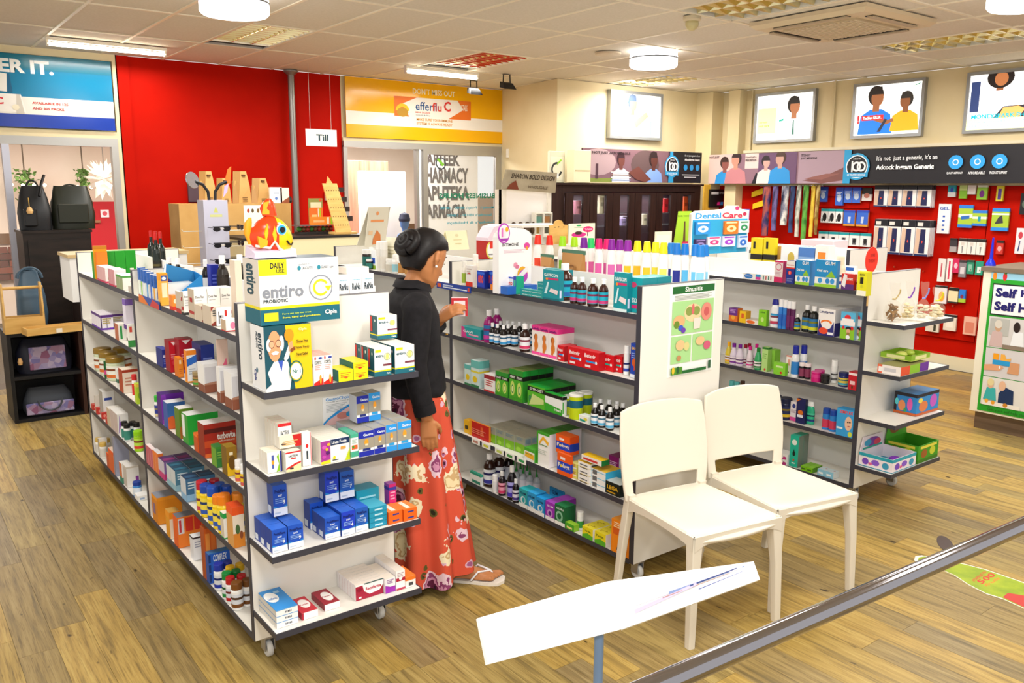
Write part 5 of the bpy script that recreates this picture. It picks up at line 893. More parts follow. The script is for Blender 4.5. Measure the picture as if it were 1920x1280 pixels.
wx(C_, 1075, 793, 1096, 779, .05, '#f2f4ee|s#cfdcd0|c#e6eee4|p.1,.2,.7,.5#2aa090|e.7,.6,.2,.2#d9d24a', 'low white and teal carton before the powder tins', nd=2)
wx(C_, 1097, 796, 1107, 776, .04, '#eef2ee|s#cfdcd0|w.8,.14#5a9a90', 'small white carton beside the small syrup bottles')
for j, (P_, yt) in enumerate(((((1115, 797), (1128, 801), (1143, 806), (1156, 800)), 756), (((1128, 790), (1141, 791), (1154, 793), (1166, 798)), 749))):
    bt('syrup', C_, P_, 15, yt, ('#14110f', '#eceff3', '#f4f5f6', '#5ab5e0'), 'little dark bottle with a blue wave label, %s row' % ('front', 'back')[j])
# fourth shelf
wx(D_, 880, 815, 917, 787, .05, '#c41d18|s#e07a2a|c#e88a2a|k.0,.0,.12,0,.12,1,0,1#f0a01e|k.55,.2,.75,.2,.7,.8,.6,.8#e0602a|w.5,.12#e8806a', 'red and orange pouch carton at the far fourth shelf')
wx(D_, 870, 810, 880, 786, .04, '#f0b81e|s#e9d8b0|p.2,.3,.8,.6#4a3a1a', 'yellow carton behind the red pouch carton')
for i, q in enumerate(((913, 826, 930, 797), (930, 832, 946, 803), (946, 838, 965, 809), (965, 845, 984, 815))):
    wx(D_, *q, .045, '#9a9c88|s#a8aca0|c#a6a08c|f0,.55#7ab51f|w.9,.07#6f8a9a|e.4,.2,.25,.14#9ad03a|q.1,.15,.9,.5#8fb548|q.1,.6,.9,.9#7f97a3', 'grey and lime carton, %s file from the far end' % ORD[i], nd=4)
for i, (x, y) in enumerate(((888, 826), (908, 834), (930, 845), (951, 853), (973, 862))):
    p = atz(x, y, D_); strip('W', (2.521, p.y, D_-.022), .075, .028, '#f6f6ee|p.2,.25,.8,.75%s' % ('#c98a7a', '#d8d84a', '#c9d86a', '#4a9a4a', '#3aa05a')[i], 'paper price ticket on the fourth shelf edge, %s from the far end' % ORD[i], .003)
wx(D_, 980, 862, 1002, 838, .08, '#f4f4f0|s#3f9a2a|c#4aa82f|f.75,1#4aa82f|k.05,.3,.95,.2,.95,.6,.1,.7#f0b52a|i.08,.5,.8,.62#5a8a3a:Sugarest', 'small green and white sugar carton on the fourth shelf')
wx(D_, 1003, 867, 1030, 806, .07, '#f4f3ef|s#efeaf0|c#3c9a22|f.93,1#3f9d26|p0,0,.12,1#46a02a|k.2,.7,.5,.9,.95,.75,.9,.65,.5,.8,.25,.62#f3b62a|i.16,.58,.85,.66#5a8a3a:Sugarest|w.45,.05#c2cabd', 'large white and green sugar carton on the fourth shelf', nd=3)
fv = '#f0601c|s#e85516|c#f26a24|f.2,.62#1f45c0|i.08,.3,.95,.55#f2e8d0:Folvgt|e.3,.42,.06,.07#f0d02a|p.25,.72,.6,.84#f6ece6|q0,.2,1,.62#1f3fb0'
wx(D_, 1043, 887, 1068, 847, .06, fv, 'orange and blue carton under the topmost of its kind', nd=5)
wx(D_+.096, 1042, 846, 1068, 812, .06, fv, 'orange and blue carton stacked above the long file', free=False)
wx(D_, 1068, 893, 1082, 866, .07, '#e6e06a|s#d6d25a|c#e9e58a|p.1,.3,.9,.5#f4f0d8|w.85,.12#c05a3a', 'pale yellow carton before the orange and blue file', ns=2)
wx(D_, 1083, 903, 1106, 863, .1, '#f5f5f3|s#f3f3ef|c#f0c02a|q.1,.2,.5,.8#55585a|p.15,.15,.8,.3#66686a|p.15,.55,.8,.7#66686a|b.3,.36#e9d26a', 'white and yellow carton in the left stack of the fourth shelf', ns=3)
wx(D_+.115, 1082, 863, 1120, 853, .05, '#f3eee8|s#1f7a3a|c#f0c21e|p.1,.2,.8,.6#d03a3a', 'flat yellow and green carton on top of the left stack')
wx(D_, 1107, 911, 1137, 876, .1, '#f3f6f6|s#3ab5e0|c#f0c83a|b.6,.7#58c0e6|p.1,.15,.4,.85#6a6c6e|q0,0,1,1#38b4e2', 'white and sky blue carton in the right stack of the fourth shelf', ns=3)
wx(D_, 1140, 896, 1160, 852, .08, '#8a1a6a|s#f1ecf2|c#8f2070|e.5,.3,.3,.16#b02a80|k.5,.1,.8,.2,.7,.35,.5,.25#7ac02a|w.75,.07#e9c6e0', 'purple carton by the near post of the fourth shelf', nd=1)
wx(D_, 1133, 922, 1162, 899, .07, '#15211a|s#101a14|c#dfe6df|i.12,.4,.88,.72#e6b81e:LEGA|p.1,.12,.7,.24#c99a1a', 'black carton with gold lettering on the fourth shelf')
# bottom shelf
wx(E_, 866, 882, 935, 862, .06, '#c9d6e6|s#b9c9dc|c#2a9a90|b.85,1#1f3f8a|u.1,0,.25,1#e0eeee|u.45,0,.6,1#e0eeee', 'long teal and white carton at the back of the bottom shelf', Y=None)
wx(E_, 873, 905, 893, 884, .08, '#f1f3f2|s#e0e6e6|c#2a9a80|b.8,1#2a9a80|p.2,.1,.95,.35#2f8a78', 'teal edged carton at the far end of the bottom shelf')
bt('syrup', E_, [(904, 914), (924, 908)], 23, 853, ('#2a110a', '#e9edf2', '#f6f6f6', '#3a3a9a'), 'big amber tonic bottle with white label on the bottom shelf')
bt('syrup', E_, [(945, 905)], 20, 851, ('#1c1210', '#d9dde6', '#2a2220'), 'dark round bottle behind the amber tonic bottles')
bt('syrup', E_, [(930, 931)], 14, 886, ('#1f1418', '#eea0b8', '#f1f1f1', '#d83a6a'), 'small dark bottle with a pink label on the bottom shelf')
bt('syrup', E_, [(948, 939)], 18, 876, ('#151018', '#a9a6e8', '#f1f1f1', '#4a3ab8'), 'dark bottle with a lilac label on the bottom shelf')
bt('syrup', E_, [(963, 942)], 13, 899, ('#1c1316', '#e3e0ee', '#f1f1f1', '#4a3a8a'), 'small dark bottle with a white label beside the lilac one')
bt('pill', E_, [(919, 925)], 11, 892, ('#f2f2f2', '#e3e6e9', '#f6f6f6'), 'tiny white bottle beside the pink labelled bottle', parts=False)
bt('drop', E_, [(968, 914), (981, 918), (993, 921), (1006, 925), (962, 906), (975, 909), (988, 912)], 14, 868, ('#c9d0d6', '#e3dfe6', '#1c8f2f'), 'clear bottle with a green nozzle on the bottom shelf')
for i, (q, c, h_) in enumerate((((965, 950, 981, 916), '#2aa3ac', '#1f8a94'), ((981, 957, 998, 922), '#2f9ad4', '#2582b8'), ((998, 965, 1014, 932), '#1f8ed2', '#1978b4'))):
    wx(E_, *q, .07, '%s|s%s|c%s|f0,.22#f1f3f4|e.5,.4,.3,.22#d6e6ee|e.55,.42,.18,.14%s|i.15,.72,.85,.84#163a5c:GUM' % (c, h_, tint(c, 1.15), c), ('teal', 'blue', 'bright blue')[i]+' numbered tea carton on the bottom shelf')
wx(E_, 1015, 974, 1033, 940, .07, '#9a2cb4|s#7f2296|c#a94ac0|f0,.2#f1eef4|e.5,.4,.3,.22#c98ad6|e.5,.4,.16,.12#4a2a7a|i.15,.74,.85,.84#f0dcf4:GUM', 'purple carton in the numbered cartons of the bottom shelf', nd=2)
wx(E_, 1033, 982, 1054, 945, .07, '#17663a|s#145a32|c#1f7a46|f0,.18#f1f3f0|e.45,.45,.34,.26#8ac0a0|e.45,.45,.2,.15#17663a|i.15,.78,.85,.88#d9ece0:GUM', 'dark green carton in the numbered cartons of the bottom shelf')
wx(E_, 1003, 945, 1027, 922, .012, '#2f9fe0|s#2a92d0|i.2,.55,.6,.8#123a6a:GUM', 'blue display lid standing behind the bright blue carton')
wx(E_, 1030, 940, 1056, 912, .012, '#2f9fe0|s#2a92d0|i.2,.6,.6,.85#123a6a:GUM', 'second blue display lid standing behind the purple carton')
wx(E_, 1053, 991, 1071, 979, .07, '#4aa52a|s#8ac02a|c#9acc3a|p.2,.2,.8,.5#f0e08a', 'flat green carton on the bottom shelf before a white tube')
bt('stick', E_, [(1079, 994)], 13, 962, ('#f3f4f1', '#3a9a3a', '#f6f6f4'), 'short white tube with green print on the bottom shelf', 'tube', 'tube')
yl = '#e9da1e|s#f1efe8|c#efe03a|k0,0,1,0,1,.35,.5,.5,0,.25#5ab02a|i.1,.6,.8,.78#5a6a12:Turlin|g.3,.3,.06,.08#b0941a|g.6,.6,.06,.08#b0941a|u.1,.45,.9,.5#b9a81a'
wx(E_, 1084, 1008, 1104, 987, .06, yl, 'yellow carton, far file on the bottom shelf', nd=2)
wx(E_, 1105, 1020, 1126, 997, .06, yl, 'yellow carton, near file on the bottom shelf', nd=2)
wx(E_, 1146, 1034, 1180, 972, .09, '#f08a18|s#d97612|c#f4a03a|p.1,.55,.9,.75#d8601a|k.3,.1,.4,.1,.6,.5,.5,.5#2a1a12|k.7,.1,.8,.1,.65,.5,.58,.5#2a1a12|w.9,.06#fbe0b8', 'orange carton behind the chair leg at the near post')
# ---------------------------------------------------------------- shampoo bottles along the far side of the middle unit
for i, (x, w, c, lc) in enumerate(((1008, 24, '#f0301a', '#ee4a2a'), (1030, 20, '#f0301a', '#ee4a2a'), (1054, 22, '#a6e61a', '#8ac43a'), (1076, 22, '#b4e81c', '#e0559a'), (1094, 20, '#7a1a9a', '#e060a4'), (1107, 18, '#2ad46a', '#e060a4'), (1122, 22, '#e61a74', '#de5ea6'), (1137, 20, '#e61a74', '#de5ea6'), (1146, 22, '#8a1a9c', '#d86ab0'),
        (1161, 22, '#8a1a9c', '#d86ab0'), (1176, 22, '#9420a4', '#e8c01e'), (1194, 24, '#f0e41a', '#eab81c'), (1212, 22, '#f2e61c', '#eec42a'), (1228, 22, '#f2e61c', '#e8d83a'), (1243, 22, '#f0e21a', '#e9e26a'), (1257, 24, '#1a7ad0', '#1f2a8a'), (1268, 22, '#1a76cc', '#1f2a8a'), (1283, 25, '#1a7ad0', '#5ab8ea'), (1303, 24, '#1a7ad0', '#6ac0ee'), (1320, 23, '#1c80d4', '#8fd0f0'), (1342, 23, '#1c80d4', '#8fd0f0'))):
    pa_, pb2 = Vector((2.845+.06*(i % 2), 3.82, 0)), Vector((2.965+.06*(i % 2), 2.5, 0)); nn = Vector((pb2.y-pa_.y, pa_.x-pb2.x, 0)).normalized()
    p = onplane(x, 505, pa_, nn); p.y = max(p.y, 2.51+(i > 18)*0); ytop = 440+(x-1008)*.06
    tp = onplane(x, ytop, p, Vector((p.x, p.y, 0)).normalized()).z; h = tp-A-.0016
    body, lab, cap = bprof('shampoo', .0255, h)
    key = ('sh', c, lc, round(h, 3))
    B = MB().lathe(body, mat('#f7f5f1', .35), 16, sy=.62).mesh('shampoo_bottle')
    L_ = MB().lathe(cap, mat(c, .35), 16, sy=.62).mesh('cap'); Pn = []
    K = MB()
    for a in range(6):     # printed panel wrapping the front of the bottle
        t0, t1 = -math.pi/2-.7+a*1.4/6, -math.pi/2-.7+(a+1)*1.4/6
        for z0, z1 in ((.12, .34), (.34, .55)): K.add([(.0261*math.cos(t), .0261*.62*math.sin(t), zz*h) for t, zz in ((t0, z0), (t1, z0), (t1, z1), (t0, z1))], [(0, 1, 2, 3)], mat(lc, .5))
    o = bpy.data.objects.new('shampoo_bottle', B); COL.objects.link(o); o.location = (p.x, p.y, A+.0016); o.rotation_euler = (0, 0, -.78)
    for nm, me in (('cap', L_), ('label', K.mesh('label'))):
        e = bpy.data.objects.new(nm, me); COL.objects.link(e); e.parent = o
    nm = 'red red lime lime violet green pink pink violet violet violet yellow yellow yellow yellow blue blue blue blue blue blue'.split()
    k = sum(1 for q in nm[:i] if q == nm[i]); tot = nm.count(nm[i])
    tag(o, 'white shampoo bottle with %s cap on the middle unit%s' % (nm[i], ', %s of its colour' % ORD[k] if tot > 1 else ''), 'bottle', 'shampoo bottles along the middle unit')
# tan pouches on the middle unit divider
for q, lab in (((1032, 515, 1080, 479), 'tan paper pouch with a green zip strip standing on the middle unit'), ((1003, 520, 1030, 495), 'second tan pouch, half hidden behind the teal carton')):
    p0 = aty(q[0], q[1], 3.02); p1 = aty(q[2], q[1], 3.02); w = p1.x-p0.x; h = aty(q[0], q[3], 3.02).z-A
    MBp = MB().loft([[(0, -.02, 0), (w, -.02, 0), (w, .02, 0), (0, .02, 0)], [(0.01, -.022, h*.5), (w*.95, -.022, h*.5), (w*.95, .02, h*.5), (0.01, .02, h*.5)], [(-.005, -.003, h), (w, -.003, h), (w, .003, h), (-.005, .003, h)]], '#c08a4e', smooth=False)
    MBp.box(-.008, w+.004, -.006, .006, h-.02, h, '#4f7a62').art((0, -.0225, 0), (w, 0, 0), (0, 0, h*.8), (0, -1, 0), [('O', .55, .6, .2, .05, .1, .8, '#8a5a2a'), ('P', [(.6, .4), (.8, .5), (.75, .8), (.6, .7)], '#a8743c')])
    o = MBp.obj('pouch', None, (2.84 if q[0] > 1010 else 2.84, atx((q[0]+q[2])/2, q[1], 2.84).y, A+.001), -math.pi/2); tag(o, lab, 'pouch')
# far bays of the middle unit, behind the woman: cream jars and dispensers on its top
for i, (k, x, y, w, yt, cols, lab) in enumerate((('jar', 645, 506, 17, 470, ('#2a1a14', '#1f6a62', '#f1efe9'), 'brown tub with white lid in the far bay of the middle unit'), ('jar', 655, 507, 12, 488, ('#241612', '#2a7a70', '#f3f1ec'), 'smaller brown tub with white lid before the larger one'),
        ('stick', 681, 510, 18, 454, ('#f5f2ea', '#ece7dc', '#faf8f2'), 'tall white pump bottle in the far bay'), ('stick', 692, 511, 14, 454, ('#f3f0e8', '#eae4d8', '#faf8f2'), 'second tall white bottle in the far bay'), ('pill', 697, 513, 20, 487, ('#f1ede3', '#d6cdbc', '#faf8f2'), 'white jar beside the tall white bottles'),
        ('slim', 708, 515, 14, 479, ('#f3f1ec', '#9ad0dc', '#faf8f2'), 'white bottle with pale blue print'), ('pill', 720, 517, 18, 480, ('#f4f1ec', '#c08a4a', '#fbfaf6'), 'white bottle with a tan band, first'), ('pill', 734, 519, 19, 484, ('#f4f1ec', '#c8904e', '#fbfaf6'), 'white bottle with a tan band, second'),
        ('slim', 750, 522, 18, 484, ('#f6f4f2', '#2f3a8a', '#fbfaf6'), 'white bottle with a navy round print'), ('slim', 764, 525, 12, 488, ('#f6f4f2', '#8a6ac0', '#fbfaf6'), 'white bottle with a violet print by the woman'), ('slim', 838, 540, 14, 480, ('#efe8d8', '#b9d04a', '#f3efe6'), 'cream bottle with lime print beyond the woman'), ('slim', 829, 538, 11, 492, ('#f1ece0', '#9ab53a', '#f3efe6'), 'small cream bottle beyond the face of the woman'))):
    bt(k, A, [(x, y)], w, yt, cols, lab)
for i, (x, y, x1, yt) in enumerate(((665, 506, 673, 470), (715, 508, 735, 445), (737, 510, 742, 462))):
    wx(A, x, y, x1, yt, .04, ('#f2f4f4|p.1,.3,.9,.6#2a5ac0|f0,.2#9ac03a', '#f3ecd2|s#ebe0c0|w.7,.1#d0c4a0', '#f6f3ea|s#ebe4d0|w.7,.1#d0c4a0')[i], ('white blue and green carton in the far bay', 'cream pump carton in the far bay', 'slim cream carton in the far bay')[i])
p = atx(700, 440, 2.85)
# ================================================================ right unit, long side
A, B_, C_, D_, E_ = Z3
wx(A, 1368, 525, 1427, 513, .05, '#f4f4f2|s#e6e6e6|c#f0efec|e.18,.5,.14,.38#2a7ad0|i.08,.4,.28,.6#f0f4f8:Colgate|p.42,.1,.58,.5#d83a9a|p.42,.5,.58,.9#2a9ad0|p.66,.2,.69,.8#2a7a6a|p.74,.2,.77,.8#c23a3a|p.82,.2,.85,.8#2a7a6a|p.9,.2,.93,.8#c23a3a', 'long white toothpaste carton on the right unit top')
wx(A, 1427, 531, 1444, 490, .05, '#e9dcdc|s#c22a66|f.0,.25#d01e62|o.5,.72,.15,.03,0,1#d01e62|b.92,1#d01e62|w.45,.06#c9a0ac', 'pink and white dental carton on the right unit top')
wx(A, 1445, 534, 1461, 491, .05, '#1c2f8a|s#16256e|f.72,1#f0ece8|f.66,.72#d8301e|i.1,.78,.9,.86#c23a2a:Sensodyne|e.45,.48,.22,.08#e8402a|p.42,.42,.48,.54#f4f4f4|w.2,.05#8a94c8', 'navy dental carton with a red cross on the right unit top')
for i, q in enumerate(((1462, 536, 1489, 489), (1490, 541, 1531, 489))):
    wx(A, *q, .07, '#1f8fd0|s#1a78b4|c#e9eef0|f0,.12#9ad03a|f.12,.36#eef2f2|k.5,.38,.95,.38,.75,.62#8fc42a|i.08,.56,.6,.66#f3f6f6:Oral care|i.45,.82,.9,.95#eef4f8:GUM|e.25,.24,.1,.1#3a9ae0|e.6,.24,.1,.1#2f8ad4|e.82,.24,.1,.1#3a9ae0', ('narrower', 'wider')[i]+' blue and lime display carton on the right unit top')
bt('slim', A, [(1541, 543)], 19, 483, ('#efe7cc', '#f4eeda', '#ece2c4', '#3a4aa0'), 'cream lotion bottle on the right unit top')
wx(A, 1549, 542, 1552, 508, .04, '#d8321e|s#e0501e|b.8,1#f08a2a|e.5,.4,.4,.15#f0b02a', 'red and orange carton beside the cream lotion bottle')
wx(A, 1553, 545, 1577, 515, .05, '#c92a24|s#b0221c|f0,.35#5a2a7a|k0,.3,.3,.1,.45,.9,.2,1#eef0f6|i.3,.6,.9,.8#f3e2e0:Efferdent', 'red and violet denture tablet carton on the right unit top')
bt('jar', A, [(1572, 548), (1580, 549)], 10, 528, ('#5a4a22', '#d8c48a', '#f4f0e6'), 'little amber jar with white lid on the right unit', 'jar', 'jar')
wx(A, 1562, 530, 1580, 496, .06, '#c9cdd0|s#b9bdc0|e.45,.7,.2,.12#2a5ac0|w.45,.1#8a9098', 'grey carton with a blue dot at the back of the right unit top', Y=None)
wx(A, 1582, 533, 1603, 498, .06, '#eef0f0|s#dfe3e6|p.1,.75,.8,.92#2a62b8', 'white carton with a blue oval at the back of the right unit top')
for i, q in enumerate(((1585, 551, 1604, 513), (1605, 554, 1623, 509))):
    wx(A, *q, .05, '#e6e01c|s#d4ce14|f0,.22#f1efdc|p.3,.5,.65,.78#1a1a12|i.25,.84,.75,.92#3a3a1a:BIO|e.5,.4,.12,.08#c9c82a', ('first', 'second')[i]+' yellow carton with a black square by the near post of the right unit')
# second shelf
wx(B_, 1362, 602, 1378, 577, .05, '#6a2a8a|s#e07a2a|f0,.45#e8762a|e.5,.3,.25,.16#f0b03a|w.85,.1#d0a8e0', 'purple and orange carton at the far end of the right unit')
wx(B_, 1382, 605, 1395, 583, .05, '#f2c41e|s#e0a81a|p.3,.4,.7,.8#e0602a', 'small yellow carton on the second shelf of the right unit')
wx(B_, 1386, 608, 1411, 600, .06, '#f3ece4|s#e8ddd0|c#f0e6dc|e.4,.5,.35,.4#e8702a', 'flat white and orange carton on the right unit second shelf')
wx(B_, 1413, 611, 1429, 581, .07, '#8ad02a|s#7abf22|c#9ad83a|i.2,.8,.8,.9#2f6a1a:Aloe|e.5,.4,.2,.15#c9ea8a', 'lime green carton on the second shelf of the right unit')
bt('flask', B_, [(1420, 613)], 9, 599, ('#d9e2dc', '#c8dcd6', '#c9d0d0'), 'tiny clear bottle before the lime green carton', parts=False)
bt('shampoo', B_, [(1438, 616)], 17, 563, ('#f1f2f4', '#2a9ad0', '#1c1f8a', '#c23a5a'), 'white lotion bottle with a navy cap on the second shelf', oval=.6, rz=-1.3)
bt('stick', B_, [(1452, 618), (1460, 618)], 9, 563, ('#2f82d8', '#1f62c0', '#f3f3f5'), 'blue tube with a tall white cap on the second shelf', 'tube', 'tube')
bt('stick', B_, [(1471, 620), (1480, 621)], 9, 566, ('#5a1a52', '#6a2060', '#f1f0f2'), 'maroon tube with a tall white cap on the second shelf', 'tube', 'tube')
bt('syrup', B_, [(1482, 623)], 11, 591, ('#131614', '#2a7ab0', '#f1f1f1', '#c9cc2a'), 'small dark bottle before the maroon tubes')
bt('syrup', B_, [(1499, 626), (1513, 622)], 18, 575, ('#121513', '#2a72a8', '#f1f1f1', '#d0d02a'), 'tall dark bottle with blue and lime label')
wx(B_, 1512, 631, 1543, 580, .09, '#f3efee|s#e9e6ea|c#efecec|k0,0,1,0,.95,.55,.75,.3,.5,.22,.25,.32,.05,.6#2a2a7a|i.05,.8,.9,.94#2a2f6a:Linctagon|e.5,.5,.34,.1#ee7a2a|e.5,.42,.28,.12#f3efee|e.35,.18,.28,.12#e84a2a|p.6,.06,.95,.15#f2f2f6|q0,0,1,.5#2f2a72', 'white orange and navy cold remedy carton on the right unit', nd=3)
for i, q in enumerate(((1563, 636, 1590, 585), (1591, 641, 1619, 589))):
    wx(B_, *q, .06, '#5ab5e0|s#8ab8cc|c#9ac4d4|f0,.4#8ac42a|f.5,.66#f3eeee|e.48,.8,.22,.1#e0262a|p.1,.62,.9,.76#f3eeee|e.22,.42,.1,.06#d8262a|e.82,.42,.12,.07#d8262a|e.58,.4,.2,.07#1c1c1e|e.58,.3,.14,.09#d9a684|k.45,.02,.72,.02,.68,.25,.5,.25#a0704a|e.58,.08,.14,.08#eef0f6', ('first', 'second')[i]+' bright carton printed with a child in a cap')
# third shelf
for P_, w, yt, c, cc, nm in ((((1366, 681),), 13, 641, '#dcc63a', '#f2b01a', 'yellow'), (((1377, 684), (1385, 685)), 14, 644, '#e3d8ea', '#7a1a9a', 'violet'), (((1394, 685), (1404, 683)), 13, 646, '#ece6ea', '#9a1430', 'crimson'), (((1405, 689), (1416, 684)), 12, 649, '#ecdce6', '#d81a8a', 'pink'), (((1420, 693),), 14, 652, '#2aa060', '#127a2a', 'green')):
    bt('flask', C_, P_, w, yt, (c, '#efe6ee', cc, tint(cc, 1)), '%s capped fabric care bottle on the right unit' % nm)
wx(C_, 1427, 695, 1438, 650, .04, '#b9e08a|s#9ad05a|b.92,1#2a7a2a|e.6,.08,.16,.05#d8302a|w.7,.08#7ab04a', 'tall pale green carton with dark green top')
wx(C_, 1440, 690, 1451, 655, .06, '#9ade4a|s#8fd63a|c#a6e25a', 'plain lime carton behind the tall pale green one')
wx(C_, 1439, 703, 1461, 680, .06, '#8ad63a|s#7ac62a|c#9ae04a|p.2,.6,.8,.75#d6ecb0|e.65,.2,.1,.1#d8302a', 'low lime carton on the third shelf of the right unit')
wx(C_, 1463, 705, 1478, 667, .05, '#f3e9e4|s#e6d8d0|b.93,1#d88a7a|p.3,.5,.7,.8#e0a090|p.1,.15,.6,.2#4a4a4a', 'white carton with pink print on the third shelf of the right unit')
bt('slim', C_, [(1491, 707), (1503, 706)], 14, 648, ('#f1f3f6', '#2f82d0', '#1c2aa0'), 'white spray bottle with blue cap on the third shelf')
bt('jar', C_, [(1503, 708), (1513, 710)], 11, 679, ('#15141a', '#8a3a5a', '#f2e6e6'), 'small black jar with pale lid on the third shelf', 'jar', 'jar')
bt('tin', C_, [(1527, 716), (1536, 712)], 18, 697, ('#d0187a', '#d8308a', '#e04a9a'), 'magenta tub on the third shelf of the right unit', 'tub', 'tub')
bt('tin', C_, [(1546, 718)], 17, 702, ('#151416', '#1c1b1e', '#232226'), 'flat black tub on the third shelf of the right unit', 'tub', 'tub')
bt('stick', C_, [(1563, 717)], 12, 675, ('#f1f1ee', '#dcdcdc', '#f6f6f4', '#6a6a6a'), 'white tube standing beside the black tub', 'tube', 'tube')
bt('jar', C_, [(1581, 724)], 19, 698, ('#1c2a6a', '#d8c04a', '#1a2560', '#2aa0c0'), 'navy tub with a colourful label near the post', 'tub', 'tub')
wx(C_, 1591, 731, 1607, 697, .06, '#c01a2a|s#a01422|b.82,.95#f0e0e0|p.2,.3,.8,.5#e9c0c4|e.5,.15,.1,.1#4a3a1a', 'red carton by the near post on the third shelf')
# fourth and bottom shelves
bt('jar', D_, [(1468, 784), (1454, 780)], 24, 745, ('#16224a', '#1c2a5a', '#101a3c', '#e0c02a'), 'large navy jar on the fourth shelf of the right unit', 'jar', 'jar')
wx(D_, 1478, 787, 1491, 751, .05, '#f1e9ee|s#e6d8e0|f0,.2#e0509a|e.5,.78,.25,.12#2a3a8a|w.55,.06#b090a8', 'white and pink cream carton with a round navy mark')
wx(D_, 1491, 792, 1508, 746, .05, '#1c2058|s#16194a|e.5,.45,.3,.1#d8701e|p.15,.25,.8,.36#e6e9f2|k0,.85,.5,1,0,1#d8701e', 'navy cream carton with orange print on the right unit')
bt('shampoo', D_, [(1518, 795)], 17, 753, ('#2ab58a', '#48c4a0', '#f1f3f2', '#1c3a7a'), 'turquoise cream tube on the fourth shelf', 'tube', 'tube', oval=.5, rz=-1.3)
bt('stick', D_, [(1548, 804), (1561, 808)], 14, 765, ('#2a82d0', '#d03a5a', '#1f4aa8'), 'blue gel tube on the fourth shelf of the right unit', 'tube', 'tube')
wx(D_, 1568, 816, 1600, 765, .06, '#3aa0e0|s#2f86c0|i.15,.84,.95,.95#e8401e:ZIMPLEX|e.72,.5,.22,.26#e9c0a4|e.68,.55,.05,.03#3a2a22|e.8,.56,.05,.03#3a2a22|e.75,.4,.08,.02#b85a5a|e.85,.12,.12,.1#d0dc4a|p.05,.25,.4,.32#e6f0f6', 'blue carton printed with a child face near the post')
bt('pill', D_, [(1359, 765), (1366, 768)], 11, 716, ('#d9e0b0', '#e9e6c0', '#5ab5b8'), 'pale bottle with teal cap peeping above the far chair')
bt('pill', D_, [(1380, 770)], 9, 716, ('#5a4022', '#4a3018', '#3a2414'), 'brown bottle peeping above the far chair')
wx(E_, 1447, 867, 1474, 847, .08, '#eef0f2|s#dfe3e8|c#f1f1ef|p.05,.1,.5,.35#2a4ab0|k.6,.0,.9,0,.9,.5,.7,.6#c23a8a', 'white carton with blue and magenta print on the bottom shelf', ns=2)
wx(E_, 1477, 872, 1495, 813, .05, '#1fb59a|s#7a8a80|c#2ac0a6|e.5,.78,.3,.09#e9efe9|e.5,.42,.16,.08#10201c|k.38,.44,.62,.44,.5,.58#10201c|e.5,.22,.1,.04#c8502a|p.3,.1,.7,.14#c9ece4', 'tall turquoise carton with a black drop print', nd=2)
wx(E_, 1498, 882, 1520, 873, .05, '#7ac21e|s#5a9a1a|c#8fd03a|p.1,.3,.8,.6#3a6a1a', 'low green carton on the bottom shelf of the right unit', n=2, nd=2)
wx(E_, 1532, 890, 1562, 878, .06, '#8ac4e0|s#e6ecee|c#cfe0e8|p.15,.3,.7,.6#e9f3f8|g.7,.6,.12,.12#c23a3a', 'flat pale blue carton on the bottom shelf of the right unit', n=2)
flush()
# ---------------------------------------------------------------- right unit: end shelves
def E3(i): return (1.03, .76, .495, .226)[i]
def bag(px, py, w_px, yt, fillc, label, tie, kind):
    p = atz(px, py, E3(0)); dp = depth(p); r = w_px*dp/F/2; h = aty(px, yt, p.y).z-E3(0)
    t = tag(empty('snack_bag', (p.x, p.y, E3(0)+.002)), label, 'bag'); f = MB()
    rr = random.Random(int(px))
    for i in range(34):     # the pieces inside the bag
        a = rr.uniform(0, 6.28); q = r*.62*math.sqrt(rr.random()); s_ = r*.3; zc = max(s_*1.1, h*(.05+.36*rr.random())); c = Vector((q*math.cos(a), q*math.sin(a)*.8, zc))
        if kind: f.ball(c, s_*.95, mat(fillc[i % 2], .7), 7, 5, 1, 1, .5)
        else:
            u = Vector((rr.uniform(-1, 1), rr.uniform(-1, 1), rr.uniform(-1, 1))).normalized(); f.tube([c-u*s_, c+Vector((0, 0, s_*.3)), c+u*s_], s_*.3, mat(fillc[i % 2], .6), 5)
    o = f.obj('contents', t); o['kind'] = 'stuff'
    FILM = mat('#e2d8c4', .1, alpha=.11, spec=.7); n = 12; R = []
    for k, (q, z) in enumerate(((.8, 0), (1, .06), (1.05, .22), (.95, .4), (.5, .52), (.16, .58), (.35, .7), (.55, .85), (.6, 1.0))):
        R.append([(q*r*math.cos(i*6.283/n)*(1+.12*rr.uniform(-1, 1)), q*r*.8*math.sin(i*6.283/n)*(1+.12*rr.uniform(-1, 1)), z*h+.02*h*rr.uniform(-1, 1)*(k == 8)) for i in range(n)])
    MB().loft(R, FILM, cap=False, smooth=False).obj('film', t)
    MB().lathe([(.17*r, .56*h), (.2*r, .58*h), (.17*r, .6*h)], tie, 8).tube([(0, -.15*r, .58*h), (.25*r, -.4*r, .75*h), (.1*r, -.5*r, .85*h)], .004, tie, 5).obj('ribbon', t)
bag(1673, 602, 38, 532, ('#7a4e14', '#96681e'), 'clear bag of brown dried slices on the top end shelf', '#c9b27a', 0)
bag(1701, 600, 30, 528, ('#e6d2a0', '#efdfb4'), 'clear bag of cream snacks with a violet ribbon', '#8a4ac0', 1)
bag(1728, 602, 30, 530, ('#ece2c4', '#f3ecd6'), 'clear bag of pale puffs with a blue ribbon', '#8a9ae0', 1)
bag(1754, 598, 36, 540, ('#f0e6c8', '#e6d6ac'), 'clear bag of pale puffs with a yellow ribbon', '#e6dc2a', 1)
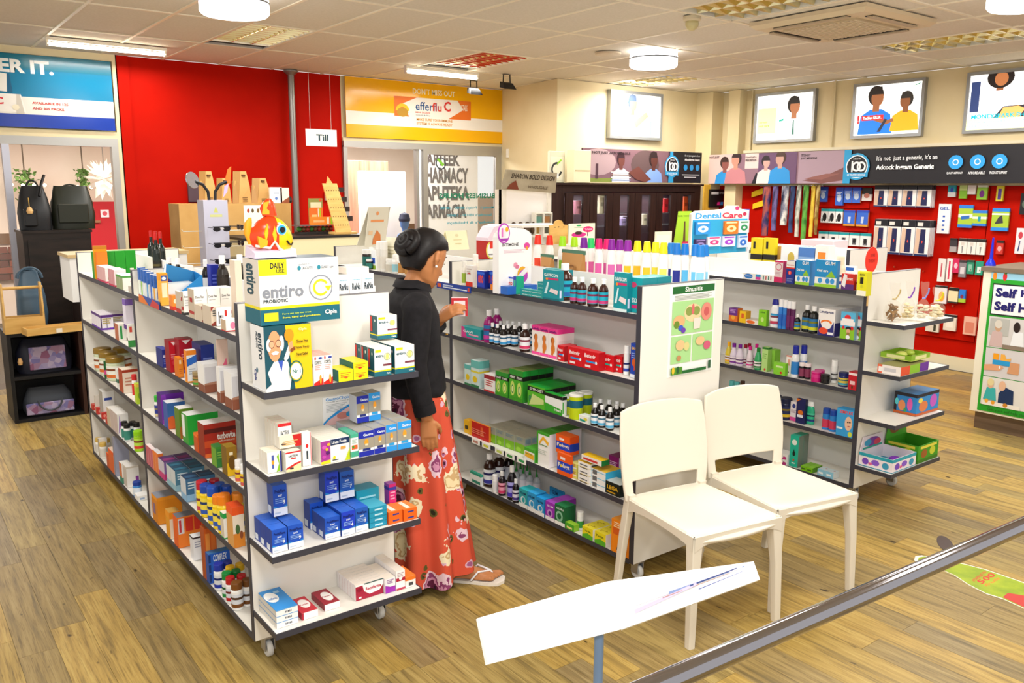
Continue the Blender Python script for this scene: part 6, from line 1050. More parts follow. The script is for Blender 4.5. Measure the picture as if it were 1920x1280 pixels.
def cap3(z, x0, y0, x1, yt, d, spec, label, name='carton', cat='carton', **k): pk('N', z, x0, y0, x1, yt, d, spec, label, cat, name, **k)
cap3(E3(1), 1688, 706, 1740, 690, .13, '#f1e6e2|s#f4ece8|c#8f8a58|p0,0,.32,1#e0502a|p.32,0,.68,1#8ac02a|p.68,0,1,1#6a2a9a|q0,0,.2,1#e86a4a|q.05,.2,.25,.75#f6f4f2|q.3,.3,.8,.7#d0ccd0', 'flat display box of sweets on the second end shelf')
cap3(E3(2), 1718, 781, 1759, 742, .13, '#2a8ad0|s#2a84cc|c#2478b4|b.85,1#221f2a|e.3,.4,.2,.25#e0804a|e.75,.55,.16,.3#c85ac8|e.15,.7,.1,.12#f0dc5a|q0,.1,.12,.9#1c1a24|h.35,.4,.16,.25#e8905a|h.7,.5,.12,.3#e05ab0|h.12,.55,.08,.16#5ad0d8|b0,.12#c8602a|h.5,.2,.06,.1#3aa05a', 'bright blue sweets display box on the third end shelf')
flush()
# open lid of the blue box, open trays on the lowest end shelf
def tray(name, x0, x1, y0, y1, z, h, cols, label, lidc=None, art=None, inner=()):
    t = tag(empty(name, (x0, y0, z+.002)), label, 'display box'); w, l = x1-x0, y1-y0; th = .004; c, ci = cols
    b = MB().box(0, w, 0, l, 0, th, ci)
    for a in ((0, w, 0, th), (0, w, l-th, l), (0, th, th, l-th), (w-th, w, th, l-th)): b.box(a[0], a[1], a[2], a[3], th, h, c)
    if art: b.art((0, 0, 0), (w, 0, 0), (0, 0, h), (0, -1, 0), art).art((0, l, 0), (0, -l, 0), (0, 0, h), (-1, 0, 0), art)
    b.obj('tray', t)
    if lidc:
        k = MB().prism([(0, l-th, h), (w, l-th, h), (w*.9, l-th, h*2), (w*.1, l-th, h*2)], (0, th, 0), lidc[0])
        k.art((0, l-th, h), (w, 0, 0), (0, 0, h), (0, -1, 0), lidc[1]); k.obj('header_card', t)
    for i, (cx_, cy_, r, cc) in enumerate(inner): MB().ball((cx_*w, cy_*l, r*.6+th), r, mat(cc, .4), 10, 6, 1, 1, .55).obj('sweet', t)
    return t
ua = [('R', 0, .75, 1, 1, '#2aa0b4'), ('E', .2, .4, .1, .25, '#7a4ac0'), ('E', .5, .45, .12, .22, '#8a5ad0'), ('E', .8, .4, .1, .25, '#3a9ac0'), ('E', .35, .3, .06, .1, '#e0609a')]
tray('sweets_tray', 4.225, 4.47, 2.195, 2.388, E3(3), .075, ('#f1e6ec', '#2a9ab8'), 'open teal and white sweets tray on the lowest end shelf', ('#e3d6e0', [('E', .5, .5, .3, .35, '#7a3a9a'), ('E', .7, .4, .15, .25, '#d23a5a'), ('E', .3, .5, .15, .25, '#3a9ac0'), ('R', .1, .05, .9, .2, '#2aa08a')]), ua, ((.7, .4, .035, '#7a2fb0'), (.35, .6, .03, '#8a5a2a')))
ga = [('R', 0, 0, 1, .2, '#3a7a1a'), ('E', .3, .5, .15, .25, '#9a5a22'), ('E', .7, .55, .14, .25, '#c8d23a'), ('R', .1, .8, .9, .95, '#e3d84a')]
tray('sweets_tray', 4.49, 4.715, 2.195, 2.388, E3(3), .1, ('#3f9a1f', '#2a6a14'), 'open green sweets tray beside the teal one', ('#4aa82a', [('E', .4, .5, .25, .3, '#8a5a2a'), ('E', .7, .6, .15, .2, '#e0d03a')]), ga, ((.4, .5, .035, '#c9a03a'), (.7, .6, .03, '#3a8a2a')))
tray('sweets_tray', 4.36, 4.56, 2.215, 2.388, E3(1)+.057, .03, ('#8ab52a', '#c9d86a'), 'round-edged lime tray on the flat sweets box', None, [('R', .2, .2, .8, .8, '#e3e0a0')], ((.3, .5, .03, '#d0d86a'), (.7, .5, .03, '#b0c84a')))
# orange lollipop sign on a stick at the near post of the right unit
p = aty(1635, 487, 2.36); dp = depth(p); r = 21*dp/F; t = tag(empty('lollipop_sign', (4.19, 2.385, 0)), 'round orange handwritten sign on a wooden stick at the right unit', 'sign')
c = Vector((p.x-4.19, p.y-2.385, p.z))
MB().prism([(c.x+r*math.cos(i*math.pi/14), c.y, c.z+r*1.15*math.sin(i*math.pi/14)) for i in range(28)], (0, .004, 0), '#f0301a').art((c.x-r, c.y, c.z-r*1.15), (2*r, 0, 0), (0, 0, 2.3*r), (0, -1, 0), [('T', .35, .62, .72, .74, 'SORE', .0, '#9a1a10'), ('T', .2, .4, .85, .53, 'THROAT ?', .0, '#9a1a10')], .0008).obj('disc', t)
MB().box(c.x-.006, c.x+.006, c.y+.005, c.y+.009, 1.12, c.z, '#d8b070').obj('stick', t)
# sinusitis poster on the middle unit end panel
Yp_ = 2.44; a = aty(1257, 535, Yp_); b = aty(1330, 708, Yp_); q = aty(1250, 708, Yp_); x0 = (a.x+q.x)/2; w, h = b.x-x0+.01, a.z-q.z
GN = '#a8d890'; dec = [('R', .05, .9, .98, .98, '#17652a'), ('T', .32, .915, .7, .97, 'Sinusitis', .02, '#f4f6f0')]+[('R', .1, .875-.014*i, .92-.06*(i % 2), .882-.014*i, '#a9b0a8') for i in range(4)]
dec += [('R', .05, .46, .97, .82, GN), ('R', .05, .14, .49, .44, GN), ('R', .52, .14, .97, .44, GN), ('E', .5, .68, .19, .1, '#e3d0a0'), ('E', .42, .7, .08, .05, '#8a9a4a'), ('E', .58, .7, .08, .05, '#8a9a4a'), ('E', .5, .72, .03, .06, '#d86a6a'), ('E', .2, .6, .13, .07, '#e0b07a'), ('E', .15, .57, .06, .04, '#6a8a2a'), ('E', .24, .53, .055, .03, '#3a5ac8'), ('E', .3, .5, .05, .03, '#6a3ab0'), ('E', .8, .68, .12, .1, '#e08a7a'), ('E', .8, .68, .06, .05, '#c85a5a'), ('P', [(.52, .5), (.66, .5), (.68, .62), (.52, .62)], '#eedcd2'),
    ('E', .24, .34, .1, .06, '#e0c08a'), ('E', .38, .32, .06, .05, '#d8d08a'), ('E', .22, .2, .05, .03, '#c08a5a'), ('E', .68, .36, .1, .05, '#e0c08a'), ('E', .84, .3, .08, .05, '#d05a7a'), ('R', .05, .02, .3, .1, '#4a8a2a'), ('R', .3, .02, .84, .055, '#17652a'), ('E', .1, .07, .03, .04, '#e0c02a'), ('E', .2, .07, .03, .04, '#1f5a2a'), ('R', .88, .03, .94, .12, '#2a5a3a')]
tag(MB().box(0, w, -.002, -.0004, 0, h, '#f6f6f2').art((0, -.002, 0), (w, 0, 0), (0, 0, h), (0, -1, 0), dec).obj('medical_poster', None, (x0, Yp_, q.z)), 'green and white sinusitis poster on the end panel behind the chairs', 'poster')
# ================================================================ chairs, board on a post, rail
def quad_strip(mb, pts_a, pts_b, th, m): pass
def chair(loc, rz, label):
    t = tag(empty('plastic_chair', loc, rz), label, 'chair'); PW = mat('#e4dccb', .32)
    def surf(nm, fn, nu, nv, th, hole=None):
        G = [[Vector(fn(i/nu, j/nv)) for j in range(nv+1)] for i in range(nu+1)]; N_ = [[None]*(nv+1) for _ in range(nu+1)]
        for i in range(nu+1):
            for j in range(nv+1):
                du = G[min(i+1, nu)][j]-G[max(i-1, 0)][j]; dv = G[i][min(j+1, nv)]-G[i][max(j-1, 0)]; N_[i][j] = du.cross(dv).normalized()
        mb = MB(); W = nv+1; V = [G[i][j] for i in range(nu+1) for j in range(W)]+[G[i][j]-N_[i][j]*th for i in range(nu+1) for j in range(W)]; K = (nu+1)*W; fs = []
        cell = lambda i, j: 0 <= i < nu and 0 <= j < nv and not (hole and hole(i, j))
        for i in range(nu):
            for j in range(nv):
                if not cell(i, j): continue
                a, b, c, d = i*W+j, (i+1)*W+j, (i+1)*W+j+1, i*W+j+1; fs += [(a, b, c, d), (K+d, K+c, K+b, K+a)]
                for (di, dj, p, q) in ((-1, 0, d, a), (1, 0, b, c), (0, -1, a, b), (0, 1, c, d)):
                    if not cell(i+di, j+dj): fs.append((q, p, K+p, K+q))
        o = mb.add(V, fs, PW, True).obj(nm, t); return o
    def sm(o, b=.006):
        md = o.modifiers.new('edge', 'BEVEL'); md.width = b; md.segments = 2; md.limit_method = 'ANGLE'; md.angle_limit = .7
        for p in o.data.polygons: p.use_smooth = True
        m2 = o.modifiers.new('wn', 'WEIGHTED_NORMAL'); m2.keep_sharp = True
    def seat(u, v):
        w = .222-.02*v+.006*math.sin(u*math.pi*2)*0; x = (u*2-1)*w; y = -.235+.45*v
        dip = -.018*(1-(u*2-1)**2)*math.sin(math.pi*min(1, v*.9+.1)); edge = -.03*max(0, (.12-v)/.12)**2
        return x, y-(.02*(1-(2*u-1)**2) if v < .3 else 0)*(1-v/.3 if v < .3 else 0), .452+dip+edge-.004*abs(2*u-1)**6
    sm(surf('seat', seat, 16, 16, .02))
    # skirt under the seat edge
    sk = MB()
    for a, b in (((-.222, -.232), (.222, -.232)), ((.222, -.232), (.202, .205)), ((-.222, -.232), (-.202, .205))):
        a, b = Vector((*a, 0)), Vector((*b, 0)); n = 10; d = (b-a).normalized(); nr = Vector((d.y, -d.x, 0))*.006
        for i in range(n):
            f0, f1 = i/n, (i+1)/n; h = lambda f: .385+.03*math.sin(math.pi*min(1, max(0, f)))**.4
            p, q = a+(b-a)*f0, a+(b-a)*f1
            sk.add([p+nr+Vector((0, 0, h(f0))), q+nr+Vector((0, 0, h(f1))), q+nr+Vector((0, 0, .443)), p+nr+Vector((0, 0, .443)), p-nr+Vector((0, 0, h(f0))), q-nr+Vector((0, 0, h(f1))), q-nr+Vector((0, 0, .443)), p-nr+Vector((0, 0, .443))], [(0, 1, 2, 3), (7, 6, 5, 4), (0, 4, 5, 1), (3, 2, 6, 7)], PW)
    sk.obj('apron', t)
    def back(u, v):
        w = .205+.026*math.sin(math.pi*min(1, v*.75+.12)); x = (u*2-1)*w; z = .43+.40*v; y = .205+.03*v+.02*v*v; c = .028*(1-(u*2-1)**2)*(.4+.6*v)
        return x, y+c, z+.02*v*(1-(2*u-1)**2)*0-.022*v*v*abs(u*2-1)**3
    sm(surf('backrest', back, 18, 20, .014, lambda i, j: 2 <= i <= 15 and 1 <= j <= 3))
    def leg(pts, r):
        R = []
        for (x, y, z), (a, b) in zip(pts, r): R.append([(x-a, y-b, z), (x+a, y-b, z), (x+a, y+b, z), (x-a, y+b, z)])
        o = MB().loft(R, PW, smooth=False).obj('leg', t); sm(o, .005)
    for s in (-1, 1):
        leg([(s*.222, -.235, 0), (s*.214, -.225, .25), (s*.203, -.213, .4), (s*.2, -.21, .436)], [(.015, .015), (.018, .018), (.023, .023), (.024, .024)])
        leg([(s*.205, .272, 0), (s*.2, .24, .25), (s*.192, .215, .43), (s*.19, .208, .46)], [(.013, .015), (.015, .019), (.017, .02), (.018, .016)])
    return t
chair((2.585, 2.132, 0), math.radians(-9), 'white plastic chair in front of the end panel with the poster')
chair((3.08, 2.105, 0), math.radians(-11), 'white plastic chair farther from the poster, beside the other one')
# white folded notice board on a post
t = tag(empty('notice_board', (1.3, 1.34, 0)), 'glossy white folded notice board on a pale blue post before the chairs', 'notice board'); o = Vector((1.3, 1.34, 0))
def at_depth(x, y, d): return CAM+ray(x, y)*d
P_ = [at_depth(897, 1158, 1.78), at_depth(1137, 1090, 1.97), at_depth(1413, 1052, 2.2), at_depth(1425, 1086, 2.17), at_depth(1170, 1178, 1.94), at_depth(915, 1245, 1.74)]; P_ = [p-o for p in P_]
WB = mat('#fdfdfc', .22); N1 = (P_[1]-P_[0]).cross(P_[5]-P_[0]).normalized()*.012; N2 = (P_[2]-P_[1]).cross(P_[3]-P_[1]).normalized()*.012
MB().prism([P_[0], P_[1], P_[4], P_[5]], N1, WB).obj('panel', t)
b2 = MB().prism([P_[1], P_[2], P_[3], P_[4]], N2, WB)
e = P_[4]-P_[1]; u = P_[2]-P_[1]; e2 = P_[3]-P_[2]
def pp(a, b): return P_[1]+u*a+(e+(e2-e)*a)*b-N2*.06
for a0, a1, b0, b1, b2_, b3, c in ((.12, .9, .62, .52, .22, .16, '#e9dff2'), (.1, .55, .78, .7, .5, .42, '#c9bce0'), (.35, .92, .56, .5, .2, .15, '#7f93c0'), (.5, .86, .5, .46, .22, .18, '#3a4a80'), (.3, .8, .62, .6, .36, .345, '#b58a7a'), (.55, .9, .66, .63, .4, .38, '#4a5a9a')):
    b2.add([pp(a0, b0), pp(a1, b2_), pp(a1, b3), pp(a0, b1)], [(0, 1, 2, 3)], mat(c, .3))  # reflection streaks painted as colour on the glossy panel
b2.obj('panel', t)
BLP = mat('#7f9dc6', .35, .3); q = (P_[4]+P_[1])*.5
bt_ = Vector((q.x-.02, q.y+.03, 0)); MB().tube([bt_, Vector((q.x-.02, q.y+.03, q.z-.03))], .0115, BLP, 10).obj('post', t); MB().box(bt_.x-.014, bt_.x+.014, bt_.y-.014, bt_.y+.014, q.z-.05, q.z-.01, '#2b2b2b').obj('clamp', t)
MB().lathe([(.15, 0), (.15, .008), (.03, .016), (.014, .03)], BLP, 20, (bt_.x, bt_.y, 0)).obj('base', t)
# chrome hand rail across the front
t = tag(empty('hand_rail', (0, 0, 0)), 'polished chrome hand rail running across the near floor', 'rail')
a, b = atz(1232, 1284, .82), atz(1920, 984, .82); d = (b-a).normalized(); CH = mat('#a3a1a8', .08, 1.)
MB().tube([a-d*.35, a, b, b+d*.5], .0222, CH, 24).obj('rail', t)
for k in (-.33, None):
    p = a-d*.33 if k else b+d*.48; MB().tube([Vector((p.x, p.y, 0)), p-Vector((0, 0, .02))], .017, CH, 12).obj('post', t)
# floor stickers
def floorpoly(pts, m, z, name, label): 
    q = [atz(x, y, 0) for x, y in pts]; return q
FS = [(1714, 1050), (1716, 1043), (1728, 1041), (1760, 1047), (1812, 1058), (1850, 1068), (1885, 1080), (1920, 1092), (1965, 1110), (1985, 1140), (1965, 1160), (1920, 1141), (1880, 1123), (1850, 1114), (1815, 1096), (1788, 1078), (1760, 1066), (1720, 1056)]
q = [atz(x, y, 0) for x, y in FS]; c = sum(q, Vector())/len(q); qi = [c+(p-c)*.94 for p in q]; mb = MB()
for z, Q, m in ((.0012, q, '#efe9d8'), (.0016, qi, noise_mat('sticker_green', ((.35, '#7f9a14'), (.65, '#a9b81e')), 9, .4))): mb.add([(p.x-c.x, p.y-c.y, z) for p in Q]+[(p.x-c.x, p.y-c.y, 0) for p in Q], [tuple(range(len(Q)-1, -1, -1)) if False else tuple(range(len(Q)))]+[(i, (i+1) % len(Q), len(Q)+(i+1) % len(Q), len(Q)+i) for i in range(len(Q))], m)
def fpo(pts, m, z=.002): mb.add([(atz(x, y, 0).x-c.x, atz(x, y, 0).y-c.y, z) for x, y in pts], [tuple(range(len(pts)))], m)
fpo([(1880, 1120), (1890, 1112), (1925, 1118), (1950, 1132), (1965, 1158), (1920, 1139)], '#c0322a')
def ftext(tx, A1, B1, D1, m):
    vs, fs, asp = text_tris(tx, .02); A1, B1, D1 = [atz(*k, 0)-c for k in (A1, B1, D1)]
    mb.add([(A1+(B1-A1)*x+(D1-A1)*y)*1+Vector((0, 0, .002)) for x, y in vs], fs, m)
ftext('STRENGTH', (1826, 1092), (1850, 1074), (1822, 1088), '#d0281e'); ftext('500', (1841, 1096), (1868, 1079), (1830, 1090), '#d0281e'); ftext('fruit', (1850, 1101), (1876, 1085), (1844, 1097), '#d8821e')
tag(mb.obj('floor_sticker', None, (c.x, c.y, .0003)), 'green bottle-shaped floor sticker beyond the chrome rail', 'sticker')
q = atz(1772, 1019, 0); tag(MB().lathe([(.1, 0), (.1, .0015)], '#4a3a36', 18, sy=.35).obj('floor_sticker', None, (q.x, q.y, .0003), .6), 'small dark oval sticker on the floor near the green one', 'sticker')
# ---------------------------------------------------------------- poster counter on the right
cx0, cy0 = 6.33, 2.75; t = tag(empty('poster_counter', (cx0, cy0, 0)), 'white counter with a green edged health poster on its front', 'counter'); ht = atx(1852, 500, cx0).z
MB().box(.03, .6, -1.9, -.03, 0, .13, noise_mat('dark_oak', ((.3, '#5a4838'), (.7, '#7a6450')), 5, .5, (1, .3, 6))).obj('plinth', t); MB().box(0, .62, -1.9, 0, .13, ht-.03, '#efe8d4').obj('body', t); MB().box(-.015, .63, -1.9, .015, ht-.03, ht, '#7a6a58').obj('worktop', t)
L = 1.6; hh = ht-.03-.15; z0 = .145
def px2(x, y): p = atx(x, y, cx0); return (cy0-p.y-.11)/L, (p.z-z0)/hh
def R2(x0, y0, x1, y1, c): a, b = px2(x0, y1); a2, b2_ = px2(x1, y0); return ('R', a, b, a2, b2_, c)
u1, _ = px2(1851, 520)
dd = [('R', .0, 0, 1, 1, '#27a32a'), ('R', .0, .955, 1, 1, '#9ad0ea'), ('E', .045, .975, .022, .028, '#f08a1e'), ('E', .15, .975, .022, .03, '#d8262a'), ('P', [(.14, 1.0), (.17, 1.0), (.155, .985)], '#3a7a1a'), ('R', .035, .7, 1, .925, '#1f2a24'), ('R', .045, .71, 1, .915, '#f6f3f6'), ('R', .035, .47, 1, .69, '#d8d4d2'), ('R', .035, .26, 1, .465, '#d6d2d4'), ('R', .035, .05, 1, .255, '#e3dfda'),
      ('T', .085, .83, .19, .895, 'Self', .05, '#1f1a6a'), ('T', .235, .83, .33, .895, 'Help', .05, '#1f1a6a'), ('T', .075, .735, .19, .8, 'Self', .05, '#1f1a6a'), ('T', .235, .735, .35, .8, 'Health', .05, '#1f1a6a'),
      ('R', .05, .56, .25, .68, '#b9b9b4'), ('P', [(.06, .48), (.2, .48), (.19, .58), (.14, .6), (.08, .58)], '#cfb3b0'), ('E', .14, .62, .035, .035, '#c9a080'), ('E', .14, .64, .04, .03, '#d9d2c6'), ('P', [(.28, .5), (.42, .5), (.4, .6), (.3, .6)], '#eef0f4'), ('E', .33, .63, .035, .038, '#2a1c1a'), ('R', .2, .47, .5, .5, '#8a7a6a'),
      ('P', [(.035, .3), (.2, .31), (.24, .335), (.2, .35), (.12, .35), (.035, .34)], '#e0a37c'), ('P', [(.28, .3), (.4, .3), (.4, .38), (.3, .38)], '#d49a70'), ('R', .12, .35, .3, .385, '#2a9ad8'), ('R', .12, .385, .18, .43, '#f0a01e'), ('P', [(.2, .385), (.3, .385), (.31, .41), (.26, .4), (.24, .43), (.2, .43)], '#f0b04a'), ('E', .2, .335, .01, .01, '#f6f6f6'),
      ('P', [(.06, .09), (.2, .09), (.18, .18), (.09, .18)], '#3ab0b0'), ('E', .125, .205, .032, .032, '#e0b090'), ('E', .125, .22, .036, .026, '#e6d6a0'), ('P', [(.22, .07), (.38, .07), (.37, .18), (.28, .2), (.22, .15)], '#17305a'), ('E', .25, .205, .036, .036, '#e6b898'), ('R', .05, .05, .45, .08, '#efe9e0'), ('E', .1, .08, .02, .015, '#f0b03a'), ('E', .17, .075, .02, .015, '#e8a02a'), ('E', .3, .07, .025, .015, '#c9852a'),
      ('T', .12, .008, .62, .035, 'Get your self help plan here', .02, '#1a6a1e')]
mp_ = lambda u: u if u <= 0 or u >= 1 else .012+(u-.035)*.4
TX = {'Self': (.0265, .115), 'Help': (.13, .225), 'Health': (.127, .26)}
d3 = []
for d in dd:
    if d[0] == 'R': d = ('R', mp_(d[1]), d[2], mp_(d[3]), d[4], d[5])
    elif d[0] == 'E': d = ('E', mp_(d[1]), d[2], d[3]*.4, d[4], d[5])
    elif d[0] == 'P': d = ('P', [(mp_(u), v) for u, v in d[1]], d[2])
    elif d[0] == 'T': a_, b_ = TX.get(d[5], (mp_(d[1]), mp_(d[3]))); d = ('T', a_, d[2], b_, d[4], d[5], d[6], d[7])
    d3.append(d)
MB().box(-.004, 0, -L-.055, -.055, z0, z0+hh, '#27a32a').art((-.004, -.055, z0), (0, -L, 0), (0, 0, hh), (-1, 0, 0), d3).obj('poster', t)
p = atx(1858, 490, 6.45); tb = tag(empty('blue_funnel', (6.45, p.y, ht+.001)), 'slim blue plastic funnel standing on the poster counter', 'funnel'); MB().lathe([(.035, 0), (.03, .02), (.012, .05), (.008, .15), (.006, .2)], mat('#1a2ad0', .3), 14).obj('cone', tb)
# ---------------------------------------------------------------- left: dark cube shelves, bags, crates
DW = noise_mat('dark_veneer', ((.3, '#17120f'), (.7, '#2a201b')), 4, .4, (1, 1, 6)); KR = noise_mat('pale_pine', ((.3, '#c99b52'), (.7, '#deb56c')), 5, .5, (1, 1, 5))
t = tag(empty('cube_shelf', (.71, 6.95, 0)), 'low black cube shelf holding two patterned bags', 'shelves'); w, h, dpt = .49, .665, .36
MB().box(0, .025, 0, dpt, 0, h, '#0d0c0e').box(w-.025, w, 0, dpt, 0, h, '#3a2018').box(.025, w-.025, dpt-.015, dpt, 0, h, '#0f0e11').obj('sides', t)
for z in (0, h/2-.012, h-.025): MB().box(.025, w-.025, 0, dpt-.015, z, z+.025, '#100f12').obj('shelf', t)
t = tag(empty('dark_cupboard', (.78, 7.42, 0)), 'tall dark wood cupboard behind the low cube shelf', 'cupboard'); a = aty(42, 438, 7.42); b = aty(170, 435, 7.42); w = b.x-a.x; h = a.z; t.location.x = a.x
MB().box(0, w, 0, .36, 0, h, DW).obj('body', t); MB().box(-.01, w+.01, -.01, .37, h, h+.02, DW).obj('top', t); MB().box(.03, w-.03, -.012, 0, .05, h-.05, DW).obj('door', t)
t = tag(empty('dark_side_cupboard', (0, 6.97, 0)), 'dark brown cupboard beside the low cube shelf, half hidden', 'cupboard'); a = aty(75, 545, 7.34); b = aty(160, 545, 7.34)
t.location = (1.215, 6.95, 0); MB().box(0, .3, 0, .36, 0, .83, '#2d1a14').obj('body', t); MB().box(0, .305, -.008, .36, .83, .85, DW).obj('top', t)
FLORAL = nodes_mat('floral_cloth', .7); fm, fn, fl_, fb = FLORAL; tc = fn.new('ShaderNodeTexCoord'); vo = fn.new('ShaderNodeTexVoronoi'); vo.inputs['Scale'].default_value = 26; r_ = ramp(fn, ((.0, '#4a3f7a'), (.3, '#7a74a8'), (.55, '#b0a4c0'), (.8, '#8a5a7a'))); fl_.new(tc.outputs['Object'], vo.inputs['Vector']); fl_.new(vo.outputs['Color'], r_.inputs[0]); fl_.new(r_.outputs[0], fb.inputs['Base Color'])
def bagbody(t, w, d, h, m, nm='body', top=.8, puff=.12, n=20, seed=1):
    rr = random.Random(seed); R = []
    for k in range(9):
        f = k/8; s_ = (.88+puff*math.sin(math.pi*min(1, f*.95+.05)))*(1-(1-top)*f**2); ry = (1-.75*f**2.2)
        R.append([(math.copysign(abs(math.cos(a))**.6, math.cos(a))*w/2*s_*(1+.03*rr.uniform(-1, 1)), math.copysign(abs(math.sin(a))**.6, math.sin(a))*d/2*ry*s_*(1+.05*rr.uniform(-1, 1)), h*f+.012*h*rr.uniform(-1, 1)*(k > 6)) for a in [2*math.pi*i/n for i in range(n)]])
    return MB().loft(R, m).obj(nm, t)
def handle(t, w, d, h, z, m, r=.008, y=0): return MB().tube([(w*math.cos(math.pi*(1-i/10)), y+d*math.sin(math.pi*i/10), z+h*math.sin(math.pi*i/10)) for i in range(11)], r, m, 6).obj('handle', t)
BLK = mat('#131316', .45); p = aty(68, 436, 7.56); zt = aty(42, 438, 7.42).z+.021
t = tag(empty('backpack', (p.x, 7.56, zt)), 'black quilted backpack with a gold charm on the tall dark cupboard', 'bag'); bagbody(t, .24, .2, .34, BLK, top=.7, seed=3); handle(t, .04, 0, .06, .32, BLK); MB().tube([(.03, -.1, .26), (.06, -.05, .36), (.09, 0, .42)], .012, BLK, 6).obj('strap', t)
MB().bbox(-.09, .0, -.14, -.1, .03, .17, BLK, .01).obj('pocket', t); MB().tube([(-.05, -.13, .25), (-.05, -.14, .18)], .003, '#c9a04a', 5).lathe([(.018, .13), (.024, .15), (.012, .18)], '#e6b87a', 8, (-.05, -.145, 0)).obj('charm', t)
t = tag(empty('tote_bag', (aty(141, 436, 7.56).x, 7.6, zt)), 'dark olive slouchy tote bag on the tall dark cupboard', 'bag'); OL = mat('#22251a', .38); bagbody(t, .35, .2, .34, OL, top=.78, puff=.06, seed=9); MB().bbox(-.12, .1, -.11, -.09, .05, .2, OL, .006).obj('pocket', t); handle(t, .07, .02, .05, .3, OL, .007)
t = tag(empty('blue_bag', (1.02, 7.15, .852)), 'blue leather bucket bag standing before the dark cupboard', 'bag'); BL = mat('#41596c', .4); q = aty(58, 555, 7.2); t.location = (q.x+.0, 7.2, .672)
bagbody(t, .2, .16, .42, BL, top=.62, puff=.2, seed=5); handle(t, .08, .0, .08, .37, BL, .009, -.04); handle(t, .08, .0, .06, .37, BL, .008, .04)
t = tag(empty('floral_handbag', (1.34, 7.08, .852)), 'brown floral handbag slumped beside the left unit', 'bag'); bagbody(t, .26, .2, .24, noise_mat('taupe_floral', ((.35, '#5b4a44'), (.5, '#8d756a'), (.65, '#c9a898')), 14, .6), top=.6, puff=.25, seed=6); handle(t, .08, 0, .1, .2, '#6a5248', .009, -.05)
t.location = (1.345, 7.1, .852)
for i, (z, lab, hh_, m2) in enumerate(((.026, 'grey barrel bag with floral sides in the lower cube', .2, 0), (.347, 'navy tote with a violet floral panel in the upper cube', .25, 1))):
    t = tag(empty('patterned_bag', (.955, 7.1, z)), lab, 'bag')
    bagbody(t, .36 if not m2 else .4, .2, hh_, mat('#3c4048' if not m2 else '#1a1c2c', .6), top=.8, puff=.1, seed=20+i)
    if m2: MB().bbox(-.11, .13, -.118, -.1, .03, .2, fm, .004).obj('panel', t); MB().lathe([(.014, .08), (.018, .1), (.01, .13)], '#e6b87a', 8, (-.17, -.11, 0)).obj('charm', t)
    else:
        MB().bbox(-.16, .16, -.118, -.1, .012, .1, fm, .006).obj('panel', t); handle(t, .08, -.02, -.08, .12, '#3c4048', .007, -.12)
# pine bottle carrier and tray on the cube shelf
def carrier(t, w, d, h, m, wall=.012):
    for x in (-w/2, w/2-wall): MB().prism([(x, -d/2, 0), (x, d/2, 0), (x, d/2, h*.45), (x, .03, h), (x, -.03, h), (x, -d/2, h*.45)], (wall, 0, 0), m).obj('end_board', t)
    MB().box(-w/2+wall, w/2-wall, -d/2, -d/2+wall, 0, h*.32, m).obj('side_board', t); MB().box(-w/2+wall, w/2-wall, d/2-wall, d/2, 0, h*.32, m).obj('side_board', t); MB().box(-w/2+wall, w/2-wall, -d/2+wall, d/2-wall, 0, wall, m).obj('base_board', t)
    MB().tube([(-w/2-.01, 0, h*.9), (w/2+.01, 0, h*.9)], .011, m, 8).obj('handle', t)
t = tag(empty('bottle_carrier', (.8, 7.12, .667)), 'pine bottle carrier with a round handle on the cube shelf', 'bottle carrier'); t.location = (.835, 7.0, .667)
carrier(t, .26, .13, .36, KR)
t = tag(empty('pine_tray', (1.0, 6.9, .668)), 'shallow pine tray overhanging the front of the cube shelf', 'tray', None); t.location = (1.02, 6.86, .667)
t.rotation_euler = (0, 0, .12); MB().box(-.21, .21, -.07, .07, 0, .008, KR).obj('base_board', t)
for a in ((-.21, .21, -.07, -.06), (-.21, .21, .06, .07), (-.21, -.2, -.06, .06), (.2, .21, -.06, .06)): MB().box(*a, .008, .05, KR).obj('side_board', t)
MB().box(-.02, .02, -.073, -.0702, .005, .035, '#e9e2d2').obj('price_tag', t)
# white counter behind the left unit
a = aty(124, 476, 5.75); t = tag(empty('white_counter', (a.x, 5.66, 0)), 'white counter with a pale wood edge behind the left unit', 'counter'); q = aty(342, 463, 5.75)
MB().box(0, q.x-a.x, 0, .32, aty(125, 566, 5.7).z, a.z-.02, '#f1f0ee').box(.34, q.x-a.x-.02, .04, .28, 0, aty(125, 566, 5.7).z, '#d8d4cc').obj('body', t); MB().box(-.01, q.x-a.x+.01, -.01, .33, a.z-.02, a.z, '#c9ad7c').obj('worktop', t)
# ================================================================ till corner
KRA = noise_mat('kraft', ((.3, '#b58a4c'), (.7, '#c99f60')), 4, .6); CRT = mat('#e9ddb4', .5)
YT = 6.95; a = aty(455, 437, YT); b = aty(692, 441, YT); zt = 1.3
t = tag(empty('till_counter', (a.x, YT, 0)), 'cream till counter with a black top edge before the red wall', 'counter'); w = b.x-a.x
MB().box(0, w, 0, .5, .0, .95, '#d8c79a').box(0, w, -.01, .5, .95, zt-.02, CRT).obj('body', t); MB().box(-.01, w+.01, -.015, .51, zt-.02, zt, '#1a1513').obj('worktop', t)
a = aty(363, 434, 7.1); b = aty(558, 434, 7.1); c = aty(363, 384, 7.1); t0 = tag(empty('kraft_box', (a.x, 7.05, 0)), 'wide kraft cardboard box behind the sunglasses stand', 'box'); kz = c.z
t0.location = (a.x, 7.05, zt+.001) if False else (a.x, 7.47, 0)
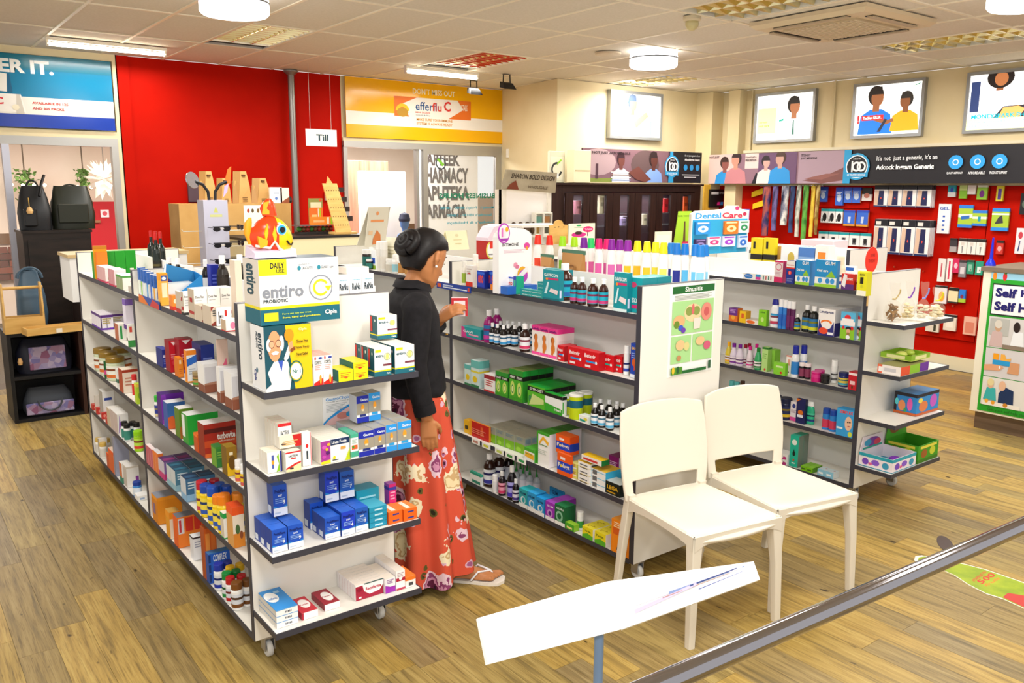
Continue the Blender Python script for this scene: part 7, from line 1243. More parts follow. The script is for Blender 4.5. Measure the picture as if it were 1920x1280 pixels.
MB().box(0, b.x-a.x+.1, 0, .3, 0, kz, KRA).art((0, 0, 0), (b.x-a.x+.1, 0, 0), (0, 0, kz), (0, -1, 0), [('R', .56, .82, .73, .99, '#efe6d8'), ('E', .6, .96, .012, .012, '#a8402a'), ('E', .64, .96, .012, .012, '#5a4a2a'), ('E', .69, .96, .012, .012, '#7a5a2a')]).obj('carton_body', t0)
for i, (x0, x1, yt, lab) in enumerate(((372, 404, 321, 'tall kraft bottle carrier at the far end of the kraft box'), (405, 432, 334, 'shorter kraft bottle carrier behind the sunglasses stand'), (435, 469, 321, 'tall kraft bottle carrier in the middle of the kraft box'), (470, 505, 334, 'kraft bottle carrier beside the white cards'))):
    p0 = aty(x0, 384, 7.6); p1 = aty(x1, 384, 7.6); h = aty(x0, yt, 7.6).z-kz; w = p1.x-p0.x
    t = tag(empty('kraft_bottle_carrier', (p0.x, 7.56, kz+.001)), lab, 'bottle carrier')
    f = [(0, 0, 0), (w, 0, 0), (w*.93, .02, h*.6), (w*.78, .03, h), (w*.5, .03, h), (w*.42, .02, h*.6), (w*.36, 0, 0)]
    MB().prism([(w*.3, 0, 0), (w, 0, 0), (w*.96, .01, h*.55), (w*.84, .03, h), (w*.52, .03, h), (w*.4, .01, h*.55)], (0, .006, 0), KRA).art((w*.3, 0, 0), (w*.7, 0, 0), (0, .01, h*.55), (0, -1, 0), [('R', .3, .3, .7, .34, '#6a4a22'), ('R', .3, .2, .7, .24, '#6a4a22'), ('R', .3, .1, .7, .14, '#6a4a22')], .004).obj('front_panel', t)
    MB().prism([(0, .02, 0), (w*.3, 0, 0), (w*.52, .03, h), (w*.2, .06, h)], (0, .006, 0), '#a67a3e').obj('side_panel', t)
    MB().box(w*.18, w*.84, .036, .1, 0, h*.7, KRA).obj('back_panel', t); MB().lathe([(.018, 0), (.018, .012)], '#5a3a1a', 10, (w*.66, .02, h*.86)).obj('tag', t)
for (x0, x1, yt, yb, c, lab, dec) in ((499, 521, 351, 384, '#eae6de', 'white leaflet standing on the kraft box', [('R', .3, .6, .75, .66, '#9aa6b8'), ('E', .5, .3, .12, .1, '#5a7ab8')]), (518, 534, 352, 384, '#efdcca', 'cream and brown folded card on the kraft box', [('P', [(0, 0), (1, 0), (1, .4), (.4, .2)], '#8a4a2a')])):
    p0 = aty(x0, yb, 7.6); p1 = aty(x1, yb, 7.6); h = aty(x0, yt, 7.6).z-kz; MBc = MB().box(0, p1.x-p0.x, 0, .03, 0, h, c).art((0, 0, 0), (p1.x-p0.x, 0, 0), (0, 0, h), (0, -1, 0), dec); tag(MBc.obj('folded_card', None, (p0.x, 7.49, kz+.001)), lab, 'card')
p = aty(541, 384, 7.6); h = aty(541, 357, 7.6).z-kz; tag(MB().lathe([(.05, 0), (.055, .02), (.05, h*.45), (.025, h*.6), (.03, h*.75), (.026, h*.95), (.01, h)], '#17140f', 12).obj('black_figurine', None, (p.x, 7.65, kz+.001)), 'small black bottle-shaped ornament beside the steel pole', 'ornament')
a = aty(354, 379, BY-.02); b = aty(376, 333, BY-.02); tag(MB().bbox(a.x, b.x, BY-.024, BY-.003, a.z, b.z, '#5a4650').obj('wall_plaque'), 'small purple grey plaque on the red wall', 'plaque')
a = aty(610, 376, BY-.02); b = aty(632, 359, BY-.02); tag(MB().bbox(a.x, b.x, BY-.04, BY-.003, a.z, b.z, '#e6dcc8').art((a.x, BY-.04, a.z), (b.x-a.x, 0, 0), (0, 0, b.z-a.z), (0, -1, 0), [('R', .2+.2*i, .2, .3+.2*i, .8, '#b9ad9a') for i in range(4)]).obj('switch_box'), 'cream switch box on the red wall beside the honey rack', 'switch')
# sunglasses stand
ps = aty(405, 500, 6.2); zb, ztp = .0, aty(405, 375, 6.2).z; t = tag(empty('sunglasses_stand', (ps.x, 6.2, 0)), 'grey spinning stand with rows of dark sunglasses behind the left unit', 'display stand'); w = (aty(427, 400, 6.2).x-aty(382, 400, 6.2).x)/2; GS = mat('#c3c1d2', .4)
MB().box(-w, w, -w*.8, w*.8, .75, ztp, GS).art((-w, -w*.8, .75), (2*w, 0, 0), (0, 0, ztp-.75), (0, -1, 0), [('P', [(.4, .9), (.6, .9), (.5, .95)], '#c9c86a'), ('R', .25, .865, .75, .885, '#cfcf8a')]).obj('column', t)
MB().lathe([(.24, 0), (.24, .03), (.03, .05), (.03, .75)], '#a9a7b4', 18).obj('pole', t)
LENS = mat('#15141c', .15); ht_ = ztp-.75
for r in range(7):
    z = ztp-.2-r*.115
    for s, nm in ((0, 'sunglasses'), (1, 'sunglasses')):
        g = MB(); 
        for k in (-1, 1):
            g.prism([(k*.035+.026*math.cos(q*.7854)*1.1, 0, z+.018*math.sin(q*.7854)-.004*k*0) for q in range(8)], (0, .004, 0), LENS)
            g.box(k*.066-.002, k*.066+.002, 0, .1, z+.008, z+.012, '#26242c')
        g.box(-.064, .064, -.002, .002, z+.012, z+.02, '#1c1a22').box(-.012, .012, -.012, .0, z-.002, z+.006, '#d8cfc0')
        o = g.obj('sunglasses'); m_ = bpy.data.objects[o.name]; o.location = (ps.x, 6.2-w*.8-.016, 0) if not s else (ps.x+w+.016, 6.2, 0); o.rotation_euler = (0, 0, 0 if not s else math.pi/2)
        if s == 0: o.location.y = 6.2-w*.8-.108
        else: o.location.x = ps.x+w+.108
        tag(o, 'dark sunglasses on the %s side of the grey stand, %s from top' % (('front', 'aisle')[s], ORD[r]), 'sunglasses', 'sunglasses on the grey stand')
    for k in (-1, 1): MB().tube([(k*w, 0, z-.02), (k*(w+.13), 0, z-.02), (k*(w+.14), 0, z-.005)], .003, '#e3dccb', 5).obj('prong', t)
for k in (-1, 1): MB().tube([(k*w*.25, 0, ztp), (k*w*.3, 0, ztp+.06), (k*w*.7, 0, ztp+.11), (k*w*1.3, 0, ztp+.13)], .011, BLACK, 8).obj('arm', t)
MB().lathe([(.06, -.004), (.06, .004)], mat('#b9b4bc', .1, .8), 18, (0, 0, 0)).obj('mirror', t).matrix_local = Matrix.Translation((-w*1.55, -.01, ztp+.14)) @ Matrix.Rotation(1.3, 4, 'X') @ Matrix.Rotation(.5, 4, 'Y')
MB().prism([(w*1.1, 0, ztp+.07), (w*1.6, 0, ztp+.12), (w*1.75, 0, ztp+.24), (w*1.45, 0, ztp+.22), (w*1.2, 0, ztp+.15)], (0, .005, 0), '#ee7a2c').prism([(w*.95, -.001, ztp+.02), (w*1.3, -.001, ztp+.06), (w*1.45, -.001, ztp+.12), (w*1.1, -.001, ztp+.1)], (0, .005, 0), '#c9b4d8').obj('bird_tag', t)
# stand of orange packs on the till, wooden honey rack, notices
p0 = aty(560, 423, 7.2); p1 = aty(634, 423, 7.2); z = p0.z; t = tag(empty('pack_tray', (p0.x, 7.2, zt+.001)), 'dark tray stand of colourful packs on the till counter', 'tray'); w = p1.x-p0.x; z -= zt
MB().box(0, w, 0, .16, z-.008, z, '#6a5a58').box(.02, w*.9, .03, .14, 0, .02, '#2a2422').box(w*.45, w*.55, .06, .1, .02, z-.008, '#8a8078').obj('shelf', t)
for k in range(9): MB().ball((.03+k*w*.1, .06, .045), .026, ('#3f7a2a', '#7a4a2a', '#a83a2a')[k % 3], 8, 5).obj('sweet', t)
for i, (x0, x1, yt, c, lab) in enumerate(((583, 633, 407, '#f08a2a', 'orange pack lying on the dark tray'), (583, 606, 390, '#f2702a', 'upright orange pack on the dark tray'), (594, 606, 392, '#a6d02a', 'lime pack beside the upright orange pack'))):
    q0 = aty(x0, 422, 7.22+.03*i); q1 = aty(x1, 422, 7.22+.03*i); hq = aty(x0, yt, 7.22+.03*i).z-q0.z
    tag(MB().box(0, q1.x-q0.x, 0, .03, 0, hq, c).art((0, 0, 0), (q1.x-q0.x, 0, 0), (0, 0, hq), (0, -1, 0), [('R', .6, .1, .68, .95, '#e9e2c8'), ('R', .74, .1, .82, .95, '#9ad02a'), ('R', .1, .3, .5, .6, '#f6b87a')]).obj('pack', None, (q0.x, 7.22+.03*i, zt+z+.002)), lab, 'pack')
q0 = aty(581, 421, 7.33); q1 = aty(606, 421, 7.33); hq = aty(581, 372, 7.33).z-q0.z; tag(MB().box(0, q1.x-q0.x, 0, .02, 0, hq, '#8a8a4a').art((0, 0, 0), (q1.x-q0.x, 0, 0), (0, 0, hq), (0, -1, 0), [('R', .1, .6, .9, .85, '#d8d2b0'), ('E', .85, .93, .1, .05, '#d84a2a'), ('R', 0, 0, 1, .45, '#5a7a3a')]).obj('packet', None, (q0.x, 7.33, zt+z+.002)), 'olive packet standing behind the orange packs', 'packet')
t = tag(empty('honey_rack', (0, 0, 0)), 'tall sloping wooden rack with rows of holes at the till end', 'rack'); q0 = aty(640, 434, 6.95); q1 = aty(670, 434, 6.95); tp = aty(623, 337, 6.95); tq = aty(650, 337, 6.95)
t.location = (q0.x, 7.05, zt+.001); o = Vector((q0.x, 6.95, q0.z)); A_ = [Vector((0, 0, 0)), Vector((q1.x-q0.x, 0, 0)), Vector((tq.x-q0.x, .1, tp.z-q0.z)), Vector((tp.x-q0.x, .1, tp.z-q0.z))]
ww = (A_[1]-A_[0]).length; mid = [A_[0]+(A_[3]-A_[0])*f for f in (0, 1)]
rk_ = MB().prism([A_[0], A_[1], A_[2], A_[2]+(A_[3]-A_[2])*.3+Vector((0, .0, .0)), A_[2]+(A_[3]-A_[2])*.5+Vector((-.01, .01, .06)), A_[2]+(A_[3]-A_[2])*.7, A_[3]], (0, .015, 0), KR)
for r in range(5):
    for k in range(6):
        c = A_[0]+(A_[3]-A_[0])*(.18+.17*r)+(A_[1]-A_[0])*((k+.7)/6.6); rk_.add([c+Vector((.005*math.cos(q*1.05), -.0012, .005*math.sin(q*1.05))) for q in range(6)], [(0, 1, 2, 3, 4, 5)], '#5a3a1a')
rk_.obj('board', t); MB().box(-.02, ww+.05, 0, .12, 0, .02, KR).obj('base', t)
for r in range(4): c = A_[1]+(A_[2]-A_[1])*(.3+.19*r); MB().box(c.x+.002, c.x+.06, c.y+.02, c.y+.06, c.z-.02, c.z+.025, '#2a1a14').obj('peg', t)
tri = lambda nm, x0, x1, yb, yt, Y, lean, base, decs, lab, zb: None
def tent(x0, x1, yb, yt, Y, zb, xt, base, decs, lab):
    p0 = aty(x0, yb, Y); p1 = aty(x1, yb, Y); tp_ = aty(xt, yt, Y); h = tp_.z-zb; w = p1.x-p0.x; sx_ = tp_.x-p0.x
    t = tag(empty('tent_card', (p0.x, Y, zb+.001)), lab, 'card'); u = Vector((w, 0, 0)); v = Vector((sx_, .06, h))
    MB().prism([Vector(), u, u+v, v], (0, .004, 0), base).art((0, 0, 0), u, v, (0, -1, .1), decs, .0012).obj('front', t); MB().prism([u, u+Vector((.05, .12, 0)), u+v+Vector((.012, .004, 0)), u+v], (0, .004, 0), tint(base, .9) if isinstance(base, str) else base).obj('side', t)
    MB().prism([Vector((0, .12, 0)), u+Vector((0, .12, 0)), u+v+Vector((0, .006, 0)), v+Vector((0, .006, 0))], (0, .004, 0), base).obj('back', t)
    return t
# a low glass-door side counter carries the cream bottles seen over the middle unit
tent(684, 722, 462, 389, 5.15, 1.3225, 700, '#cfc8b4', [('R', .15, .62, .8, .68, '#d8894a'), ('E', .45, .84, .07, .05, '#d8894a'), ('P', [(.35, .05), (.75, .1), (.7, .3), (.5, .42), (.35, .2)], '#c8702a'), ('R', .1, .3, .3, .4, '#d8b48a')], 'cream tent card with orange print in the far bay')
tent(842, 880, 500, 434, 4.6, 1.3225, 845, '#efe6bc', [('R', .3, .5, .7, .54, '#cfc28a'), ('E', .5, .75, .08, .08, '#d8cfa0'), ('R', .35, .3, .65, .34, '#cfc28a')], 'pale yellow card on the middle unit beyond the woman')
# red collection bin
p = aty(917, 488, 4.75); w = 22*depth(p)/F; h = aty(917, 400, 4.75).z-1.2; t = tag(empty('collection_bin', (2.7, 4.75, 1.202)), 'red collection bin with a rounded white lid on the middle unit', 'bin'); t.location = (aty(912, 488, 4.4).x, 4.4, 1.202); t.location = (2.92, 4.02, 1.202)
w, dd_ = .085, .06; h = .31; R = [(-w, 0), (w, 0), (w, h*.8), (w*.75, h*.94), (w*.2, h), (-w*.5, h*.95), (-w, h*.72)]
MB().prism([(x, -dd_, z) for x, z in R], (0, 2*dd_, 0), mat('#b81812', .3)).obj('body', t); MB().prism([(x*1.01, -dd_-.001, z) for x, z in ((-w, h*.7), (-w*.1, h*.7), (-w*.1, h*.9), (w*.15, h), (-w*.5, h*.96), (-w, h*.76))], (0, 2*dd_+.002, 0), '#e9d3de').obj('lid', t)
MB().box(w*.35, w*1.02, -dd_-.004, -dd_, h*.1, h*.7, '#1a1515').obj('dark_panel', t)
# ================================================================ design stand, wire table and the brown cabinet by the middle wall
t = tag(empty('craft_stand', (0, 6.1, 0)), 'wooden craft display stand with a lettered sign board on top', 'display stand'); a = aty(940, 470, 6.1); b = aty(1030, 470, 6.1); zs = aty(940, 355, 6.1).z; zt2 = aty(945, 318, 6.1).z; GREYW = noise_mat('grey_wood', ((.3, '#9a8f78'), (.7, '#b8ad94')), 5, .6)
MB().box(a.x, b.x, .0, .04, .3, zs, '#efe9e2').obj('back', t)
MB().prism([(a.x-.03, -.04, zs), (b.x+.03, -.04, zs-.03), (b.x+.0, -.1, zt2-.02), (a.x-.02, -.1, zt2)], (0, .015, 0), GREYW).art((a.x-.03, -.04, zs), (b.x-a.x+.06, 0, -.03), (.02, -.06, zt2-zs), (0, -1, -.2), [('T', .1, .6, .9, .85, 'SHARON BOLD DESIGN', .02, '#3a3024'), ('T', .45, .15, .82, .3, 'WHOLESALE', .02, '#6a5c48'), ('P', [(.08, .05), (.3, .05), (.2, .5), (.12, .3)], '#7a3a24')], .002).obj('sign_board', t)
for s in (a.x, b.x-.04): MB().box(s, s+.04, -.02, .1, 0, zs, '#e4ddcf').obj('side', t)
for z in (1.3, 1.05): MB().box(a.x+.04, b.x-.04, -.16, 0, z-.015, z, '#e8e1d4').obj('shelf', t)
for k in range(4):
    x = a.x+.085+k*.078; rr = random.Random(k); o = MB().ball((0, 0, .045), .036, noise_mat('dark_craft%d' % k, ((.3, '#3a2a1c'), (.7, '#6a5238')), 9, .7), 9, 6, 1, .8, 1.1).ball((0, -.01, .1), .022, '#4a3826', 8, 5).obj('craft_ornament', None, (x, 6.1-.06, 1.3025)); tag(o, 'dark brown craft ornament on the stand, %s from left' % ORD[k], 'ornament', 'craft ornaments on the stand')
bx0 = b.x-.25; t = tag(empty('small_house_box', (bx0, 6.0, 1.302)), 'small white open-fronted box with tiny goods on the craft stand', 'box'); MB().box(0, .2, .05, .06, 0, .2, '#efe9da').box(0, .01, 0, .05, 0, .2, '#efe9da').box(.19, .2, 0, .05, 0, .2, '#efe9da').box(.01, .19, 0, .05, 0, .01, '#efe9da').box(.01, .19, 0, .05, .19, .2, '#efe9da').box(.01, .19, 0, .05, .1, .106, '#efe9da').box(.095, .105, 0, .05, .01, .19, '#efe9da').obj('frame', t)
for i, c in enumerate(('#8a6a2a', '#4a4a3a', '#5a8a7a', '#9a6a3a')): MB().box(.02+.095*(i % 2), .08+.095*(i % 2), .01, .045, .011+.096*(i//2), .07+.096*(i//2), c).obj('tiny_pack', t)
# wire table
a = aty(965, 405, 5.6); b = aty(1042, 415, 5.6); t = tag(empty('white_table', (a.x, 5.5, 0)), 'small white side table in front of the craft stand', 'table'); zt3 = 1.42
MB().box(0, b.x-a.x, 0, .3, zt3-.02, zt3, '#f0ece6').obj('table_top', t)
for x in (.02, b.x-a.x-.02):
    for y in (.03, .27): MB().box(x-.012, x+.012, y-.012, y+.012, 0, zt3-.02, '#e6e2dc').obj('leg', t)
# brown display cabinet with glass doors
YC = 6.5; a = aty(1033, 343, YC); b = aty(1318, 346, YC); t = tag(empty('display_cabinet', (a.x, YC, 0)), 'dark brown display cabinet with narrow glass doors below the banner', 'cabinet'); w = b.x-a.x; h = 1.775; DB = noise_mat('wenge', ((.3, '#21130e'), (.7, '#33201a')), 4, .4, (8, 8, .6))
MB().box(0, w, .03, .42, h-.09, h, DB).box(-.02, w+.02, 0, .43, h-.02, h+.0, DB).obj('cornice', t); MB().box(0, w, .38, .4, .05, h-.09, '#3a2a2e').box(0, .2, .03, .4, .05, h-.09, DB).box(w-.1, w, .03, .4, .05, h-.09, DB).box(0, w, .03, .4, .0, .08, DB).obj('carcass', t)
nd_ = 6; x0 = .2; dw = (w-.3)/nd_; goods = ((('#e8a0b0', .14), ('#f3f0f0', .1)), (('#d8cfae', .2),), (('#b8a8d8', .08), ('#c9c0d0', .1)), (('#e3dcc0', .12),), (('#d81e24', .16),), (('#e0581c', .18), ('#dfe3e6', .1)))
for z in (.5, .95, 1.326, 1.457): MB().box(.2, w-.1, .06, .38, z-.006, z, GLASS).obj('glass_shelf', t)
for k in range(nd_):
    xk = x0+k*dw; d = MB().box(xk+.004, xk+dw*.32, .005, .03, .08, h-.1, DB).box(xk+dw*.72, xk+dw-.004, .005, .03, .08, h-.1, DB).box(xk+dw*.32, xk+dw*.72, .005, .03, h-.118, h-.1, DB).box(xk+dw*.32, xk+dw*.72, .005, .03, .08, .35, DB).obj('door', t)
    MB().box(xk+dw*.32, xk+dw*.72, .014, .018, .35, h-.118, mat('#1c2026', .04, alpha=.1, spec=.7)).obj('pane', d)
    if k in (1, 3): MB().tube([(xk+dw*.95, -.01, 1.0), (xk+dw*.95, -.01, 1.12)], .006, CHROME, 6).obj('handle', d)
    for i, (c, gh) in enumerate(goods[k]):
        zz = 1.326 if k in (2, 3) else 1.457; o = MB().bbox(-.035, .035, -.03, .03, 0, gh, c, .004).art((-.035, -.03, 0), (.07, 0, 0), (0, 0, gh), (0, -1, 0), [('R', .2, .4, .8, .6, tint(c, .7))]).obj('gift_box', None, (a.x+xk+dw*(.5+.2*i)+.07, YC+.1+.05*i, zz+.001)); tag(o, '%s boxed gift behind the %s glass door of the brown cabinet' % (('pink', 'white', 'sand', 'lilac', 'silver', 'cream', 'red', 'orange', 'grey')[[0, 1, 2, 3, 4, 5, 6, 7, 8][sum(len(g) for g in goods[:k])+i]], ORD[k]), 'gift box')
area('cabinet_fill', (a.x+w/2, YC+.2, h-.12), w*.8, .05, 12, (1, .95, 1))  # added fill light inside the cabinet so the gift boxes show
# framed curl sign and cream panel on top of the cabinet
q0 = aty(1029, 341, 6.75); q1 = aty(1060, 284, 6.75); t = tag(MB().bbox(0, q1.x-q0.x, 0, .03, 0, q1.z-h, '#cfc8ac', .006).art((0, 0, 0), (q1.x-q0.x, 0, 0), (0, 0, q1.z-h), (0, -1, 0), [('R', .1, .1, .9, .82, '#ded6ba'), ('O', .48, .42, .2, .07, .2, .95, '#2a2c2a'), ('P', [(.5, .55), (.8, .72), (.72, .75), (.5, .62)], '#8ac42a'), ('R', .35, .15, .6, .3, '#f3f1e6')]).obj('framed_sign', None, (q0.x, 6.75, h+.002)), 'cream framed sign with a dark curl and green leaf on the cabinet', 'sign')
q0 = aty(1062, 341, 6.72); q1 = aty(1094, 283, 6.72); tag(MB().bbox(0, q1.x-q0.x, 0, .12, 0, q1.z-h, '#e3d2ac', .005).box(.01, q1.x-q0.x-.01, -.004, 0, .12, .13, '#b8a47c').obj('cream_box', None, (q0.x, 6.6, h+.002)), 'cream box standing between the framed sign and the banner', 'box')
# cards standing on the right unit's far top
def sign(x0, x1, yb, yt, Y, zb, base, decs, lab, th=.006, nm='sign_card', arch=None):
    p0 = aty(x0, yb, Y); p1 = aty(x1, yb, Y); h = aty(x0, yt, Y).z-zb; w = p1.x-p0.x; m_ = MB()
    if arch: m_.prism([(w*u_, 0, h*v_) for u_, v_ in arch], (0, th, 0), base)
    else: m_.box(0, w, 0, th, 0, h, base)
    m_.art((0, 0, 0), (w, 0, 0), (0, 0, h), (0, -1, 0), decs); return tag(m_.obj(nm, None, (p0.x, Y, zb+.0025)), lab, 'sign')
sign(1066, 1115, 455, 420, 4.95, 1.284, '#efe6cc', [('E', .38, .9, .1, .04, '#2aa05a'), ('R', .2, .8, .55, .82, '#9a9484'), ('E', .73, .72, .2, .14, '#d8186a'), ('T', .6, .68, .88, .76, 'TAKE', .02, '#f6d2e0'), ('E', .38, .48, .28, .12, '#c82a80'), ('E', .36, .56, .14, .08, '#3a2018'), ('R', .7, .4, .73, .6, '#6a4a5a')], 'cream sign with a pink dot standing on the right unit')
sign(1030, 1064, 458, 413, 5.1, 1.284, KR, [('E', .3, .7, .03, .025, '#3a2410'), ('E', .5, .71, .03, .025, '#3a2410'), ('E', .78, .7, .03, .025, '#3a2410')], 'tan wooden board with three holes and a rounded crest', .01, 'wooden_board', [(0, 0), (1, 0), (1, .78), (.78, .8), (.68, .95), (.5, 1), (.32, .95), (.22, .8), (0, .78)])
sign(1228, 1259, 460, 435, 4.3, 1.284, '#e6dcc8', [('R', .1, .2, .9, .8, '#eee6d6')], 'blank cream card standing on the right unit')
sign(1262, 1294, 462, 397, 4.05, 1.284, '#9cc42a', [('P', [(.55, .2), (.7, .2), (.66, .75), (.58, .75)], '#5a3a24'), ('R', .5, .04, .95, .24, '#c02050'), ('T', .2, .86, .85, .9, 'FOR YOU', .01, '#4a6a1a')], 'lime green sloping sign beside the dental care display', .006, 'sign_card', [(0, 0), (1, 0), (1, 1), (.25, 1)])
# dental care display
p0 = aty(1292, 515, 3.62); p1 = aty(1398, 515, 3.62); zb = 1.285; h = aty(1345, 386, 3.62).z-zb; w = p1.x-p0.x; t = tag(empty('dental_display', (4.215, 3.66, zb)), 'blue and cream dental care display card hung with packets', 'display')
t.location = (p0.x if False else atx(1292, 500, 4.24).x, 3.78, zb); xx = aty(1292, 515, 3.78).x; t.location.x = xx; w = aty(1398, 515, 3.78).x-xx; h = aty(1345, 386, 3.78).z-zb
prof = [(0, 0), (1, 0), (1, .9), (.85, .93), (.8, 1), (.62, 1), (.56, .93), (.08, .9), (0, .84)]
db = MB().prism([(w*u_, 0, h*v_) for u_, v_ in prof], (0, .02, 0), '#ece6d6').art((0, 0, 0), (w, 0, 0), (0, 0, h), (0, -1, 0), [('R', .02, .0, .98, .72, '#2a9ac8'), ('T', .06, .74, .5, .86, 'Dental', .03, '#2a9ad8'), ('T', .52, .74, .88, .86, 'Care', .03, '#c8204a'), ('E', .92, .82, .035, .04, '#b82a50'), ('E', .78, .95, .04, .04, '#d83a7a')]); db.obj('card', t)
MB().box(w, w+.004, .0, .06, 0, h*.92, mat('#3a62c8')).art((w+.004, 0, 0), (0, .06, 0), (0, 0, h*.92), (1, 0, 0), [('V', .2, .5, .8, .95, 'FORIT', .02, '#d9e2f4')]).obj('side', t)
for i, (u, v, pw, ph, c, c2, lab) in enumerate(((.05, .42, .24, .26, '#2a8ad0', '#e9f2f8', 'blue packet with a white ring'), (.54, .4, .24, .28, '#e8761c', '#f3d2a0', 'orange packet'), (.8, .42, .18, .26, '#e6ece6', '#2a8a5a', 'white and green packet'), (.52, .14, .22, .22, '#e8dcf0', '#9a3ac0', 'white and violet packet'), (.26, .16, .22, .2, '#f0e0e6', '#d83a7a', 'pink and white packet'), (.8, .1, .17, .26, '#c8d8ea', '#2a6ac8', 'pale blue packet'), (.05, .12, .18, .2, '#3a2a5a', '#8a7ab0', 'dark violet packet'))):
    m_ = MB().box(0, w*pw, 0, .015, 0, h*ph, c).art((0, 0, 0), (w*pw, 0, 0), (0, 0, h*ph), (0, -1, 0), [('E', .5, .42, .36, .26, c2), ('E', .5, .42, .14, .1, c), ('R', .1, .82, .9, .94, c2)]); tag(m_.obj('dental_packet', None, (xx+w*u, 3.763, zb+h*v)), lab+' hanging on the dental care display', 'packet')
# yellow corner, tape poster, flags and the hanging scarves
YW = 6.72; a = aty(1318, 402, YW); b = aty(1436, 345, YW); tag(MB().bbox(a.x, RW-.21, YW, YW+.02, .9, 1.775, '#e3b23c').obj('yellow_backdrop'), 'mustard yellow board in the corner below the banner', 'board')
q0 = aty(1331, 389, YW-.03); q1 = aty(1397, 355, YW-.03); w, h = q1.x-q0.x, q1.z-q0.z
tag(MB().box(0, w, 0, .02, 0, h, '#101014').art((0, 0, 0), (w, 0, 0), (0, 0, h), (0, -1, 0), [('R', .03, .72, .24, .86, '#d8d4d6'), ('T', .26, .74, .7, .85, 'KINESIOLOGY TAPE', .02, '#b8bcc0')]+[('P', [(.2+.09*i, .12), (.28+.09*i, .12), (.3+.09*i, .3), (.22+.09*i, .3)], c) for i, c in enumerate(('#d82a8a', '#2a8ad8', '#2ab0b8', '#e8c01e', '#e8761c'))]+[('E', .85, .82, .04, .08, '#7a8a9a'), ('P', [(.78, .3), (.92, .3), (.94, .7), (.78, .7)], '#5a7a9a')]).obj('tape_poster', None, (q0.x, YW-.025, q0.z)), 'black sports tape poster on the yellow panel', 'poster')
for i, (x, y) in enumerate(((1424, 362), (1426, 384))):
    q0 = atx(x-16, y+8, RW-.04); q1 = atx(x+14, y-6, RW-.04); tag(MB().prism([(0, 0, 0), (0, q1.y-q0.y, .06), (0, q1.y-q0.y, .13), (0, 0, .06)], (.008, 0, 0), '#f2c81e').obj('yellow_tag', None, (RW-.031, q0.y, q0.z)), ('upper', 'lower')[i]+' slanted yellow tag beside the hanging scarves', 'tag')
def scarf(x, w_, yt, yb, cols, lab, sd, X=8.12):
    p = atx(x, yt, X); z1 = atx(x, yb, X).z; dp = depth(p); r = w_*dp/F/2*.82; rr = random.Random(sd); m_ = noise_mat('scarf%d' % sd, tuple((.28+.44*i/(len(cols)-1), c) for i, c in enumerate(cols)), 14, .8, (1, 1, .45), 3); R = []
    for k in range(9):
        f = k/8; R.append([(r*.5*math.cos(q*.6283)*(.8+.3*rr.random()), r*math.sin(q*.6283)*(.75+.35*rr.random())*(1-.2*f), (z1-p.z)*f) for q in range(10)])
    o = MB().loft(R, m_).obj('scarf', None, (X, p.y, p.z)); tag(o, lab, 'scarf', 'scarves on the slatwall')
for k, q in enumerate(((1439, 22, 349, 442, ('#1c2036', '#4a3a6a', '#b05a4a', '#2a3050'), 'navy scarf with red flowers, nearest the corner'), (1455, 16, 349, 432, ('#23345a', '#7a6aa0', '#2a2c48'), 'dark blue and violet patterned scarf'), (1473, 22, 348, 422, ('#1c2a4a', '#e6e3dc', '#8a8a9a', '#1c2440'), 'navy and white printed scarf'), (1487, 14, 349, 436, ('#1f2a4c', '#3a4a7a', '#23283c'), 'plain navy scarf'), (1499, 14, 347, 444, ('#6a7a6a', '#d8d6c8', '#3a4a44'), 'grey and cream scarf'), (1512, 16, 347, 450, ('#1f6a2a', '#6ab04a', '#2a4a24'), 'green leafy scarf'), (1526, 12, 346, 444, ('#d8a82a', '#e9c84a', '#a8842a'), 'yellow scarf'), (1535, 11, 347, 440, ('#b8903a', '#7a5a2a', '#d8c07a'), 'mustard and brown scarf'))): scarf(*q[:5], q[5]+' on the slatwall', 40+k, 8.115 if k % 2 else 8.125)
MB().tube([(8.12, atx(1425, 345, 8.12).y, 1.762), (8.12, atx(1545, 345, 8.12).y, 1.762)], .008, CHROME, 8).obj('trim_7')['kind'] = 'structure'
# packs hanging on the red slatwall and pegboard
def hang(x0, yb, x1, yt, spec, lab, d=.03, n=1, cat='hanging pack', X=RW-.03, nd=1, name='hanging_pack'):
    P0 = atx(x0, yb, X-d*nd); P1 = atx(x1, yb, X-d*nd); h = atx(x0, yt, X-d*nd).z-P0.z; w = (P0.y-P1.y)/n; me = pack_mesh(name, w*.94, d*.7, h, spec)
    for i in range(n):
        for k in range(nd):
            o = bpy.data.objects.new(name, me); COL.objects.link(o); o.location = (X-d*(nd-k), P0.y-(i+.5)*w, P0.z); o.rotation_euler = (0, 0, -math.pi/2)
            e = [q for q in (ORD[i]+' from left' if n > 1 else '', ('front' if k == 0 else ORD[k]+' behind') if nd > 1 else '') if q]
            tag(o, lab+(', '+' '.join(e) if e else ''), cat, lab if n*nd > 1 else None)
blu = '#3a6ad0|b.8,1#2a4ab8|e.5,.4,.3,.2#c8d8f0|w.7,.08#e0e8f6'
kn = '#f0ecea|s#e6e2e6|b.8,1#14151f|f0,.06#1c2a5a|k.3,.08,.75,.08,.72,.75,.35,.75#1c2150|e.52,.4,.05,.04#d84a3a|k.0,.06,.3,.08,.35,.75,.05,.78#d8b8a0'
hang(1535, 378, 1550, 350, blu, 'blue foot care pack at the top of the slatwall')
hang(1565, 385, 1580, 351, blu, 'tall blue foot care pack in the top line of the slatwall')
hang(1581, 380, 1613, 351, blu+'|s#d8852a', 'blue foot care pack with orange side on the slatwall', n=2)
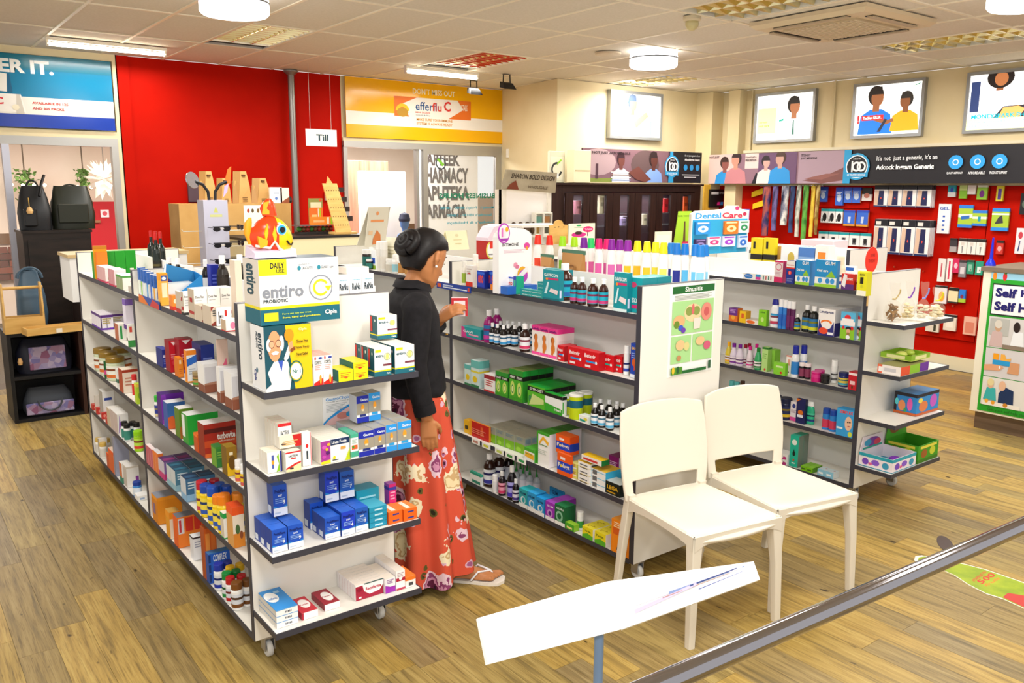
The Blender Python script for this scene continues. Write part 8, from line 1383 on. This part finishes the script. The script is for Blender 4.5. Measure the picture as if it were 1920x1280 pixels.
hang(1615, 376, 1634, 352, '#1c1a1c|b0,.5#e6dcd8|e.5,.4,.3,.2#c87a6a', 'black and pale pack at the end of the slatwall top line')
hang(1538, 417, 1579, 391, '#f0efee|b.82,1#1aa0a8|e.55,.4,.3,.3#1c1a1c|p.1,.1,.35,.3#6a6a6a', 'white and teal support pack on the slatwall', n=3)
for i, q in enumerate(((1580, 423, 1602, 394), (1604, 424, 1627, 394))): hang(*q, '#3a6ad0|s#e0962a|b.86,1#2a4ab8|f0,.12#e0962a|k.4,.2,.6,.2,.65,.6,.4,.6#c8d2ea', ('first', 'second')[i]+' blue and orange ankle pack on the slatwall')
hang(1533, 457, 1632, 433, '#f0eeec|b.8,1#1c9aa2|p.3,.1,.7,.6#6a6a70|e.5,.4,.14,.2#1c1a1c', 'white and teal support pack low on the slatwall', n=5)
hang(1637, 387, 1745, 347, kn, 'navy knee support pack in the upper pegboard line', n=4, nd=3)
hang(1635, 474, 1740, 410, kn+'|p.1,.84,.5,.94#e6e0d8', 'navy knee support pack in the lower pegboard line', n=4, nd=4)
hang(1755, 437, 1779, 382, '#f3f1f2|v.35,.1,.65,.9#2a5ab8:|t.8,.9#2a5ab8:GEL|p.4,.1,.6,.16#2a5ab8|p.4,.25,.6,.31#2a5ab8|p.4,.4,.6,.46#2a5ab8|p.4,.55,.6,.61#2a5ab8' .replace('|v.35,.1,.65,.9#2a5ab8:', ''), 'long white packet with blue marks beside the knee supports')
for q, c, lab in (((1776, 369, 1791, 347), '#1a9ab0|b0,.4#e6e8ea|e.5,.6,.2,.2#2a4ab8', 'teal and white pack under the banner'), ((1797, 372, 1812, 347), '#8ac42a|b.6,1#c9dc8a', 'lime pack under the banner'), ((1813, 364, 1829, 347), '#f0e6e4', 'white pack under the banner'), ((1830, 374, 1850, 347), '#9ad03a|e.5,.4,.25,.25#7a2a8a|b.85,1#e6e8d8', 'lime pack with a violet dot under the banner'), ((1866, 377, 1880, 348), '#e0d02a|p.25,.1,.75,.8#5a3a9a', 'yellow and violet pack under the banner'),
        ((1794, 426, 1822, 384), '#a9c83a|b.85,1#2a7ad8|b0,.14#2a7ad8|b.45,.6#e9efe0|k.2,.35,.8,.4,.8,.55,.2,.5#2a6ac0', 'blue and lime pack, the larger left one'), ((1821, 423, 1849, 394), '#a9c83a|b.82,1#2a7ad8|b0,.16#2a7ad8|b.45,.6#e9efe0|p.4,.3,.6,.6#1a9ab0', 'blue and lime pack in the middle'), ((1856, 432, 1890, 390), '#a9c83a|b.85,1#2a8ae0|b0,.15#2a8ae0|k.2,.3,.7,.35,.6,.7,.4,.6#3a3a40|b.7,.78#e9efe0', 'blue and lime pack with a grey pad'),
        ((1910, 402, 1930, 362), '#15141a|e.5,.5,.3,.2#5a6a5a', 'black pack at the edge of the view'), ((1779, 472, 1793, 446), '#3a3438|b0,.4#a8a0a0|b.85,1#1c1a1c', 'dark clipper pack'), ((1866, 476, 1880, 450), '#c8342a|b.8,1#2a1c1a|e.5,.4,.3,.2#e8a0a0', 'red and black brush pack'), ((1901, 475, 1919, 427), '#e9e2e6|e.5,.72,.25,.14#c83a4a|k.3,.1,.45,.1,.55,.5,.45,.5#2a3a7a', 'white scissors pack near the edge of the view'),
        ((1756, 527, 1770, 484), '#eee8e4|p.4,.2,.6,.8#c84a5a', 'long white pack in the lower line, first'), ((1772, 527, 1783, 484), '#eee8e4|p.35,.1,.65,.9#d83a5a', 'long white pack with a red stripe in the lower line'), ((1785, 511, 1797, 484), '#d0285a|e.5,.5,.3,.2#f0c0d0', 'pink pack in the lower line'), ((1796, 519, 1810, 487), '#8a8288|b.85,1#3a3438|p.2,.2,.8,.6#d8d0d4', 'grey pack in the lower line'), ((1811, 513, 1825, 487), '#2a8a6a|b.85,1#1a4a3a|p.25,.2,.75,.7#8ac0a8', 'green pack in the lower line'), ((1827, 515, 1842, 489), '#2a9a7a|p.25,.15,.75,.6#d8e6e0', 'green and white pack partly behind the counter'),
        ((1750, 567, 1774, 534), '#e6dfe2|b.88,1#1c1a1c|e.6,.4,.25,.3#f0a83a', 'white and orange pack below the lower line'), ((1776, 567, 1795, 538), '#e9dcb0|b.8,1#1c1a1c|b0,.1#2a2a2a', 'cream and black pack below the lower line'), ((1796, 566, 1809, 542), '#2a7ad8|b0,.3#a9c83a|e.5,.45,.25,.15#8a2a4a', 'small blue pack beside the cream and black one'), ((1767, 618, 1792, 588), '#e6d9c8|b.85,1#1c1a1c|p.2,.2,.8,.6#efe6d8', 'cream pack low on the pegboard'), ((1734, 620, 1760, 600), '#e0d6c6|p.6,.1,.8,.7#3a3a2a', 'pale packet hidden behind the snack shelf'), ((1804, 626, 1829, 592), '#e8b09a|p.15,.1,.85,.7#d8826a', 'salmon pink packet low on the pegboard')):
    hang(*q, c, lab+' on the red pegboard')
hang(1795, 475, 1846, 446, '#ece6de|b.8,1#2a2624|k.45,.05,.55,.05,.6,.5,.4,.5#8a8a8a|p.3,.55,.7,.75#d8cfc4', 'white scissors pack on the red pegboard', n=3)
# ================================================================ goods on the far tops of the right and far units
for (face, z, q, d, spec, lab) in (('W', 1.185, (1410, 490, 1432, 446), .05, '#e3d01e|b.4,.55#1c1a16|b0,.3#8a8a5a|p.2,.7,.4,.9#1c1a16', 'yellow and black battery pack'), ('W', 1.185, (1434, 486, 1456, 446), .05, '#e3d01e|b.4,.55#1c1a16|b0,.3#8a8a5a|p.2,.7,.4,.9#1c1a16', 'second yellow and black battery pack'), ('W', 1.185, (1467, 486, 1500, 460), .07, '#eef0f2|b0,.35#2a6ac8|e.6,.6,.2,.2#c8b04a', 'white and blue tissue box'), ('W', 1.185, (1500, 488, 1530, 464), .07, '#8ab0e0|b.7,1#4a7ac0|p.3,.2,.6,.6#e9f0f8', 'pale blue tissue box'), ('W', 1.185, (1450, 486, 1467, 462), .06, '#c89a4a', 'tan carton'), ('W', 1.185, (1531, 490, 1556, 460), .07, '#f0ece4|b0,.3#2a6ac8|p.2,.5,.8,.8#f08a2a', 'white blue and orange carton')):
    P0 = None; pk(face, z, *q, d, spec, lab+' on the far half of the right unit', Y=None, free=True)
    r = REC[-1]; pc = atx(q[0], q[1], 4.56); r['s'] = -pc.y; r['t'] = 4.54; r['w'] = max(.05, atx(q[0], q[1], 4.54).y-atx(q[2], q[1], 4.54).y); r['z'] = 1.185; r['h'] = atx(q[0], q[3], 4.54).z-1.185
flush()
for i in range(6):
    y = 4.2-i*.13; o = MB().lathe([(.028, 0), (.03, .01), (.03, .12), (.015, .15)], mat('#141614', .25), 10).obj('dark_bottle', None, (5.6, y, 1.122)); c = MB().lathe([(.018, .15), (.018, .185)], '#d8d8d4', 10).obj('cap', o); l = MB().lathe([(.0306, .03), (.0306, .1)], '#c9ccc4', 10).obj('label', o)
    tag(o, 'dark bottle with a grey label on the far unit, %s from the far end' % ORD[i], 'bottle', 'dark bottles on the far unit')
for i, (x, c, lab) in enumerate(((5.88, '#e8c8cc', 'pinkish flat box'),)): tag(MB().bbox(-.1, .1, -.14, .14, 0, .22, c, .004).obj('flat_box', None, (x-.0, 3.75+.0*i, 1.1215)), lab+' on top of the far unit behind the lollipop', 'box')
# ================================================================ inflatable fish on the big probiotic carton
p = aty(512, 484, 2.68); fz = Ztop+.001+.0; top_ = onplane(477, 489, aty(477, 611, 2.62), FACE['N'][0]).z; t = tag(empty('inflatable_fish', (p.x, 2.7, top_+.004)), 'orange and yellow inflatable fish with a big eye on the stacked carton', 'inflatable'); sc = 90*depth(p)/F
OG, YE = mat('#f0451a', .2), mat('#f7d21c', .2)
def fishring(x, z, rz_, ry_): return [(x, ry_*math.cos(q*math.pi/9), z+rz_*math.sin(q*math.pi/9)) for q in range(18)]
B = MB(); body = [(-.46, .5, .03, .02), (-.4, .5, .17, .06), (-.25, .52, .32, .17), (-.05, .54, .42, .24), (.1, .52, .42, .26)]; head = [(.1, .52, .42, .26), (.25, .48, .38, .25), (.38, .43, .28, .19), (.46, .4, .14, .1), (.485, .4, .03, .03)]
B.loft([fishring(x*sc, z*sc*.85, a*sc*.95, b*sc) for x, z, a, b in body], OG, cap=True); B.obj('body', t)
MB().loft([fishring(x*sc, z*sc*.85, a*sc*.95, b*sc) for x, z, a, b in head], YE, cap=True).obj('head', t)
MB().loft([[(x*sc+.1*sc*math.cos(q*.7854)*s_, .05*sc*math.sin(q*.7854)*s_, z*sc) for q in range(8)] for x, z, s_ in ((.02, .85, 1.6), (-.02, 1.0, 1.7), (.0, 1.12, 1.3), (.02, 1.2, .4))], OG).obj('top_fin', t); MB().prism([(-.16*sc, -.085*sc, .88*sc), (-.02*sc, -.09*sc, .88*sc), (.0, -.06*sc, 1.15*sc), (-.12*sc, -.06*sc, 1.12*sc)], (0, .01, 0), '#f6a81a').obj('fin_panel', t)
MB().loft([[(x*sc+.07*sc*math.cos(q*.7854)*s_, .04*sc*math.sin(q*.7854)*s_, z*sc) for q in range(8)] for x, z, s_ in ((-.42, .28, .6), (-.47, .5, 1.1), (-.44, .72, 1.1), (-.4, .82, .4))], '#f6a51a').obj('tail_fin', t)
MB().prism([(-.3*sc, -.235*sc, .2*sc), (-.16*sc, -.255*sc, .25*sc), (-.14*sc, -.255*sc, .36*sc), (-.34*sc, -.235*sc, .45*sc)], (0, .012, 0), '#f6b01c').obj('side_fin', t)
e = MB(); ey = Vector((.16*sc, -.243*sc, .57*sc))
for r, dy, c in ((.12, 0, '#f6f6f6'), (.095, -.006, '#2ab0e8'), (.06, -.01, '#14141a'), (.022, -.013, '#ffffff')): e.prism([ey+Vector((r*sc*.9*math.cos(q*math.pi/8), dy*1.-.002+.02*(1 if math.cos(q*math.pi/8) > 2 else 0), r*sc*math.sin(q*math.pi/8)))+(Vector((-.01, 0, .02)) if r < .03 else Vector()) for q in range(16)], (0, .012, 0), c)
e.obj('eye', t); MB().tube([(.27*sc, -.245*sc, .34*sc), (.33*sc, -.215*sc, .27*sc), (.4*sc, -.165*sc, .25*sc), (.45*sc, -.1*sc, .29*sc)], .003, '#2a1a12', 6).obj('mouth', t)
for q in (((-.12, -.25, .7), (-.2, -.24, .5), (-.17, -.235, .32), (-.12, -.24, .5)), ((.02, -.262, .65), (-.04, -.262, .48), (.02, -.255, .25), (.05, -.262, .45))): MB().prism([Vector(v)*sc for v in q], (0, .02, 0), '#f7c21c').obj('stripe', t)
MB().tube([(-.38*sc, -.17*sc, .25*sc), (-.1*sc, -.25*sc, .2*sc), (.0, -.265*sc, .33*sc), (.1*sc, -.25*sc, .18*sc), (.2*sc, -.23*sc, .12*sc)], .005, '#f3e2d8', 6).obj('seam', t)
MB().loft([[(x*sc, y*sc*.3, z*sc) for x, y, z in ((-.46*k, -1, 0), (.0, -1.15*k, 0), (.48*k, -.8, 0), (.5*k, .5, 0), (.0, 1.1*k, 0), (-.46*k, .8, 0))] for k, z in ((1, 0),)]+[[(x*sc, y*sc*.3, .1*sc*(1+.3*i % 2)) for i, (x, y) in enumerate(((-.44, -1), (.0, -1.1), (.46, -.8), (.48, .5), (.0, 1.0), (-.44, .8)))]], '#e6d8ee', smooth=False).obj('base', t)
# ================================================================ the shopper
WX, WY, WR = 1.785, 3.03, math.radians(-18)
P = tag(empty('person', (WX, WY, 0), WR), 'woman with dark hair bun, black jacket and long red floral skirt', 'person')
SKIN = mat('#bd7d4e', .5); JK = noise_mat('black_fleece', ((.3, '#0f0e11'), (.7, '#1b191d')), 40, .85); HAIR = noise_mat('dark_hair', ((.35, '#0a0709'), (.7, '#150e10')), 30, .5, (1, 4, 4))
V = Vector
def ell(c, rx, ry, n=20, tilt=0.): return [(c[0]+rx*math.cos(6.28319*i/n), c[1]+ry*math.sin(6.28319*i/n), c[2]+tilt*rx*math.cos(6.28319*i/n)) for i in range(n)]
b = MB(); HC = V((.055, 0, 1.43))      # head centre
hp = Matrix.Translation(HC) @ Matrix.Rotation(math.radians(32), 4, 'Z') @ Matrix.Rotation(math.radians(24), 4, 'Y')
def H_(x, y, z): return hp @ V((x, y, z))
rings = []     # skull and face, chin to crown
for z, xf, xb, wy in ((-.118, .055, .02, .02), (-.11, .072, .0, .034), (-.09, .08, -.03, .05), (-.06, .083, -.065, .06), (-.03, .083, -.085, .067), (0, .084, -.094, .071), (.03, .086, -.097, .073), (.06, .08, -.092, .07), (.085, .062, -.076, .058), (.102, .035, -.048, .036), (.108, .005, -.018, .012)):
    rings.append([H_((xf+xb)/2+(xf-xb)/2*math.cos(t), wy*math.sin(t), z) for t in [6.28319*i/20 for i in range(20)]])
b.loft(rings, SKIN)
b.tube([H_(.078, 0, .025), H_(.097, 0, -.012), H_(.108, 0, -.03), H_(.09, 0, -.04)], [.006, .009, .012, .007], SKIN, 8)     # nose
b.tube([H_(.077, -.018, -.066), H_(.086, 0, -.063), H_(.077, .018, -.066)], [.004, .008, .004], SKIN, 6); b.tube([H_(.074, -.016, -.077), H_(.083, 0, -.078), H_(.074, .016, -.077)], [.004, .008, .004], SKIN, 6)
for s in (-1, 1):
    b.tube([H_(-.012, s*.069, .028), H_(-.022, s*.081, .02), H_(-.02, s*.081, -.01), H_(-.008, s*.074, -.03)], [.009, .012, .01, .007], SKIN, 8); b.ball(H_(-.006, s*.075, 0), .012, SKIN, 8, 6)
b.tube([(-.015, 0, 1.2), (-.005, 0, 1.29), (.02, 0, 1.35), (.035, 0, 1.4)], [.08, .056, .05, .05], SKIN, 14)
b.loft([ell((0, 0, z), rx, ry) for z, rx, ry in ((.72, .09, .14), (.82, .1, .155), (.95, .085, .13), (1.08, .09, .135), (1.2, .09, .15), (1.27, .065, .13), (1.31, .04, .06))], SKIN)
RA = [V((-.02, -.15, 1.25)), V((-.045, -.19, 1.02)), V((-.005, -.2, .83)), V((.005, -.2, .795))]; LA = [V((0, .15, 1.25)), V((.05, .19, 1.03)), V((.12, .09, 1.14)), V((.13, .07, 1.16))]
for A_ in (RA, LA): b.tube(A_, [.045, .036, .027, .024], SKIN, 10)
def hand(w, d, pn, curl):     # wrist point, direction, palm normal; five unequal bent fingers
    d = d.normalized(); pn = (pn-d*pn.dot(d)).normalized(); s = d.cross(pn); pa = [w-d*.01, w+d*.03, w+d*.075]
    R = []
    for q, hw, hh in ((pa[0], .022, .017), (pa[1], .034, .014), (pa[2], .037, .012)): R.append([q+s*hw*math.cos(t)+pn*hh*math.sin(t) for t in [6.28319*i/12 for i in range(12)]])
    b.loft(R, SKIN)
    for k, L in enumerate((.066, .074, .07, .054)):
        o = w+d*.068+s*(.027-.018*k); q = [o]; a = 0
        for j, f in enumerate((.45, .32, .25)): a += curl*(.6, 1, .8)[j]; q.append(q[-1]+(d*math.cos(a)+pn*math.sin(a))*L*f)
        b.tube(q, [.0085, .008, .0072, .006], SKIN, 8)
    o = w+d*.015+s*.026; b.tube([o, o+(s*.6+d*.7+pn*.25).normalized()*.03, o+(s*.4+d*.85+pn*.4).normalized()*.055, o+(s*.25+d*.9+pn*.6).normalized()*.075], [.011, .01, .009, .007], SKIN, 8)
hand(RA[3], V((.08, -.02, -1)), V((.25, 1, 0)), .22); hand(LA[3], V((.5, -.45, .5)), V((.6, .4, -.5)), .55)
def foot(x, y, ang):
    c, s = math.cos(ang), math.sin(ang); T = lambda u, v, z: V((x+c*u-s*v, y+s*u+c*v, z))
    b.loft([[T(u, q, z) for q, z in ((-w, .02), (-w*.7, .02+h*.7), (0, .02+h), (w*.7, .02+h*.7), (w, .02), (0, .014))] for u, w, h in ((-.06, .018, .04), (-.045, .03, .06), (.0, .031, .07), (.05, .034, .052), (.1, .042, .035), (.135, .043, .024), (.15, .036, .018))], SKIN)
    for k in range(5): v = .033-.0165*k; L = (.045, .04, .036, .03, .024)[k]; b.tube([T(.135-.006*k, v, .026), T(.15-.006*k+L*.5, v, .03), T(.14-.006*k+L, v, .022)], [.009 if k else .012]*2+[.007], SKIN, 8)
    b.tube([T(-.02, 0, .06), T(-.03, 0, .2), V((x*.7, y*.95, .45)), V((.0, y*.85, .78))], [.032, .038, .05, .075], SKIN, 12); return T
TR = foot(.185, -.05, -.44); TL = foot(-.02, .09, .0)
bo = b.obj('body', P); md = bo.modifiers.new('one_skin', 'REMESH'); md.mode = 'VOXEL'; md.voxel_size = .0042; md.use_smooth_shade = True; sm_ = bo.modifiers.new('soft', 'SMOOTH'); sm_.factor = .5; sm_.iterations = 4
for s in (-1, 1):
    e = MB().ball(H_(.074, s*.029, .012), .011, '#f0ece6', 10, 8).ball(H_(.0815, s*.029, .009), .0055, '#2a1a14', 8, 6).obj('eye', P); MB().tube([H_(.081, s*.014, .034), H_(.083, s*.028, .038), H_(.07, s*.046, .034)], [.002, .003, .002], '#1a1012', 5).obj('eyebrow', P)
MB().tube([H_(.081, -.02, -.066), H_(.093, 0, -.067), H_(.081, .02, -.066)], [.002, .005, .002], '#a5484a', 6).obj('mouth', P)
MB().ball(H_(-.012, -.084, -.034), .006, mat('#f2f2f4', .15, .3), 8, 6).obj('earring', P)
# hair swept back over the skull into a coiled bun
hr = []
for z, xf, xb, wy in ((-.07, -.035, -.092, .045), (-.045, -.03, -.105, .066), (-.015, -.034, -.112, .078), (.02, .0, -.116, .083), (.045, .05, -.115, .085), (.065, .086, -.11, .082), (.09, .078, -.096, .071), (.112, .05, -.07, .049), (.124, .012, -.03, .018)):
    hr.append([H_((xf+xb)/2+(xf-xb)/2*math.cos(t)+.0015*math.sin(9*t), wy*math.sin(t)*(1+.02*math.sin(11*t)), z) for t in [6.28319*i/28 for i in range(28)]])
MB().loft(hr, HAIR).obj('hair', P)
bn = MB(); BC = H_(-.125, 0, .022)
for k in range(3):
    r0 = (.042, .027, .012)[k]; off = (0, -.012, -.02)[k]; axx = (hp.to_3x3() @ V((-1, 0, .15))).normalized(); u1_ = axx.orthogonal().normalized(); v1_ = axx.cross(u1_)
    bn.tube([BC+axx*(-off)+u1_*r0*math.cos(6.28319*i/18+k)+v1_*r0*math.sin(6.28319*i/18+k) for i in range(19)], .021 if k < 2 else .017, HAIR, 10, cap=False)
bn.ball(BC, .036, HAIR, 12, 8); bn.obj('bun', P)
# black jacket with sleeves and collar
j = MB(); JR = []
for k, (z, rx, ry, cx_) in enumerate(((.865, .125, .168, .0), (.885, .13, .172, .0), (.95, .123, .165, -.0), (1.03, .115, .157, -.002), (1.12, .116, .162, -.006), (1.2, .112, .172, -.012), (1.255, .094, .168, -.016), (1.285, .08, .145, -.014), (1.305, .066, .1, -.008), (1.32, .063, .075, -.002))):
    JR.append([(cx_+rx*math.cos(t)*(1+.03*math.sin(5*t+k*1.7)), ry*math.sin(t)*(1+.02*math.sin(7*t+k*2.3)), z+.004*math.sin(3*t)*(k < 2)) for t in [6.28319*i/36 for i in range(36)]])
j.loft(JR, JK)
def sleeve(A_, rr, sd):
    q = []; rs = []; r_ = random.Random(sd)
    for i in range(len(A_)-1):
        for f in (0, .25, .5, .75): q.append(A_[i]+(A_[i+1]-A_[i])*f); rs.append((rr[i]+(rr[i+1]-rr[i])*f)*(1+.05*r_.uniform(-1, 1)))
    q.append(A_[-1]); rs.append(rr[-1]); j.tube(q, rs, JK, 16)
sleeve([V((-.02, -.12, 1.255)), RA[0]+V((0, -.012, -.01)), RA[1], RA[2]+V((0, 0, -.01))], (.064, .062, .052, .042), 4); sleeve([V((-.01, .12, 1.255)), LA[0]+V((0, .012, -.01)), LA[1], LA[2]], (.064, .062, .052, .041), 5)
jo = j.obj('jacket', P); md = jo.modifiers.new('cloth', 'REMESH'); md.mode = 'VOXEL'; md.voxel_size = .007; md.use_smooth_shade = True; q = jo.modifiers.new('soft', 'SMOOTH'); q.iterations = 3
MB().loft([[(cx_+rx*math.cos(t), ry*math.sin(t), z-.03*max(0, math.cos(t))) for t in [6.28319*i/24 for i in range(24)]] for cx_, rx, ry, z in ((-.004, .066, .078, 1.305), (.004, .064, .068, 1.345), (.002, .072, .077, 1.35), (-.006, .08, .092, 1.318))], JK, cap=False).obj('collar', P)
for A_, r_ in ((RA, .046), (LA, .045)): d_ = (A_[2]-A_[1]).normalized(); MB().tube([A_[2]-d_*.03, A_[2]+d_*.012], r_, JK, 16).obj('cuff', P)
MB().lathe([(.006, 0), (.006, .004), (.0, .005)], mat('#c9a04a', .3, .8), 10, (.118, -.09, 1.12)).obj('button', P)
# floral skirt
fm, n_, l_, bs = nodes_mat('floral_skirt', .75); tc = n_.new('ShaderNodeTexCoord')
def node(t, **k):
    x = n_.new(t)
    for a, v in k.items(): setattr(x, a, v)
    return x
ns = node('ShaderNodeTexNoise'); ns.inputs['Scale'].default_value = 24; ns.inputs['Detail'].default_value = 2; l_.new(tc.outputs['Object'], ns.inputs['Vector'])
def flowers(scale, stops_a, stops_b, amp, rnd_=.9):
    v = node('ShaderNodeTexVoronoi'); v.inputs['Scale'].default_value = scale; v.inputs['Randomness'].default_value = rnd_; l_.new(tc.outputs['Object'], v.inputs['Vector'])
    m1 = node('ShaderNodeMath', operation='MULTIPLY_ADD'); m1.inputs[1].default_value = amp; l_.new(ns.outputs['Fac'], m1.inputs[0]); l_.new(v.outputs['Distance'], m1.inputs[2])
    ra, rb = ramp(n_, stops_a), ramp(n_, stops_b)
    for r in (ra, rb): r.color_ramp.interpolation = 'CONSTANT'; l_.new(m1.outputs[0], r.inputs[0])
    sp = node('ShaderNodeSeparateColor'); l_.new(v.outputs['Color'], sp.inputs[0]); g = node('ShaderNodeMath', operation='GREATER_THAN'); g.inputs[1].default_value = .55; l_.new(sp.outputs[0], g.inputs[0])
    mx = node('ShaderNodeMix', data_type='RGBA'); l_.new(g.outputs[0], mx.inputs[0]); l_.new(ra.outputs[0], mx.inputs[6]); l_.new(rb.outputs[0], mx.inputs[7]); return mx.outputs[2], m1.outputs[0]
CO = '#d3533a'
big, dist = flowers(6.4, ((0, '#2a0c22'), (.4, '#5a1a3a'), (.48, '#c98aa8'), (.55, '#8a3f6a'), (.62, '#e3c4d0'), (.72, CO)), ((0, '#1c0c16'), (.4, '#6a3a2a'), (.46, '#e8d8ac'), (.58, '#c9a878'), (.64, '#efe2c0'), (.74, CO)), .55)
small, d2 = flowers(16, ((0, '#3a1426'), (.36, '#a05a86'), (.47, '#dab0c4'), (.55, CO)), ((0, '#2a2a16'), (.4, '#5f5a2a'), (.52, CO)), .5)
gt = node('ShaderNodeMath', operation='GREATER_THAN'); gt.inputs[1].default_value = .74; l_.new(dist, gt.inputs[0]); mx = node('ShaderNodeMix', data_type='RGBA'); l_.new(gt.outputs[0], mx.inputs[0]); l_.new(big, mx.inputs[6]); l_.new(small, mx.inputs[7]); l_.new(mx.outputs[2], bs.inputs['Base Color'])
SR = []
for k in range(15):
    f = k/14; z = .9-.86*f; rx = .122+.075*f**.9; ry = .162+.035*f**.9; am = .027*f**.7; cx_ = .045*f; cy_ = .0
    SR.append([(cx_+(rx+am*math.sin(9*t+.6*f+1))*math.cos(t), cy_+(ry+am*math.sin(9*t+.6*f+1))*math.sin(t), z+(.03*math.cos(t+.7)-.012*math.sin(3*t))*f**4+.005*math.sin(9*t)*f) for t in [6.28319*i/108 for i in range(108)]])
MB().loft(SR, fm, cap=False).obj('skirt', P)
for T in (TR, TL):
    sd = MB(); ol = [(-.07, .03), (-.07, -.03), (-.02, -.036), (.06, -.042), (.13, -.052), (.17, -.046), (.195, -.015), (.195, .03), (.17, .05), (.1, .046), (0, .036)]
    sd.prism([T(u, v, .001) for u, v in ol], (0, 0, .013), '#e9e2d6').obj('sandal', P)
    MB().tube([T(.15, .012, .02), T(.13, .008, .05), T(.07, .034, .06), T(.04, .042, .02)], .0045, '#e6e6ea', 6).tube([T(.13, .008, .05), T(.08, -.03, .055), T(.05, -.044, .02)], .0045, '#e6e6ea', 6).obj('sandal_strap', P)
# carton in her raised hand
MBx = MB().box(-.035, .035, -.012, .012, -.03, .05, '#e9d8dc').art((-.035, -.012, -.03), (.07, 0, 0), (0, 0, .08), (0, -1, 0), [('R', 0, 0, .15, 1, '#c4202e'), ('R', .85, 0, 1, 1, '#c4202e'), ('R', 0, .85, 1, 1, '#c4202e'), ('R', .25, .3, .75, .6, '#d8a0a8')])
hb = MBx.obj('held_carton', None, Matrix.Translation((WX, WY, 0)) @ Matrix.Rotation(WR, 4, 'Z') @ V((.212, .045, 1.205)), -.6); tag(hb, 'small white and red carton held in the left hand of the woman', 'carton')
